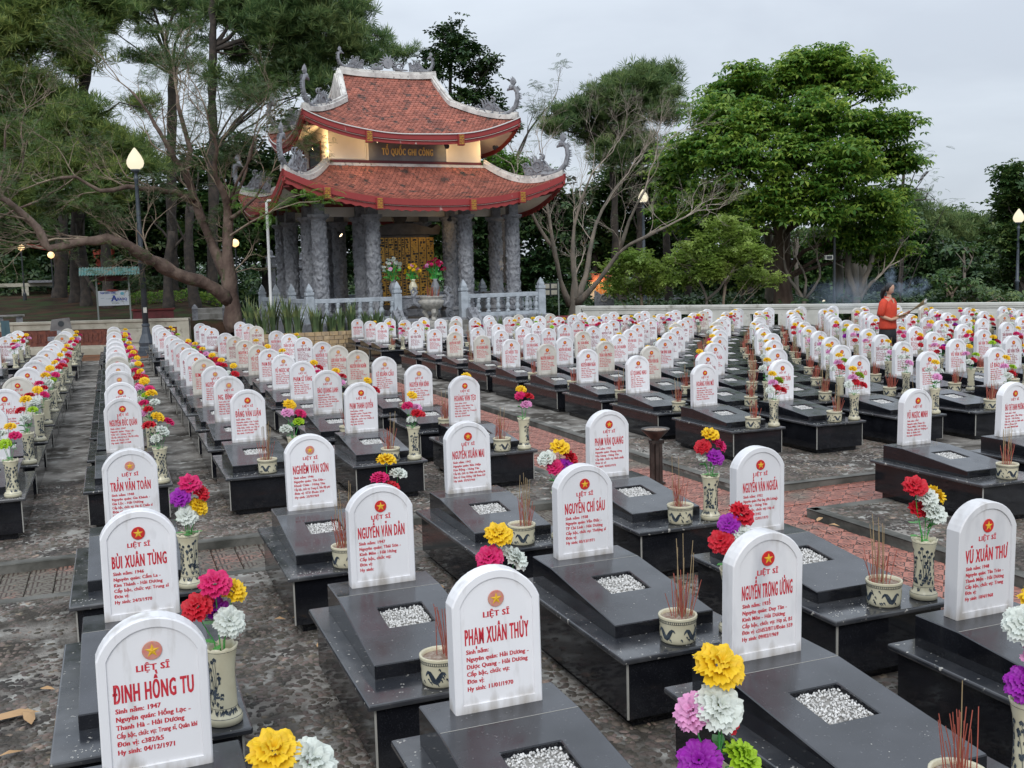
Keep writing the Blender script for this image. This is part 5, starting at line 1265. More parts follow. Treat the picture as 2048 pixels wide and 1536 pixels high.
t, w_, z0, z1 = boxthing('teal_frame', 'teal metal frame with two uprights at the left edge', 'frame', -14, 26, 645, 668, 34.5, .3, m_teal)
for x in (.0, w_*.42, w_-.2): mb = MB(); mb.ext([(x,z0-.9),(x+.16,z0-.9),(x+.12,z1+.05),(x,z1+.05)], -.05, .05); mb.build('upright', mat('teal_paint', (.05,.10,.12), .5), t)
mb = MB(); mb.box(0,w_,-.06,.06,z0-.25,z0-.1); mb.build('crossbar', m_iron, t)
# red temple-gate columns, lit lanterns behind
m_redcol = mat('red_gate_paint', (.50,.09,.06), .6)
for i, (px, y0, y1, wd) in enumerate([(148,495,557,.30),(121,500,545,.22),(195,500,532,.26),(220,498,528,.26)]):
    a = W(px, y0, 62); b = W(px, y1, 62); mb = MB(); mb.lathe([(wd*.8,1.2),(wd,1.5),(wd*.8,a.z-.6),(wd,a.z)], 12); o = mb.build('gate_column', m_redcol); o.location = (a.x, a.y, 0)
    tag(o, ['thick red gate column seen under the long leaning branch','thin red gate column left of the thick one','red gate column right of the dark trunk','red gate column above the teal roof'][i], 'column', 'red gate columns beyond the trees')
t = thing('gate_roof', 'small red tiled gate roof showing through the branches', 'roof', W(90, 492, 62)); mb = MB(); mb.ext([(-1.1,0),(.6,-.35),(.8,-.3),(-.8,.15)], -.5, .5); mb.build('tiled_slope', m_fascia, t)
for i, (px, py, d_, s_, lb) in enumerate([(42,495,55,.16,'lit lantern half hidden by leaves at the left edge'),(102,510,55,.17,'lit globe lantern under the bent branch'),(470,486,52,.2,'lit lantern right of the leaning tree trunk'),(1087,572,52,.11,'small lit lamp left of the grey notice frame'),(1215,541,56,.21,'round lit garden lamp in front of the red roofed shrine'),(1247,569,62,.12,'smaller round lit garden lamp right of the shrine'),(1648,603,50,.08,'small white lamp at the foot of the right trunks')]):
    p = W(px, py, d_); t = thing('garden_lamp', lb, 'lamp', (p.x, p.y, 0), 0, 'small garden lamps among the trees')
    mb = MB(); mb.lathe([(.02,-s_),(s_*.8,-s_*.6),(s_,0),(s_*.75,s_*.65),(.02,s_)], 12); o = mb.build('globe', m_globe if i > 2 else mat('warm_lantern_glass%d' % i, (1,.8,.5), .5, emit=(1,.62,.28), estr=1.6), t, smooth=True); o.location = (0,0,p.z)
    zg = gz(p.x, p.y); mb = MB(); mb.lathe([(.09,zg-.2),(.09,zg+.3),(.04,zg+.4),(.035,p.z-s_)], 8); mb.build('post', m_iron, t)
# hedges, path and white kerb on the slope (clipped bushes)
# ------------------------------------------------------------------ vegetation
def rotm(n, tilt, g):
    """random spin about z then a tilt about a random horizontal axis"""
    a = g.uniform(0, 2*PI, n); b = g.uniform(0, 2*PI, n); t = tilt
    ca, sa = np.cos(a), np.sin(a); Z0 = np.zeros(n); O = np.ones(n)
    Rz = np.stack([ca, -sa, Z0, sa, ca, Z0, Z0, Z0, O], 1).reshape(n, 3, 3)
    ux, uy = np.cos(b), np.sin(b); c, s = np.cos(t), np.sin(t)
    Rt = np.stack([c+ux*ux*(1-c), ux*uy*(1-c), uy*s, ux*uy*(1-c), c+uy*uy*(1-c), -ux*s, -uy*s, ux*s, c], 1).reshape(n, 3, 3)
    return Rt @ Rz
def scatter(T, Fc, P, S, Rm):
    X = np.einsum('nij,kj->nki', Rm, T)*S[:, None, None] + P[:, None, :]; k = len(T)
    return X.reshape(-1, 3), (Fc[None]+k*np.arange(len(P))[:, None, None]).reshape(-1, Fc.shape[1])
def tpl_rosette(n=6, w_=.22, droop=.25, up=.12):
    V = []; F_ = []
    for k in range(n):
        a = 2*PI*k/n; c, s = math.cos(a), math.sin(a)
        def p(r, q, z): return (r*c-q*s, r*s+q*c, z)
        V += [p(.05,0,0), p(.6,-w_,up), p(1,0,-droop), p(.6,w_,up)]; F_.append((4*k,4*k+1,4*k+2,4*k+3))
    return np.array(V), np.array(F_)
def tpl_needles(n=16, w_=.042, seed=1):
    g = np.random.default_rng(seed); V = []; F_ = []
    for k in range(n):
        a = 2*PI*k/n*2.4; e = g.uniform(-.1, 1.35); c, s, ce, se = math.cos(a), math.sin(a), math.cos(e), math.sin(e); L = g.uniform(.75, 1.1)
        tip = np.array([c*ce*L, s*ce*L, se*L]); sd = np.array([-s, c, 0])*w_; mid = tip*.55+np.array([0,0,.03])
        V += [sd*.4, mid+sd, tip, mid-sd]; F_.append((4*k,4*k+1,4*k+2,4*k+3))
    return np.array(V), np.array(F_)
def tpl_frond(n=9, seed=1):
    V = []; F_ = []; k = 0
    for i in range(n):
        x = .12+.88*i/n; z = .10*math.sin(x*2.6)-.18*x*x
        for s in (-1, 1):
            L = .30*math.sin(PI*(.15+.8*i/n)); V += [(x,0,z), (x+.07,s*L*.5,z+.01), (x+.10,s*L,z-.05), (x+.015,s*L*.5,z+.01)]; F_.append((k,k+1,k+2,k+3)); k += 4
    return np.array(V), np.array(F_)
def tpl_leaf():
    return np.array([(0,0,0),(.5,-.24,.06),(1,0,-.05),(.5,.24,.06)]), np.array([(0,1,2,3)])
TP = dict(rosette=tpl_rosette(), small=tpl_rosette(5,.26,.15,.1), needle=tpl_needles(), frond=tpl_frond(), leaf=tpl_leaf())
m_bark = mat('brown_bark', (.085,.055,.042), .95, c2=(.16,.115,.085), scale=3, bump=.9, bscale=9, stretch=(1,1,.35), rnd=False, bdist=.06)
m_barkg = mat('grey_bark', (.14,.125,.105), .95, c2=(.24,.20,.16), scale=4, bump=.8, bscale=12, stretch=(1,1,.3), rnd=False, bdist=.05)
m_barkd = mat('dark_bark', (.035,.03,.027), .95, c2=(.07,.055,.045), scale=4, bump=.6, bscale=12, rnd=False, bdist=.05)
m_barkr = mat('red_brown_bark', (.095,.062,.05), .9, c2=(.20,.145,.115), scale=2.2, bump=1, bscale=7, c3=(.08,.085,.04), s3=3, lo3=.58, hi3=.7, rnd=False, stretch=(1,1,.6), bdist=.07)
m_twig = mat('pale_twig', (.33,.26,.19), .9, c2=(.2,.15,.115), scale=3, rnd=False)
m_twig2 = mat('grey_twig', (.42,.36,.30), .9, c2=(.26,.21,.17), scale=3, rnd=False)
LEAF = {
 'pine':   mat('pine_needles', (.13,.21,.075), .6, island=.5, trans=.45, c2=(.19,.25,.09), scale=.35, rnd=False),
 'pineb':  mat('olive_pine_needles', (.24,.30,.085), .6, island=.45, trans=.45, c2=(.16,.24,.075), scale=.4, rnd=False),
 'broad':  mat('fresh_green_leaves', (.15,.27,.04), .55, island=.5, trans=.45, c2=(.25,.37,.06), scale=.45, lo=.45, hi=.7, rnd=False),
 'lime':   mat('yellow_green_leaves', (.30,.40,.085), .5, island=.35, trans=.42, c2=(.20,.32,.06), scale=.6, rnd=False),
 'dark':   mat('dark_green_leaves', (.035,.075,.024), .5, island=.5, trans=.15, c2=(.045,.085,.022), scale=.4, rnd=False),
 'mid':    mat('mid_green_leaves', (.06,.12,.032), .5, island=.5, trans=.3, c2=(.10,.155,.04), scale=.4, rnd=False),
 'frond':  mat('feathery_leaves', (.075,.14,.03), .5, island=.4, trans=.3, c2=(.05,.09,.03), scale=.6, rnd=False),
 'bright': mat('bright_green_leaves', (.11,.24,.03), .45, island=.35, trans=.3, rnd=False),
}
def blob_points(blobs, dist, dens, g, depth=1.0, flat=.8, shell=.45, clump=.45, per=7):
    """clump centres inside ellipsoids, then leaf sites inside flattened clumps"""
    P = []; C = []
    for b in blobs:
        px, py, rp = b[:3]; dd = dist + (b[3] if len(b) > 3 else g.uniform(-1.5, 1.5)*depth); c = W(px, py, dd); Rr = rp*dd/FPX*1.02
        n = max(6, int(dens*Rr*Rr)); v = g.normal(size=(n, 3)); v /= np.linalg.norm(v, axis=1)[:, None]
        r = g.uniform(0, 1, n)**shell; q = v*r[:, None]*np.array([1, 1, flat])*Rr; q[:, 2] *= 1
        cc = np.array(c)[None]+q; C.append(cc)
        for _ in range(per): P.append(cc + g.normal(size=(n,3))*np.array([1,1,.38])*clump)
    return np.concatenate(P), np.concatenate(C)
def limb(mb, pts, r0, r1, seg=6, wob=.0, g=None):
    pts = [Vector(p) for p in pts]; out = []
    for i in range(len(pts)-1):
        n = max(2, int((pts[i+1]-pts[i]).length/.5))
        for k in range(n):
            q = k/n; a = pts[max(i-1,0)]; b = pts[i]; c = pts[i+1]; d = pts[min(i+2,len(pts)-1)]
            v = .5*((2*b)+(c-a)*q+(2*a-5*b+4*c-d)*q*q+(3*b-a-3*c+d)*q**3)
            if g and wob: v = v+Vector((g.gauss(0,wob), g.gauss(0,wob), g.gauss(0,wob)))
            out.append(v)
    out.append(pts[-1]); n = len(out)
    if hasattr(r0, '__len__'):
        rr = []; m_ = len(r0)-1
        for i in range(n): q = i/(n-1)*m_; k = min(int(q), m_-1); rr.append(r0[k]+(r0[k+1]-r0[k])*(q-k))
    else: rr = [r0+(r1-r0)*(i/(n-1))**.8 for i in range(n)]
    if seg >= 9 and g: rr = [r*(1+.10*math.sin(i*1.9)+.10*g.uniform(-1,1)) for i, r in enumerate(rr)]
    mb.tube(out, rr, seg); return out
def tree(name, label, group, trunk, dist, blobs, kind, tpl, size, dens=26, per=7, clump=.45, tilt=.5, bark=None, seed=1, flat=.8, shell=.45, twigs=5, depth=1.0, limbs=None, cat='tree', szv=.3, limbr=.10):
    g = np.random.default_rng(seed); gr = random.Random(seed)
    t0 = W(*trunk[0][:2], dist); z0 = gz(t0.x, t0.y); t = thing(name, label, cat, (t0.x, t0.y, z0), 0, group); inv = Matrix.Translation((-t0.x, -t0.y, -z0))
    P, C = blob_points(blobs, dist, dens, g, depth, flat, shell, clump, per)
    n = len(P); Rm = rotm(n, np.abs(g.normal(0, tilt, n)), g); S = size*g.uniform(1-szv, 1+szv, n)
    V, F_ = scatter(*TP[tpl], P, S, Rm); V = V-np.array([t0.x, t0.y, z0])
    cr_ = obj('crown', np_mesh('crown', V, F_, LEAF[kind]), t)
    mb = MB(); tp = [W(px, py, dist) for px, py, *_ in trunk]; tp[0].z = min(tp[0].z, z0)-.3
    rr = [(q[2] if len(q) > 2 else 6)*dist/FPX for q in trunk]
    limb(mb, tp, rr, 0, 9, .02, gr)
    for bi, b in enumerate(blobs):
        c = W(b[0], b[1], dist+(b[3] if len(b) > 3 else 0)); cand = [p for p in tp if p.z < c.z+.5] or [tp[0]]
        s_ = min(cand, key=lambda p: (p-c).length+(0 if p.z < c.z-.3 else 2)); ra = limbr*min(1.3, max(.5, b[2]/50))
        if (c-s_).length > .4:
            m1 = s_.lerp(c, .5)+Vector((gr.gauss(0,.25), gr.gauss(0,.25), gr.uniform(-.1,.35)*1)); limb(mb, [s_, m1, c], ra, ra*.35, 5, .03, gr)
        cs = C[np.linalg.norm(C-np.array(c), axis=1) < b[2]*dist/FPX*1.3]
        for k in range(twigs):
            if len(cs): q = Vector(cs[gr.randrange(len(cs))]); s2 = c if gr.random() < .6 else s_.lerp(c, .7); limb(mb, [s2, s2.lerp(q,.5)+Vector((0,0,gr.uniform(-.1,.25))), q], ra*.33, .012, 4, .02, gr)
    mb.xf(inv); mb.build('trunk', bark or m_barkd, t, smooth=True)
    return t
# pines of the upper left
GP = 'pine trees behind the left wall'
tree('pine_tree', 'large olive pine filling the upper left corner', GP, [(150,600,13),(160,300,11),(176,80,10),(180,-80,8)], 52,
     [(60,40,70),(150,120,38),(30,160,62),(100,-20,90),(20,240,70),(190,10,55),(10,60,60),(150,60,50),(110,210,50)], 'pineb', 'needle', .50, dens=44, per=5, clump=.32, tilt=.7, seed=3, twigs=9)
tree('pine_tree', 'pine with spreading bare limbs against the sky, left of centre', GP, [(345,600,12),(342,300,9),(346,150,8)], 56,
     [(300,0,50),(245,5,45),(370,-10,55),(420,15,36),(305,115,22),(262,112,16),(395,125,14),(225,60,14),(300,60,18),(380,55,16),(345,60,12),(405,75,14)], 'pine', 'needle', .42, dens=52, per=4, clump=.35, tilt=.7, seed=4, twigs=6, limbr=.14)
tree('pine_tree', 'dense dark pine behind the left end of the temple roof', GP, [(425,620,11),(425,300,9),(424,100,8),(430,-60,6)], 50,
     [(470,20,55),(540,60,60),(610,50,62),(560,140,52),(630,120,52),(700,90,40),(690,30,42),(735,110,26),(480,110,30),(640,175,34),(600,-20,62),(500,185,36),(520,-20,55),(755,75,16),(430,150,18)], 'pine', 'needle', .48, dens=44, per=5, clump=.32, tilt=.7, seed=5, twigs=9)
tree('pine_tree', 'low branched green pine behind the left street lamp', GP, [(215,600,11),(205,360,9),(200,230,6)], 48,
     [(165,250,60),(235,300,60),(100,300,66),(25,340,66),(200,370,60),(285,215,24),(75,390,60),(290,330,34),(140,330,50),(20,280,40)], 'pineb', 'needle', .44, dens=46, per=5, clump=.32, tilt=.7, seed=6, twigs=7)
tree('pine_tree', 'small pine top behind the temple ridge', GP, [(800,420,5),(800,150,3)], 64, [(800,105,20),(775,92,16),(818,112,15),(770,120,14)], 'pine', 'needle', .45, dens=30, per=5, seed=7)
tree('pine_tree', 'spreading pine left of the large broad tree', GP, [(1235,620,9),(1228,400,8),(1222,290,6),(1262,220,4)], 58,
     [(1290,170,42),(1200,205,42),(1130,238,36),(1335,150,24),(1250,255,44),(1330,225,30),(1180,265,34),(1250,200,36),(1310,200,30),(1110,255,22),(1345,190,16),(1290,135,18),(1240,165,24),(1220,310,36),(1290,300,34),(1160,225,24)], 'pine', 'needle', .48, dens=46, per=5, clump=.32, tilt=.7, seed=8, twigs=7)
tree('conical_tree', 'tall conical dark tree rising behind the temple roof', None, [(898,420,5),(900,250,4.5),(903,100,3)], 62,
     [(900,48,15),(890,75,24),(918,85,26),(868,110,22),(938,115,28),(850,135,14),(900,120,30),(965,130,20),(985,122,9),(950,150,30),(920,190,24),(965,190,32),(990,225,32),(940,235,28),(1010,255,26),(905,235,22),(960,260,28),(880,150,16)], 'dark', 'small', .30, dens=30, per=5, clump=.34, tilt=.6, seed=9, bark=m_barkd, twigs=5, limbr=.07)
# the big broad tree
tree('broadleaf_tree', 'very large bright green spreading tree right of centre', None, [(1570,640,25),(1564,560,19),(1562,470,17),(1558,430,14),(1580,330,9),(1600,250,6)], 50,
     [(1640,150,54,0),(1715,155,44,-1),(1570,165,46,-1),(1500,175,44,1),(1480,150,26),(1745,160,26,1),(1430,225,46,-2),(1520,245,60,-2),(1640,235,62,-3),(1740,265,50,-1),(1385,300,48,-2),(1470,320,58,-4),(1580,320,62,-4),(1690,330,62,-4),(1775,330,36,0),
      (1440,185,30),(1470,255,48,-3),(1345,335,40),(1795,255,34),(1800,320,34),(1345,370,36,0),(1430,395,54,-3),(1530,405,56,-4),(1640,410,56,-4),(1740,405,50,-2),(1790,390,28,1),(1330,430,26),(1390,445,34,-1),(1480,455,30,1),(1650,475,30,1),(1710,465,44,-1),(1780,450,36),(1800,500,26,1),(1740,510,26,1),(1660,120,30),(1600,125,28),(1760,190,20)],
     'broad', 'rosette', .30, dens=46, per=6, clump=.36, tilt=.42, bark=m_bark, seed=10, flat=.8, twigs=4, limbr=.17)
tree('small_tree', 'light yellow green small tree before the dark wood, right of the middle street lamp', None, [(1440,625,4),(1450,570,3),(1440,500,2.5)], 42,
     [(1440,455,26),(1480,470,28),(1400,490,30),(1460,510,38),(1510,510,26),(1375,510,22),(1420,540,30),(1500,555,30),(1350,525,20),(1540,560,18),(1380,560,18)], 'lime', 'small', .17, dens=95, per=6, clump=.24, tilt=.6, bark=m_twig, seed=11, twigs=4, limbr=.035)
tree('small_tree', 'light green bushy small tree left of the middle street lamp', None, [(1290,625,4),(1280,560,3)], 44,
     [(1260,520,30),(1230,540,26),(1290,530,26),(1320,545,26),(1250,570,28),(1300,575,26),(1345,560,20),(1225,575,16)], 'lime', 'small', .17, dens=90, per=6, clump=.24, tilt=.6, bark=m_twig, seed=12, limbr=.035)
tree('leafy_tree', 'bright green tree behind the right upper eave of the temple', None, [(1010,620,6),(1005,400,5)], 54,
     [(985,320,28),(1030,325,30),(1060,345,30),(1000,350,30),(960,345,22),(1090,370,28)], 'bright', 'small', .24, dens=54, per=6, clump=.3, seed=13)
# dark trees forming the background wood
dk = [('dense dark tree behind the wall at the far left', (60,620), [(60,470,75),(10,440,60),(110,430,60),(60,540,50)], 66),
      ('dense dark tree behind the teal roofed board', (190,620), [(180,440,66),(240,420,60),(150,500,50),(230,490,50)], 64),
      ('dense dark tree behind the left street lamp', (310,620), [(310,430,66),(360,400,56),(290,500,50),(370,480,50)], 63),
      ('dense dark tree behind the leaning tree', (420,620), [(430,420,60),(480,390,56),(400,480,50),(470,480,50),(400,330,44)], 60),
      ('dark tree filling the gap left of the temple eaves', (530,620), [(530,360,56),(570,420,50),(520,450,56),(480,310,50),(560,500,50),(600,350,40),(590,250,40)], 62),
      ('dark tree seen between the left temple columns', (650,620), [(640,460,50),(700,480,50),(660,540,40),(740,440,40)], 60),
      ('dark tree seen through the middle of the temple', (820,620), [(800,470,56),(860,440,50),(880,500,50),(830,560,36)], 60),
      ('dark tree seen between the right temple columns', (950,620), [(930,450,56),(980,470,56),(950,540,46),(1010,540,46)], 58),
      ('dark tree right of the temple columns', (1080,620), [(1070,450,56),(1110,400,50),(1060,540,50),(1120,530,46),(1130,460,50)], 56),
      ('dark tree behind the red roofed shrine', (1190,620), [(1190,430,56),(1230,380,50),(1180,510,50),(1240,480,50),(1270,350,40)], 66),
      ('dark tree behind the small light green tree', (1310,620), [(1310,400,60),(1350,350,40),(1300,480,56),(1370,460,50),(1370,540,46)], 66),
      ('dark tree left of the large trunk', (1450,620), [(1440,440,56),(1490,490,50),(1430,540,50),(1510,550,46)], 68),
      ('dark tree right of the large trunk', (1620,620), [(1610,500,52),(1660,500,50),(1620,560,44),(1690,560,44)], 72),
      ('dark tree behind the woman in red', (1760,620), [(1750,500,52),(1800,480,50),(1760,560,46),(1820,550,50)], 72),
      ('dark wooded mass right of the woman', (1880,620), [(1860,520,52),(1910,550,46),(1880,580,40),(1950,560,46)], 74),
      ('dark tree rising behind the far right wood', (1900,620), [(1865,450,30),(1905,440,30),(1945,455,30),(1980,470,26),(1890,490,36),(1940,500,36)], 84),
      ('dark tree beside the far right lamp', (1990,620), [(1990,560,44),(2030,590,36),(2000,520,36),(1960,520,32)], 78)]
for i, (lb, (tx, ty), bl, d_) in enumerate(dk):
    tree('dark_tree', lb, 'dark trees of the background wood', [(tx,ty,7),(tx,480,6)], d_, bl, 'dark' if i % 3 else 'mid', 'small', .36, dens=26, per=6, clump=.5, tilt=.6, seed=30+i, twigs=2, flat=.85)
tree('broadleaf_tree', 'dark leafy tree cut by the right edge of the photo', None, [(2040,620,8),(2040,450,7)], 62,
     [(2025,350,28),(2045,380,36),(2015,400,24),(2040,430,40),(2015,470,28),(2045,490,40),(2030,540,34)], 'mid', 'small', .30, dens=48, per=6, clump=.36, seed=60)
tree('pine_tree', 'far spreading pine below the bright gap in the clouds', GP, [(1935,620,5),(1930,480,4)], 82,
     [(1900,445,20),(1935,440,18),(1970,450,20),(1920,475,26),(1960,485,24),(1885,480,22),(1990,465,12)], 'pine', 'needle', .55, dens=30, per=5, seed=61)
tree('pine_tree', 'far dark pine right of the broad tree', GP, [(1845,620,6),(1845,460,4)], 78,
     [(1840,425,26),(1870,440,24),(1820,460,30),(1855,480,30),(1800,430,18),(1830,400,16)], 'pine', 'needle', .5, dens=32, per=5, seed=62)
tree('casuarina_tree', 'thin feathery tree showing past the right side of the broad tree', None, [(1800,620,5),(1805,400,4),(1810,300,2)], 66,
     [(1830,320,20),(1850,350,16),(1835,380,22),(1815,300,14),(1870,400,16),(1890,415,14),(1840,290,10)], 'mid', 'frond', .5, dens=12, per=3, clump=.4, tilt=.5, seed=63, twigs=10)
tree('papaya_tree', 'slim papaya tree with a flat leafy head at the right', None, [(1928,620,3),(1929,545,2.6),(1928,505,2.2)], 60,
     [(1928,497,16),(1910,503,12),(1946,503,12)], 'mid', 'rosette', .5, dens=16, per=3, clump=.25, seed=64, bark=m_barkg, flat=.4)
tree('young_shrub', 'dark green shrub with drooping leaves behind the wall, right of the woman', None, [(1900,620,3),(1905,590,2)], 46,
     [(1880,560,16),(1910,552,18),(1935,565,18),(1900,590,20),(1950,585,18),(1930,600,16),(1990,600,18),(2020,605,16)], 'mid', 'rosette', .26, dens=30, per=4, clump=.25, seed=65, bark=m_twig)
# undergrowth and far wood
g = np.random.default_rng(77)
def strip(name, label, n, pxr, dr, zr, kind, size, kinds=None):
    px = g.uniform(*pxr, n); dd = g.uniform(*dr, n); P = []
    for a, b in zip(px, dd):
        q = W(a, 600, b); P.append((q.x, q.y, gz(q.x, q.y)+min(abs(g.normal(0, zr)), zr*2)))
    P = np.array(P); Rm = rotm(n, np.abs(g.normal(0, .6, n)), g); V, F_ = scatter(*TP['small'], P, size*g.uniform(.6,1.4,n), Rm)
    o = obj(name, np_mesh(name, V, F_, LEAF[kind])); tag(o, label, 'undergrowth', kind='stuff'); return o
strip('undergrowth', 'dark undergrowth below the trees behind the right wall', 4200, (1160,2120), (46,70), .5, 'dark', .34)
strip('undergrowth', 'dark undergrowth behind the temple', 2600, (560,1180), (50,66), 1.0, 'dark', .34)
strip('undergrowth', 'low green plants under the left trees', 2600, (-60,600), (58,74), .9, 'dark', .34)
strip('far_wood', 'far off dark wood closing the view', 15000, (-150,2250), (88,112), 2.6, 'dark', .6)
# hedges on the slope
def hedge(label, px0, px1, py, dist, h, kind, seed, dep=.5):
    gg = np.random.default_rng(seed); a, b = W(px0, py, dist), W(px1, py, dist); n = int((b-a).length*260*h*1.2)
    q = gg.uniform(0,1,n); P = np.array([np.array(a.lerp(b, float(t))) for t in q]); base = np.array([gz(p[0], p[1]) for p in P])
    u = gg.uniform(-1,1,n); z = gg.uniform(0,1,n)**.6*h; P[:,1] += u*dep; P[:,2] = base+z+.04*np.sin(P[:,0]*6)
    V, F_ = scatter(*TP['small'], P, .075*gg.uniform(.7,1.4,n), rotm(n, np.abs(gg.normal(0,.7,n)), gg))
    tag(obj('hedge', np_mesh('hedge', V, F_, LEAF[kind])), label, 'hedge')
hedge('bright clipped hedge beside the slope path, front one', 235, 470, 592, 49, .55, 'broad', 1)
hedge('darker clipped hedge behind the bright one', 240, 560, 575, 57, .7, 'dark', 2)
hedge('low hedge left of the carved pillar', 480, 560, 590, 46, .6, 'mid', 3)
hedge('small hedge beside the cream fence', 136, 175, 585, 56, .5, 'broad', 4)
# plain trunks seen under the crowns
trk = [(337,615,520,9,46,m_barkd,'dark leaning trunk behind the red planter box'),(172,590,500,9,50,m_barkd,'dark straight trunk left of the teal roofed board'),(115,575,480,12,55,m_barkd,'thick dark trunk below the bent branch'),
       (390,600,470,9,46,m_barkd,'dark trunk just left of the leaning tree fork'),(1340,620,440,8,56,m_barkd,'dark trunk right of the middle street lamp'),(1275,620,450,7,60,m_barkd,'dark trunk behind the middle street lamp'),(1245,620,560,9,50,m_barkd,'short dark trunk beside the stone throne'),
       (1380,620,520,7,58,m_barkd,'thin dark trunk behind the light green tree'),(1500,620,500,6,60,m_barkd,'dark trunk left of the large trunk'),(1535,620,500,10,52,m_barkg,'brown trunk beside the large trunk'),(1678,620,440,9,52,m_barkg,'tall pale grey trunk right of the loudspeaker post'),
       (1700,620,500,12,54,m_barkg,'pale trunk with side limb behind the smoke'),(1725,620,470,9,56,m_barkg,'pale curved trunk left of the woman'),(1600,620,520,4,60,m_barkg,'thin stem under the right half of the broad crown'),(1812,620,575,1.6,46,m_barkd,'thin bare stem behind the incense bundle'),(1480,620,560,4,54,m_barkg,'thin grey stem under the lime leaves')]
for i, (px, y0, y1, rp, d_, m_, lb) in enumerate(trk):
    gr = random.Random(i); p0 = W(px, y0, d_); p1 = W(px+gr.uniform(-14,14), y1, d_+gr.uniform(-1,1)); p0.z = gz(p0.x, p0.y)-.3; p1.z += 1.2
    t = thing('tree_trunk', lb, 'tree trunk', tuple(p0), 0, 'trunks seen under the crowns'); mb = MB(); r0 = rp*d_/FPX
    mid = p0.lerp(p1, .5)+Vector((gr.gauss(0,.15), 0, 0)); limb(mb, [p0, mid, p1], [r0*1.25, r0, r0*.75], 0, 9, .015, gr)
    for k in range(3):
        s_ = p0.lerp(p1, gr.uniform(.55,.95)); e = s_+Vector((gr.uniform(-1.2,1.2), gr.uniform(-.5,.5), gr.uniform(.8,1.8))); limb(mb, [s_, s_.lerp(e,.5)+Vector((0,0,-.1)), e], r0*.4, r0*.12, 5, .03, gr)
    mb.xf(Matrix.Translation(-p0)); mb.build('trunk', m_, t, smooth=True)
# ------------------------------------------------------------------ bare twiggy trees
def grow(mb, p, d, L, r, depth, g, spread=.6, up=.12, tips=None, seg=4):
    p = Vector(p); d = Vector(d).normalized(); n = 3; pts = [p]
    for i in range(n):
        d = (d+Vector((g.gauss(0,.16), g.gauss(0,.16), g.gauss(0,.12)+up*.3))).normalized(); p = p+d*(L/n); pts.append(p)
    mb.tube(pts, [r*(1-.4*i/n) for i in range(n+1)], seg, cap=False)
    if tips is not None and depth <= 1: tips.append((p.copy(), d.copy()))
    if depth <= 0: return
    for k in range(2 if g.random() < .55 else 3):
        a = Vector((g.gauss(0,1), g.gauss(0,1), g.gauss(0,.8)+up)); nd = (d+a.normalized()*spread).normalized()
        grow(mb, pts[-1] if k == 0 else pts[g.choice((1,2,3))], nd, L*g.uniform(.62,.85), r*.62, depth-1, g, spread, up, tips, 3 if depth < 3 else 4)
def bare_tree(name, label, dist, limbs, bark, twig, seed, depth=4, L=1.1, every=1, fr=0, frk='frond', frs=.3, cat='tree', r_end=.03, spread=.6):
    g = random.Random(seed); gn = np.random.default_rng(seed)
    t0 = W(limbs[0][0][0], limbs[0][0][1], dist); z0 = gz(t0.x, t0.y); t = thing(name, label, cat, (t0.x,t0.y,z0)); mb = MB(); mt = MB(); tips = []
    for li, lm in enumerate(limbs):
        off = [0]; pts = []
        for i, q in enumerate(lm):
            dd = dist + (q[3] if len(q) > 3 else 0); p = W(q[0], q[1], dd); pts.append(p)
        if li == 0: pts[0].z = z0-.3
        rr = [q[2]*dist/FPX for q in lm]; out = limb(mb, pts, rr, 0, 9, .02, g)
        for i in range(2, len(lm)):
            if g.random() > every: continue
            d = (pts[i]-pts[i-1]).normalized(); nd = d+Vector((g.gauss(0,.6), g.gauss(0,.7), abs(g.gauss(.3,.4)))); grow(mt, pts[i], nd, L*g.uniform(.6,1.1), max(.009, min(.035, rr[i]*.34)), depth if i > 2 else depth-1, g, spread, .1, tips)
        d = (pts[-1]-pts[-2]).normalized(); grow(mt, pts[-1], d, L, max(.012, rr[-1]*.8), depth, g, spread, .1, tips)
    inv = Matrix.Translation((-t0.x,-t0.y,-z0)); mb.xf(inv); mt.xf(inv)
    mb.build('trunk', bark, t, smooth=True); o = mt.build('twigs', twig, t)
    if fr and tips:
        P = np.array([tuple(p) for p, d in tips]); P = P[gn.uniform(0,1,len(P)) < fr]; P = np.repeat(P, 3, 0)+gn.normal(0,.08,(len(P)*3,3)); n = len(P)
        V, F_ = scatter(*TP[frk], P, frs*gn.uniform(.7,1.3,n), rotm(n, np.abs(gn.normal(0,.5,n)), gn)); obj('crown', np_mesh('crown', V-np.array([t0.x,t0.y,z0]), F_, LEAF['frond']), t)
    return t
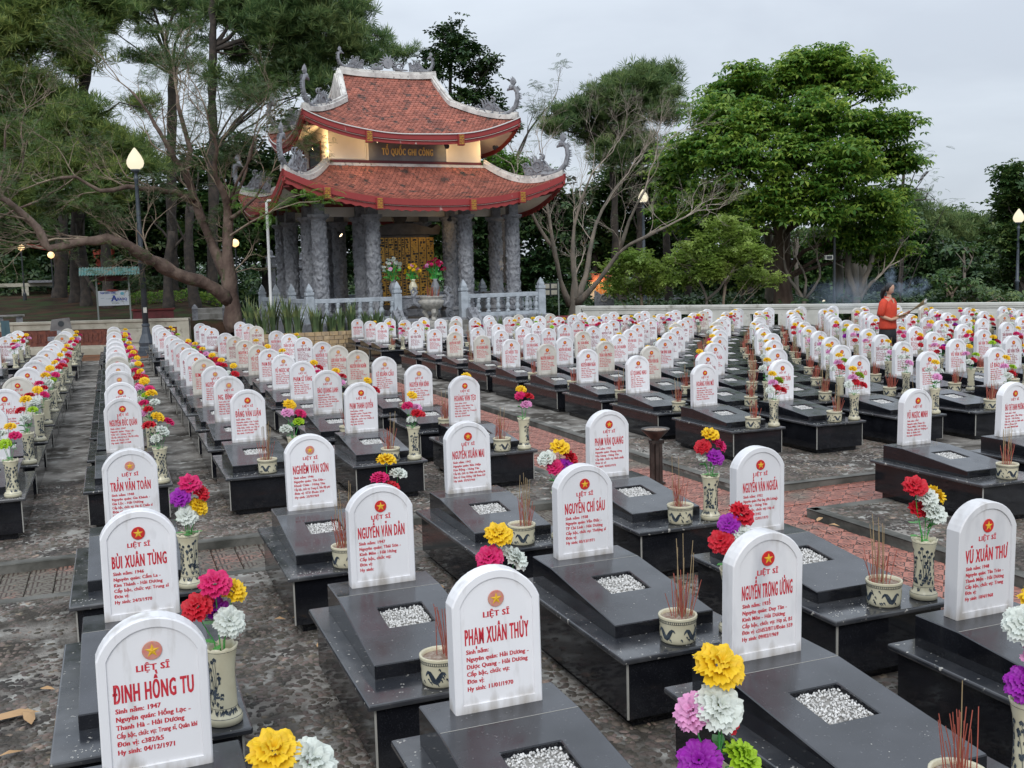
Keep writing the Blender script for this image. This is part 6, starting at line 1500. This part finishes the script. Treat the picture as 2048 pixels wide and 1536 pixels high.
bt = bare_tree('leaning_tree', 'large leaning tree with thick twisted limbs and few leaves, left of the temple', 37.2,
 [[(472,672,18),(464,610,16),(459,560,13.5),(455,500,11),(457,440,9),(448,395,6.5,-.5),(430,350,4.6,-1),(435,300,3.2,-1.5),(420,260,2.2,-2)],
  [(462,605,12),(430,578,12.5,-.4),(400,562,11.5,-.6),(350,547,11.5,-1),(322,530,12,-1.3),(300,520,10,-1.5),(272,500,10,-1.8),(240,483,9,-2),(215,478,9.5,-2),(190,482,8,-2),(150,486,7.5,-2),(98,497,7.5,-2),(84,470,7,-2),(60,440,6.5,-2),(18,405,5.5,-2.2),(-25,380,5,-2.4)],
  [(456,560,12),(425,490,9.5,.3),(400,430,8.5,.4),(386,392,7.5,.5),(370,345,6.5,.2),(350,318,5.5,0),(330,280,4.5,0),(310,250,3.5,0),(288,212,2.4,0),(258,178,1.6,0)],
  [(370,345,6,.2),(380,300,5,.3),(362,240,4,.4),(355,190,3,.5)],
  [(390,400,7,.4),(350,385,6,0),(310,378,5,-.3),(255,374,4.5,-.6),(200,382,3.5,-.8),(150,352,3,-.9),(100,360,2,-1)],
  [(457,430,5,0),(475,385,3.6,.3),(490,340,2.6,.8),(500,300,2,1)],
  [(457,440,4,0),(485,418,3,-.8),(510,395,2.4,-1.4),(525,370,1.8,-1.8)],
  [(457,410,3.4,0),(478,362,2.6,-.8),(500,318,2.2,-1.4),(508,275,1.6,-1.8)]],
 m_barkr, m_twig, 5, depth=5, L=1.05, every=.95, fr=.5, frs=.27)
bare_tree('bare_tree', 'pale twiggy tree at the left edge above the slope', 40,
 [[(-60,650,10),(-50,500,6),(-20,420,4),(20,370,3),(45,330,2),(42,270,1.4)],[(-20,420,3),(10,330,2.4),(10,260,1.8),(50,220,1.3)],[(-30,450,3),(30,420,2.2),(80,400,1.8),(130,370,1.4)]], m_barkr, m_twig, 8, depth=5, L=1.0, fr=.16, frs=.3)
bare_tree('bare_tree', 'grey leafless twiggy tree right of the temple', 42,
 [[(1145,650,14),(1148,600,9),(1150,560,5.5),(1146,480,4),(1162,400,3),(1185,345,2)],[(1140,610,7),(1122,560,5,-.4),(1110,500,4.2,-.8),(1098,430,3,-1),(1092,385,2,-1)],[(1150,600,8),(1172,555,6,.3),(1183,480,4,.6),(1205,420,3,.8),(1245,360,2,1)],
  [(1152,610,8),(1198,560,5.5,-.6),(1238,505,3.8,-1),(1288,474,3.4,-1.5),(1335,452,2.4,-1.8)],[(1108,500,4,-.8),(1075,450,3,-1.2),(1060,420,2.4,-1.6)],[(1238,505,4,-1),(1260,440,3,-1.4),(1290,380,2.2,-1.8)]],
 m_barkg, m_twig2, 9, depth=6, L=1.15, every=1, spread=.55, fr=.03, frs=.3)
bare_tree('bare_tree', 'thin sparse tree rising behind the right eave dragons', 60,
 [[(1020,620,4),(1010,420,3.4),(1030,320,3),(1060,260,2.2),(1090,220,1.6)],[(1030,320,2),(1050,285,1.6),(1056,255,1.2)]], m_barkd, m_barkg, 11, depth=4, L=1.0, fr=.3, frs=.4, spread=.5)
bare_tree('bare_shrub', 'bare forked shrub behind the wall under the broad crown', 48,
 [[(1610,625,5),(1608,600,4),(1580,560,2.5),(1568,520,2)],[(1608,602,3),(1640,555,2.4),(1635,520,2)],[(1608,600,3),(1612,560,2.2),(1600,530,1.8)]], m_barkg, m_twig2, 13, depth=3, L=.8)
bare_tree('bare_shrub', 'forked bare stems below the light green tree', 41.5,
 [[(1405,625,4),(1412,600,3),(1400,565,2.2),(1402,545,2)],[(1412,602,3),(1440,575,2.6),(1455,555,2)]], m_barkg, m_twig2, 14, depth=2, L=.5)
bare_tree('bare_tree', 'pale many stemmed trunk cluster behind the smoke', 50,
 [[(1712,625,10),(1712,590,8),(1695,540,6),(1700,480,5),(1690,430,4)],[(1712,600,7),(1728,560,5),(1745,520,4),(1738,470,3.5)],[(1715,605,5),(1732,580,4),(1750,560,3)]], m_barkg, m_twig2, 15, depth=3, L=1.2)
# ------------------------------------------------------------------ the woman in the rows
m_skin = mat('skin', (.52,.30,.20), .5, c2=(.46,.25,.17), scale=12)
m_hair = mat('black_hair', (.012,.010,.010), .35, bump=.4, bscale=60)
m_shirt = mat('orange_red_shirt', (.60,.055,.022), .75, c2=(.46,.04,.018), scale=7, bump=.5, bscale=9, bdist=.03)
m_trous = mat('black_trousers', (.012,.012,.016), .7)
def ellipse_rings(rings, seg=20):
    mb = MB(); vs = []
    for x, y, z, rx, ry in rings:
        for k in range(seg): a = 2*PI*k/seg; vs.append((x+rx*math.cos(a), y+ry*math.sin(a), z))
    n = len(rings); mb.add(vs, [(i*seg+k, i*seg+(k+1)%seg, (i+1)*seg+(k+1)%seg, (i+1)*seg+k) for i in range(n-1) for k in range(seg)]+[tuple(range(seg-1,-1,-1)), tuple((n-1)*seg+k for k in range(seg))])
    return mb
def skin_body(nodes, edges, name, m, parent):
    me = bpy.data.meshes.new(name+'_skel'); me.from_pydata([n[0] for n in nodes], edges, [])
    o = bpy.data.objects.new(name, me); col.objects.link(o); o.modifiers.new('skin', 'SKIN'); sb = o.modifiers.new('sub', 'SUBSURF'); sb.levels = 2; sb.render_levels = 2
    for i, n in enumerate(nodes): me.skin_vertices[0].data[i].radius = n[1]; me.skin_vertices[0].data[i].use_root = (i == 0)
    dg = bpy.context.evaluated_depsgraph_get(); m2 = bpy.data.meshes.new_from_object(o.evaluated_get(dg)); bpy.data.objects.remove(o)
    m2.name = name; m2.materials.clear(); m2.materials.append(m); m2.polygons.foreach_set('use_smooth', [True]*len(m2.polygons)); return m2
HA = R(-72)
WS = Matrix.Diagonal((.95,.92,1.066,1)); wp = W(1776, 600, 23.25); wom = thing('person', 'woman in orange red shirt and black trousers standing among the right rows', 'person', (wp.x, wp.y, rz(wp.y)+.002), HA); wom.scale = (.95,.92,1.066)
K = 1.0
nd = [((0,0,.98),(.15,.17)),((0,0,1.16),(.115,.145)),((0,0,1.34),(.13,.17)),((.0,0,1.47),(.07,.09)),((.02,0,1.54),(.048,.05)),((.03,0,1.60),(.06,.06)),
      ((0,.19,1.43),(.055,.055)),((-.03,.27,1.19),(.043,.043)),((.20,.16,1.13),(.034,.034)),((.33,.06,1.18),(.024,.03)),
      ((0,-.19,1.43),(.055,.055)),((-.02,-.27,1.17),(.043,.043)),((.19,-.17,1.09),(.034,.034)),((.30,-.05,1.14),(.024,.03)),
      ((.0,.10,.86),(.10,.10)),((.01,.11,.50),(.062,.062)),((-.01,.11,.10),(.042,.042)),((.13,.12,.03),(.035,.03)),
      ((.0,-.10,.86),(.10,.10)),((.01,-.11,.50),(.062,.062)),((-.01,-.11,.10),(.042,.042)),((.13,-.12,.03),(.035,.03))]
ed = [(0,1),(1,2),(2,3),(3,4),(4,5),(3,6),(6,7),(7,8),(8,9),(3,10),(10,11),(11,12),(12,13),(0,14),(14,15),(15,16),(16,17),(0,18),(18,19),(19,20),(20,21)]
bm_ = skin_body(nd, ed, 'body', m_skin, wom)
# head with brow, nose, chin, ears; hands with five fingers; joined into the body mesh
hb = MB(); seg = 24; vs = []; rows = 16
for i in range(rows+1):
    ph = PI*i/rows
    for k in range(seg):
        a = 2*PI*k/seg; x = .098*math.sin(ph)*math.cos(a); y = .078*math.sin(ph)*math.sin(a); z = .122*math.cos(ph)
        f = max(0, math.cos(a))**2*math.sin(ph)
        if z < 0: y *= 1-.28*(-z/.122); x *= 1-.12*(-z/.122)
        x += .020*f*math.exp(-((z+.018)/.022)**2)*(abs(math.sin(a)) < .3) + .010*f*math.exp(-((z+.062)/.014)**2) - .007*f*math.exp(-((z-.012)/.014)**2)*(.25 < abs(math.sin(a)) < .6) + .012*f*math.exp(-((z+.10)/.02)**2)
        vs.append((x, y, z))
hb.add(vs, [(i*seg+k, i*seg+(k+1)%seg, (i+1)*seg+(k+1)%seg, (i+1)*seg+k) for i in range(rows) for k in range(seg)])
for s_ in (-1,1): b0 = len(hb.v); hb.lathe([(.006,-.008),(.026,-.004),(.028,.004),(.012,.008)], 10); hb.xf(Matrix.Translation((-.005,s_*.078,-.01)) @ Matrix.Rotation(s_*PI/2, 4, 'X'), b0)
hb.xf(Matrix.Translation((.045,0,1.70)) @ Matrix.Rotation(R(26), 4, 'Y') @ Matrix.Rotation(R(-12), 4, 'Z'))
for s_, hx, hy, hz in ((1,.33,.06,1.18),(-1,.30,-.05,1.14)):
    b0 = len(hb.v); hb.lathe([(.012,0),(.03,.02),(.034,.06),(.03,.085)], 10); hb.xf(Matrix.Scale(.55, 4, (0,1,0)), b0)
    for q, (fx, fl) in enumerate(((-.026,.055),(-.009,.066),(.009,.062),(.026,.048))): hb.tube([(fx,0,.08),(fx,.006,.08+fl*.5),(fx,.026,.08+fl*.85),(fx,.04,.08+fl*.8)], [.0085,.008,.007,.006], 6)
    hb.tube([(.028,0,.03),(.05,.01,.05),(.052,.024,.075)], [.010,.009,.007], 6)
    hb.xf(Matrix.Translation((hx,hy,hz)) @ Matrix.Rotation(R(-20*s_), 4, 'Z') @ Matrix.Rotation(R(78), 4, 'Y'), b0)
hm = hb.mesh('body', m_skin, smooth=True)
bmx = bmesh.new(); bmx.from_mesh(bm_); bmx.from_mesh(hm); bmx.to_mesh(bm_); bmx.free(); bm_.polygons.foreach_set('use_smooth', [True]*len(bm_.polygons))
obj('body', bm_, wom)
mb = MB()
for s_ in (-1,1): mb.lathe([(.002,-.004),(.009,0),(.002,.004)], 8, c=(.0,0)); 
for j in range(2):
    for i in range(24): x,y,z = mb.v[j*24+i]; mb.v[j*24+i] = (z*.6+.136, y*1.3+(-.036 if j else .026), x*.6+1.705)
mb.build('eyes', m_black, wom); mb = MB(); mb.box(.128,.137,-.022,.020,1.628,1.636); mb.build('lips', m_darkpaint, wom, bevel=.002)
# shirt: body, sleeves, collar
mb = ellipse_rings([(0,0,.90,.185,.215),(0,0,.94,.19,.22),(0,0,1.05,.178,.205),(.005,0,1.16,.17,.195),(.015,0,1.28,.18,.205),(.012,0,1.38,.165,.215),(.0,0,1.455,.115,.17),(.0,0,1.50,.075,.09),(-.005,0,1.525,.066,.072)])
for s_ in (-1,1): mb.tube([(0,s_*.15,1.45),(0,s_*.215,1.40),(-.015,s_*.255,1.27),(-.022,s_*.272,1.17)], [.085,.088,.082,.086], 12)
mb.build('shirt', m_shirt, wom, smooth=True)
mb = MB()
for s_ in (-1,1): mb.add([(.07,s_*.012,1.42),(.065,s_*.05,1.53),(.02,s_*.085,1.545),(-.05,s_*.07,1.56),(-.04,s_*.10,1.50),(.06,s_*.10,1.47),(.135,s_*.03,1.40)], [(0,1,5,6),(1,2,5),(2,3,4,5)])
mb.build('collar', m_shirt, wom)
mb = MB(); mb.add([(.166,0,1.36),(.118,.045,1.50),(.118,-.045,1.50)], [(0,1,2)]); mb.build('neck_opening', m_skin, wom)
mb = ellipse_rings([(0,0,.62,.19,.21),(0,0,.82,.185,.205),(0,0,.93,.172,.195),(0,0,.97,.165,.185)])
for s_ in (-1,1): mb.tube([(0,s_*.10,.8),(.01,s_*.11,.5),(-.005,s_*.11,.12)], [.11,.085,.075], 12)
mb.build('trousers', m_trous, wom, smooth=True)
hb = MB(); b0 = 0; vs = []
for i in range(11):
    ph = PI*.62*i/10
    for k in range(20): a = 2*PI*k/20; c = math.cos(a); q = 1.0 if c < .55 else .93-.5*(c-.55)*(i/10); vs.append((-.012+.112*q*math.sin(ph)*c-.008*(i/10), .094*math.sin(ph)*math.sin(a), .135*math.cos(ph)))
for i in range(20, len(vs)):
    x,y,z = vs[i]
    if x > .045 and z < .05: vs[i] = (x-.055, y*.94, max(z, .05))
hb.add(vs, [(i*20+k, i*20+(k+1)%20, (i+1)*20+(k+1)%20, (i+1)*20+k) for i in range(10) for k in range(20)])
hb.xf(Matrix.Translation((.045,0,1.70)) @ Matrix.Rotation(R(26), 4, 'Y') @ Matrix.Rotation(R(-12), 4, 'Z'))
hb.tube([(-.05,0,1.72),(-.12,0,1.66),(-.15,.01,1.56),(-.16,.02,1.44)], [.05,.055,.045,.012], 10)
hb.build('hair', m_hair, wom, smooth=True)
WM = Matrix.Translation(wom.location) @ Matrix.Rotation(HA, 4, 'Z') @ WS
bun = thing('incense_bundle', 'large bundle of smoking incense sticks held by the woman', 'incense', WM @ Vector((.40,.02,1.19)), HA); bun.scale = (1.1,1.1,1.1)
mb = MB(); g = random.Random(1)
for k in range(34): a, r_ = g.uniform(0,6.28), g.uniform(0,.05); q = Vector((.40+g.uniform(-.01,.01), r_*math.cos(a)*.9, .25+r_*math.sin(a))); mb.tube([(-.06,r_*.2*math.cos(a),-.03),(.12,r_*.5*math.cos(a),.07),tuple(q)], .0045, 3)
mb.build('sticks', m_ash, bun); mb = MB(); mb.tube([(-.06,0,-.035),(.10,0,.062)], [.016,.024], 8); mb.build('red_handles', m_stick, bun); mb = MB()
for k in range(24): a, r_ = g.uniform(0,6.28), g.uniform(0,.05); p_ = Vector((.40, r_*math.cos(a)*.9, .25+r_*math.sin(a))); mb.tube([tuple(p_), tuple(p_+Vector((.03,0,.012)))], .006, 4)
mb.build('ash_tips', m_gravel, bun)
tr = MB(); tr.box(-.13,.17,-.09,.09,-.008,.008); o = tr.build('paper_bundle', m_ash, bevel=.002); o.location = WM @ Vector((.30,.0,1.165)); o.rotation_euler = (0, R(-16), HA); tag(o, 'flat pack of tan incense paper in the hands of the woman', 'incense pack')
# smoke as small local volumes
def smoke(loc, size, dens, label, sc_=3.0, lo=.48, hi=.72, rz=0):
    m = bpy.data.materials.new('smoke'); m.use_nodes = True; t = m.node_tree; n = t.nodes; l = t.links; n.remove(n['Principled BSDF'])
    pv = n.new('ShaderNodeVolumePrincipled'); pv.inputs['Color'].default_value = (.62,.78,.98,1); l.new(pv.outputs[0], n['Material Output'].inputs['Volume'])
    tc = n.new('ShaderNodeTexCoord'); nz = n.new('ShaderNodeTexNoise'); nz.inputs['Scale'].default_value = sc_; nz.inputs['Detail'].default_value = 4; nz.inputs['Distortion'].default_value = 1.2; l.new(tc.outputs['Object'], nz.inputs['Vector'])
    r = n.new('ShaderNodeMapRange'); l.new(nz.outputs['Fac'], r.inputs[0]); r.inputs[1].default_value = lo; r.inputs[2].default_value = hi; r.inputs[4].default_value = dens
    gr = n.new('ShaderNodeTexGradient'); gr.gradient_type = 'SPHERICAL'; mp = n.new('ShaderNodeMapping'); mp.inputs['Scale'].default_value = (2/size[0], 2/size[1], 2/size[2]); l.new(tc.outputs['Object'], mp.inputs[0]); l.new(mp.outputs[0], gr.inputs[0])
    mu = n.new('ShaderNodeMath'); mu.operation = 'MULTIPLY'; l.new(r.outputs[0], mu.inputs[0]); l.new(gr.outputs[0], mu.inputs[1]); l.new(mu.outputs[0], pv.inputs['Density'])
    mb = MB(); a, b, c = size; mb.lathe([(.01,-1),(.5,-.86),(.86,-.5),(1,0),(.86,.5),(.5,.86),(.01,1)], 14)
    mb.v = [(x*a/2, y*b/2, z*c/2) for x, y, z in mb.v]; o = mb.build('smoke', m); o.location = loc; o.rotation_euler.z = rz; tag(o, label, 'smoke', kind='stuff')
VR = math.atan2(r2.y, r2.x)
smoke(W(1818, 574, 23.2), (1.05,.4,.56), 8.5, 'blue smoke cloud over the incense bundle', 4.5, rz=VR)
smoke(W(1782, 550, 23.4), (.30,.25,.5), 8, 'thin blue smoke wisp above the head of the woman', 6, .42, .66, rz=VR)
smoke(W(1700, 588, 27), (2.6,1.4,1.0), .8, 'faint blue smoke drifting left of the woman', 1.8, .35, .7, rz=VR)
# ------------------------------------------------------------------ burner on the brick path, red cup
m_bronze = mat('brown_metal', (.05,.04,.036), .4, metal=.6, c2=(.10,.08,.07), scale=8)
dd = ray(1310, 960); t_ = -(CAM_H+.08)/dd.z; bx, by = 5.55, 9.9
bt_ = thing('dish_burner', 'brown metal dish burner on a slatted post beside the brick path', 'incense burner', (bx, by, -.166))
zt = W(1308, 857, math.hypot(bx, by)).z+.166
mb = MB(); mb.lathe([(.035,zt-.15),(.04,zt-.13),(.11,zt-.06),(.155,zt-.015),(.16,zt),(.145,zt-.004),(.07,zt-.03),(.01,zt-.033)], 26); mb.build('dish', m_bronze, bt_, smooth=True)
mb = MB(); mb.lathe([(.135,zt-.012),(.01,zt-.01)], 20); mb.build('ash_fill', m_sand, bt_)
for k, (x, y) in enumerate(((-.052,-.02),(.0,-.035),(.052,-.02),(.03,.04),(-.03,.04))): mb = MB(); mb.box(x-.021,x+.021,y-.011,y+.011,0,zt-.15); mb.build('slat', m_bronze, bt_, bevel=.004)
mb = MB(); mb.box(-.09,.09,-.06,.07,-.02,.03); mb.build('foot', m_bronze, bt_); mb = MB(); mb.box(-.06,.09,-.04,.05,zt-.17,zt-.13); mb.build('top_plate', m_bronze, bt_)
p = ray(345, 758); t_ = -(CAM_H-LEDGE_Z)/p.z
cup = MB(); cup.lathe([(.035,0),(.045,.12),(.04,.12),(.03,.01)], 14); o = cup.build('red_cup', m_red); o.location = (p.x*t_, p.y*t_, LEDGE_Z+.002); tag(o, 'small red cup on a ledge in the third column of graves', 'cup')
# ------------------------------------------------------------------ things right of the temple
a, b = W(1086, 590, 47), W(1116, 590, 47); nf = thing('framed_notice_board', 'grey four pane notice frame on posts right of the temple', 'notice board', (a.x, a.y, 0), math.atan2(b.y-a.y, b.x-a.x)); w_ = (b-a).length
Z = lambda py, d_=47: W(1100, py, d_).z
mb = MB(); mb.box(0,w_,-.03,.03,Z(591),Z(566)); mb.build('backing', m_iron, nf)
for i in range(2):
    for j in range(2): mb = MB(); x0 = .04+i*(w_/2); z0 = Z(591)+.04+j*(Z(566)-Z(591))/2; mb.box(x0, x0+w_/2-.08, -.045, -.031, z0, z0+(Z(566)-Z(591))/2-.08); mb.build('pane', m_cwall, nf)
for x in (-.05, w_): mb = MB(); mb.box(x,x+.06,-.03,.03,-.1,Z(562)); mb.lathe([(.02,Z(562)),(.07,Z(560)),(.02,Z(557))], 8, c=(x+.03,0)); mb.build('post', m_postg, nf)
p = W(1140, 630, 40.5); t = thing('round_planter', 'dark red planter round the foot of the grey twiggy tree', 'planter', (p.x, p.y, 0)); mb = MB(); mb.lathe([(.75,-.1),(.8,.42),(.9,.44),(.9,.56),(.78,.56),(.75,.5)], 20, cap=False); mb.build('tub', mat('planter_red', (.20,.03,.035), .7), t); mb = MB(); mb.lathe([(.76,.5),(.01,.52)], 16); mb.build('soil_fill', m_soil, t)
# red roofed shrine with orange door, lamplit glow put in as emission
a, b = W(1165, 600, 64), W(1232, 600, 64); sh = thing('shrine', 'small red tiled shrine with glowing orange doors right of the temple', 'shrine', (a.x, a.y, 0), math.atan2(b.y-a.y, b.x-a.x)); w_ = (b-a).length
Z = lambda py: W(1200, py, 64).z
mb = MB(); mb.box(.35,w_-.1,.3,2.2,-.2,Z(561)); mb.build('wall', m_wallw, sh)
mb = MB(); n = 5
for k in range(n): x0 = .85+k*.2; mb.box(x0, x0+.17, .24, .29, 0, Z(563))
mb.build('door', mat('orange_wood_glow', (.42,.16,.04), .5, emit=(1,.4,.08), estr=.12), sh)
for x in (.40, w_-.35): mb = MB(); mb.box(x,x+.28,.15,.32,-.1,Z(563)); mb.build('pillar', m_wallw, sh)
mb = MB(); mb.ext([(-.35,Z(561)-.05),(w_+.3,Z(561)-.05),(w_+.3,Z(561)+.05),(w_*.85,Z(548)),(w_*.15,Z(546)),(-.35,Z(561)+.05)], -.5, 2.4); mb.build('roof', m_tile, sh)
l_ = bpy.data.lights.new('shrine_light', 'POINT'); l_.energy = 40; l_.color = (1,.6,.25); l_.shadow_soft_size = .15; lo = bpy.data.objects.new('shrine_light', l_); col.objects.link(lo); lo.parent = sh; lo.location = (w_*.5,-.7,Z(566))
# stone throne block with ring, and the far balustrade
a, b = W(1189, 612, 46), W(1228, 612, 46); th = thing('stone_screen', 'grey carved stone screen with scroll relief behind the wall corner', 'stone screen', (a.x, a.y, 0), math.atan2(b.y-a.y, b.x-a.x)); w_ = (b-a).length
Z = lambda py: W(1208, py, 46).z
mb = MB(); mb.ext([(0,-.1),(w_,-.1),(w_,Z(598)),(w_*.85,Z(598)),(w_*.8,Z(582)),(w_*.62,Z(588)),(w_*.4,Z(590)),(w_*.2,Z(584)),(0,Z(580))], -.12, .12); mb.build('slab', m_stone, th, bevel=.01)
mb = MB(); spiral(mb, w_*.52, Z(597), .22, 1.5, 0, .05, -.14); mb.build('scroll', m_urn, th)
fb = thing('far_balustrade', 'dark carved stone fence beyond the wall between the lamps', 'fence', (0,0,0)); a, b = W(1228, 600, 60), W(1425, 600, 60)
an = math.atan2(b.y-a.y, b.x-a.x); fb.location = (a.x,a.y,0); fb.rotation_euler.z = an; w_ = (b-a).length; z1 = W(1300, 594, 60).z
mb = MB(); mb.box(0,w_,-.06,.06,z1-.16,z1-.04); mb.build('handrail', m_stone, fb); mb = MB(); mb.box(0,w_,-.06,.06,-.1,.2); mb.build('bottom_rail', m_stone, fb)
x = 0
while x < w_:
    mb = MB(); mb.box(x,x+.14,-.08,.08,-.1,z1+.08); mb.build('post', m_stone, fb)
    mb = MB(); mb.ext([(x+.3,.2),(x+.95,.2),(x+.95,z1-.5),(x+.8,z1-.3),(x+.45,z1-.3),(x+.3,z1-.5)], -.03, .03); mb.build('carved_panel', m_stone, fb); x += 1.15
# loudspeaker post with box, hanging lamps
p = W(1668, 600, 47); q = W(1668, 462, 47); t = thing('speaker_post', 'thin dark post carrying a small loudspeaker box among the right trunks', 'post', (p.x, p.y, 0)); mb = MB(); mb.tube([(0,0,-.2),(0,0,q.z)], [.07,.05], 8); mb.build('post', m_iron, t)
zz = W(1656, 515, 47).z; mb = MB(); mb.box(-.42,-.08,-.12,.12,zz-.10,zz+.10); bx_ = mb.build('speaker_box', m_wwall, t, bevel=.01); bx_.rotation_euler.z = VR; mb = MB(); mb.box(-.37,-.13,-.125,-.121,zz-.06,zz+.06); o = mb.build('speaker_front', m_iron, bx_)
p = W(1636, 470, 50); t = thing('hanging_lamps', 'pair of small white hanging lamps under the large crown', 'lamp', tuple(p))
for x in (-.12,.12): mb = MB(); mb.lathe([(.03,.18),(.05,.1),(.10,-.1),(.02,-.12)], 10, c=(x,0)); mb.build('lamp_shade', m_wwall, t)
mb = MB(); mb.box(-.2,.2,-.02,.02,.16,.2); mb.tube([(0,0,.2),(0,0,1.4)], .012, 4); mb.build('bracket', m_iron, t)
for i, (px, lb) in enumerate(((1838,'small square stone knob on the wall beside the incense bundle'),(1906,'small stone knob on the wall at the middle right'),(1978,'small stone knob on the wall at the far right'))):
    pass
# bright feathery branch in front of the lower left eave
gn = np.random.default_rng(50); gr = random.Random(3)
o0 = Vector(bt.location); inv = Matrix.Translation(-o0); mb = MB(); pts = [W(462,470,35.5), W(500,445,34), W(550,420,32.6), W(600,405,32), W(640,402,31.6)]; limb(mb, pts, .05, .012, 5, .01, gr); limb(mb, [W(540,423,32.7), W(580,395,32.2), W(612,388,32)], .02, .008, 5, .01, gr); limb(mb, [W(500,445,34), W(480,415,33.4), W(500,385,33)], .02, .008, 5, .01, gr); mb.xf(inv); br = mb.build('branch', m_twig, bt)
P = []
for (px, py, n) in ((520,425,8),(560,415,9),(590,408,9),(620,395,15),(645,392,15),(610,385,13),(655,402,9),(585,398,9),(500,390,9),(480,410,8),(540,432,9),(520,455,7),(470,385,6),(640,410,8)):
    for _ in range(n): P.append(tuple(W(px+gr.gauss(0,9), py+gr.gauss(0,6), 32.3+gr.gauss(0,.35))))
P = np.array(P); V, F_ = scatter(*TP['frond'], P, .46*gn.uniform(.7,1.2,len(P)), rotm(len(P), np.abs(gn.normal(.2,.4,len(P))), gn)); V = V-np.array(o0)
obj('leaves', np_mesh('leaves', V, F_, LEAF['bright']), br)
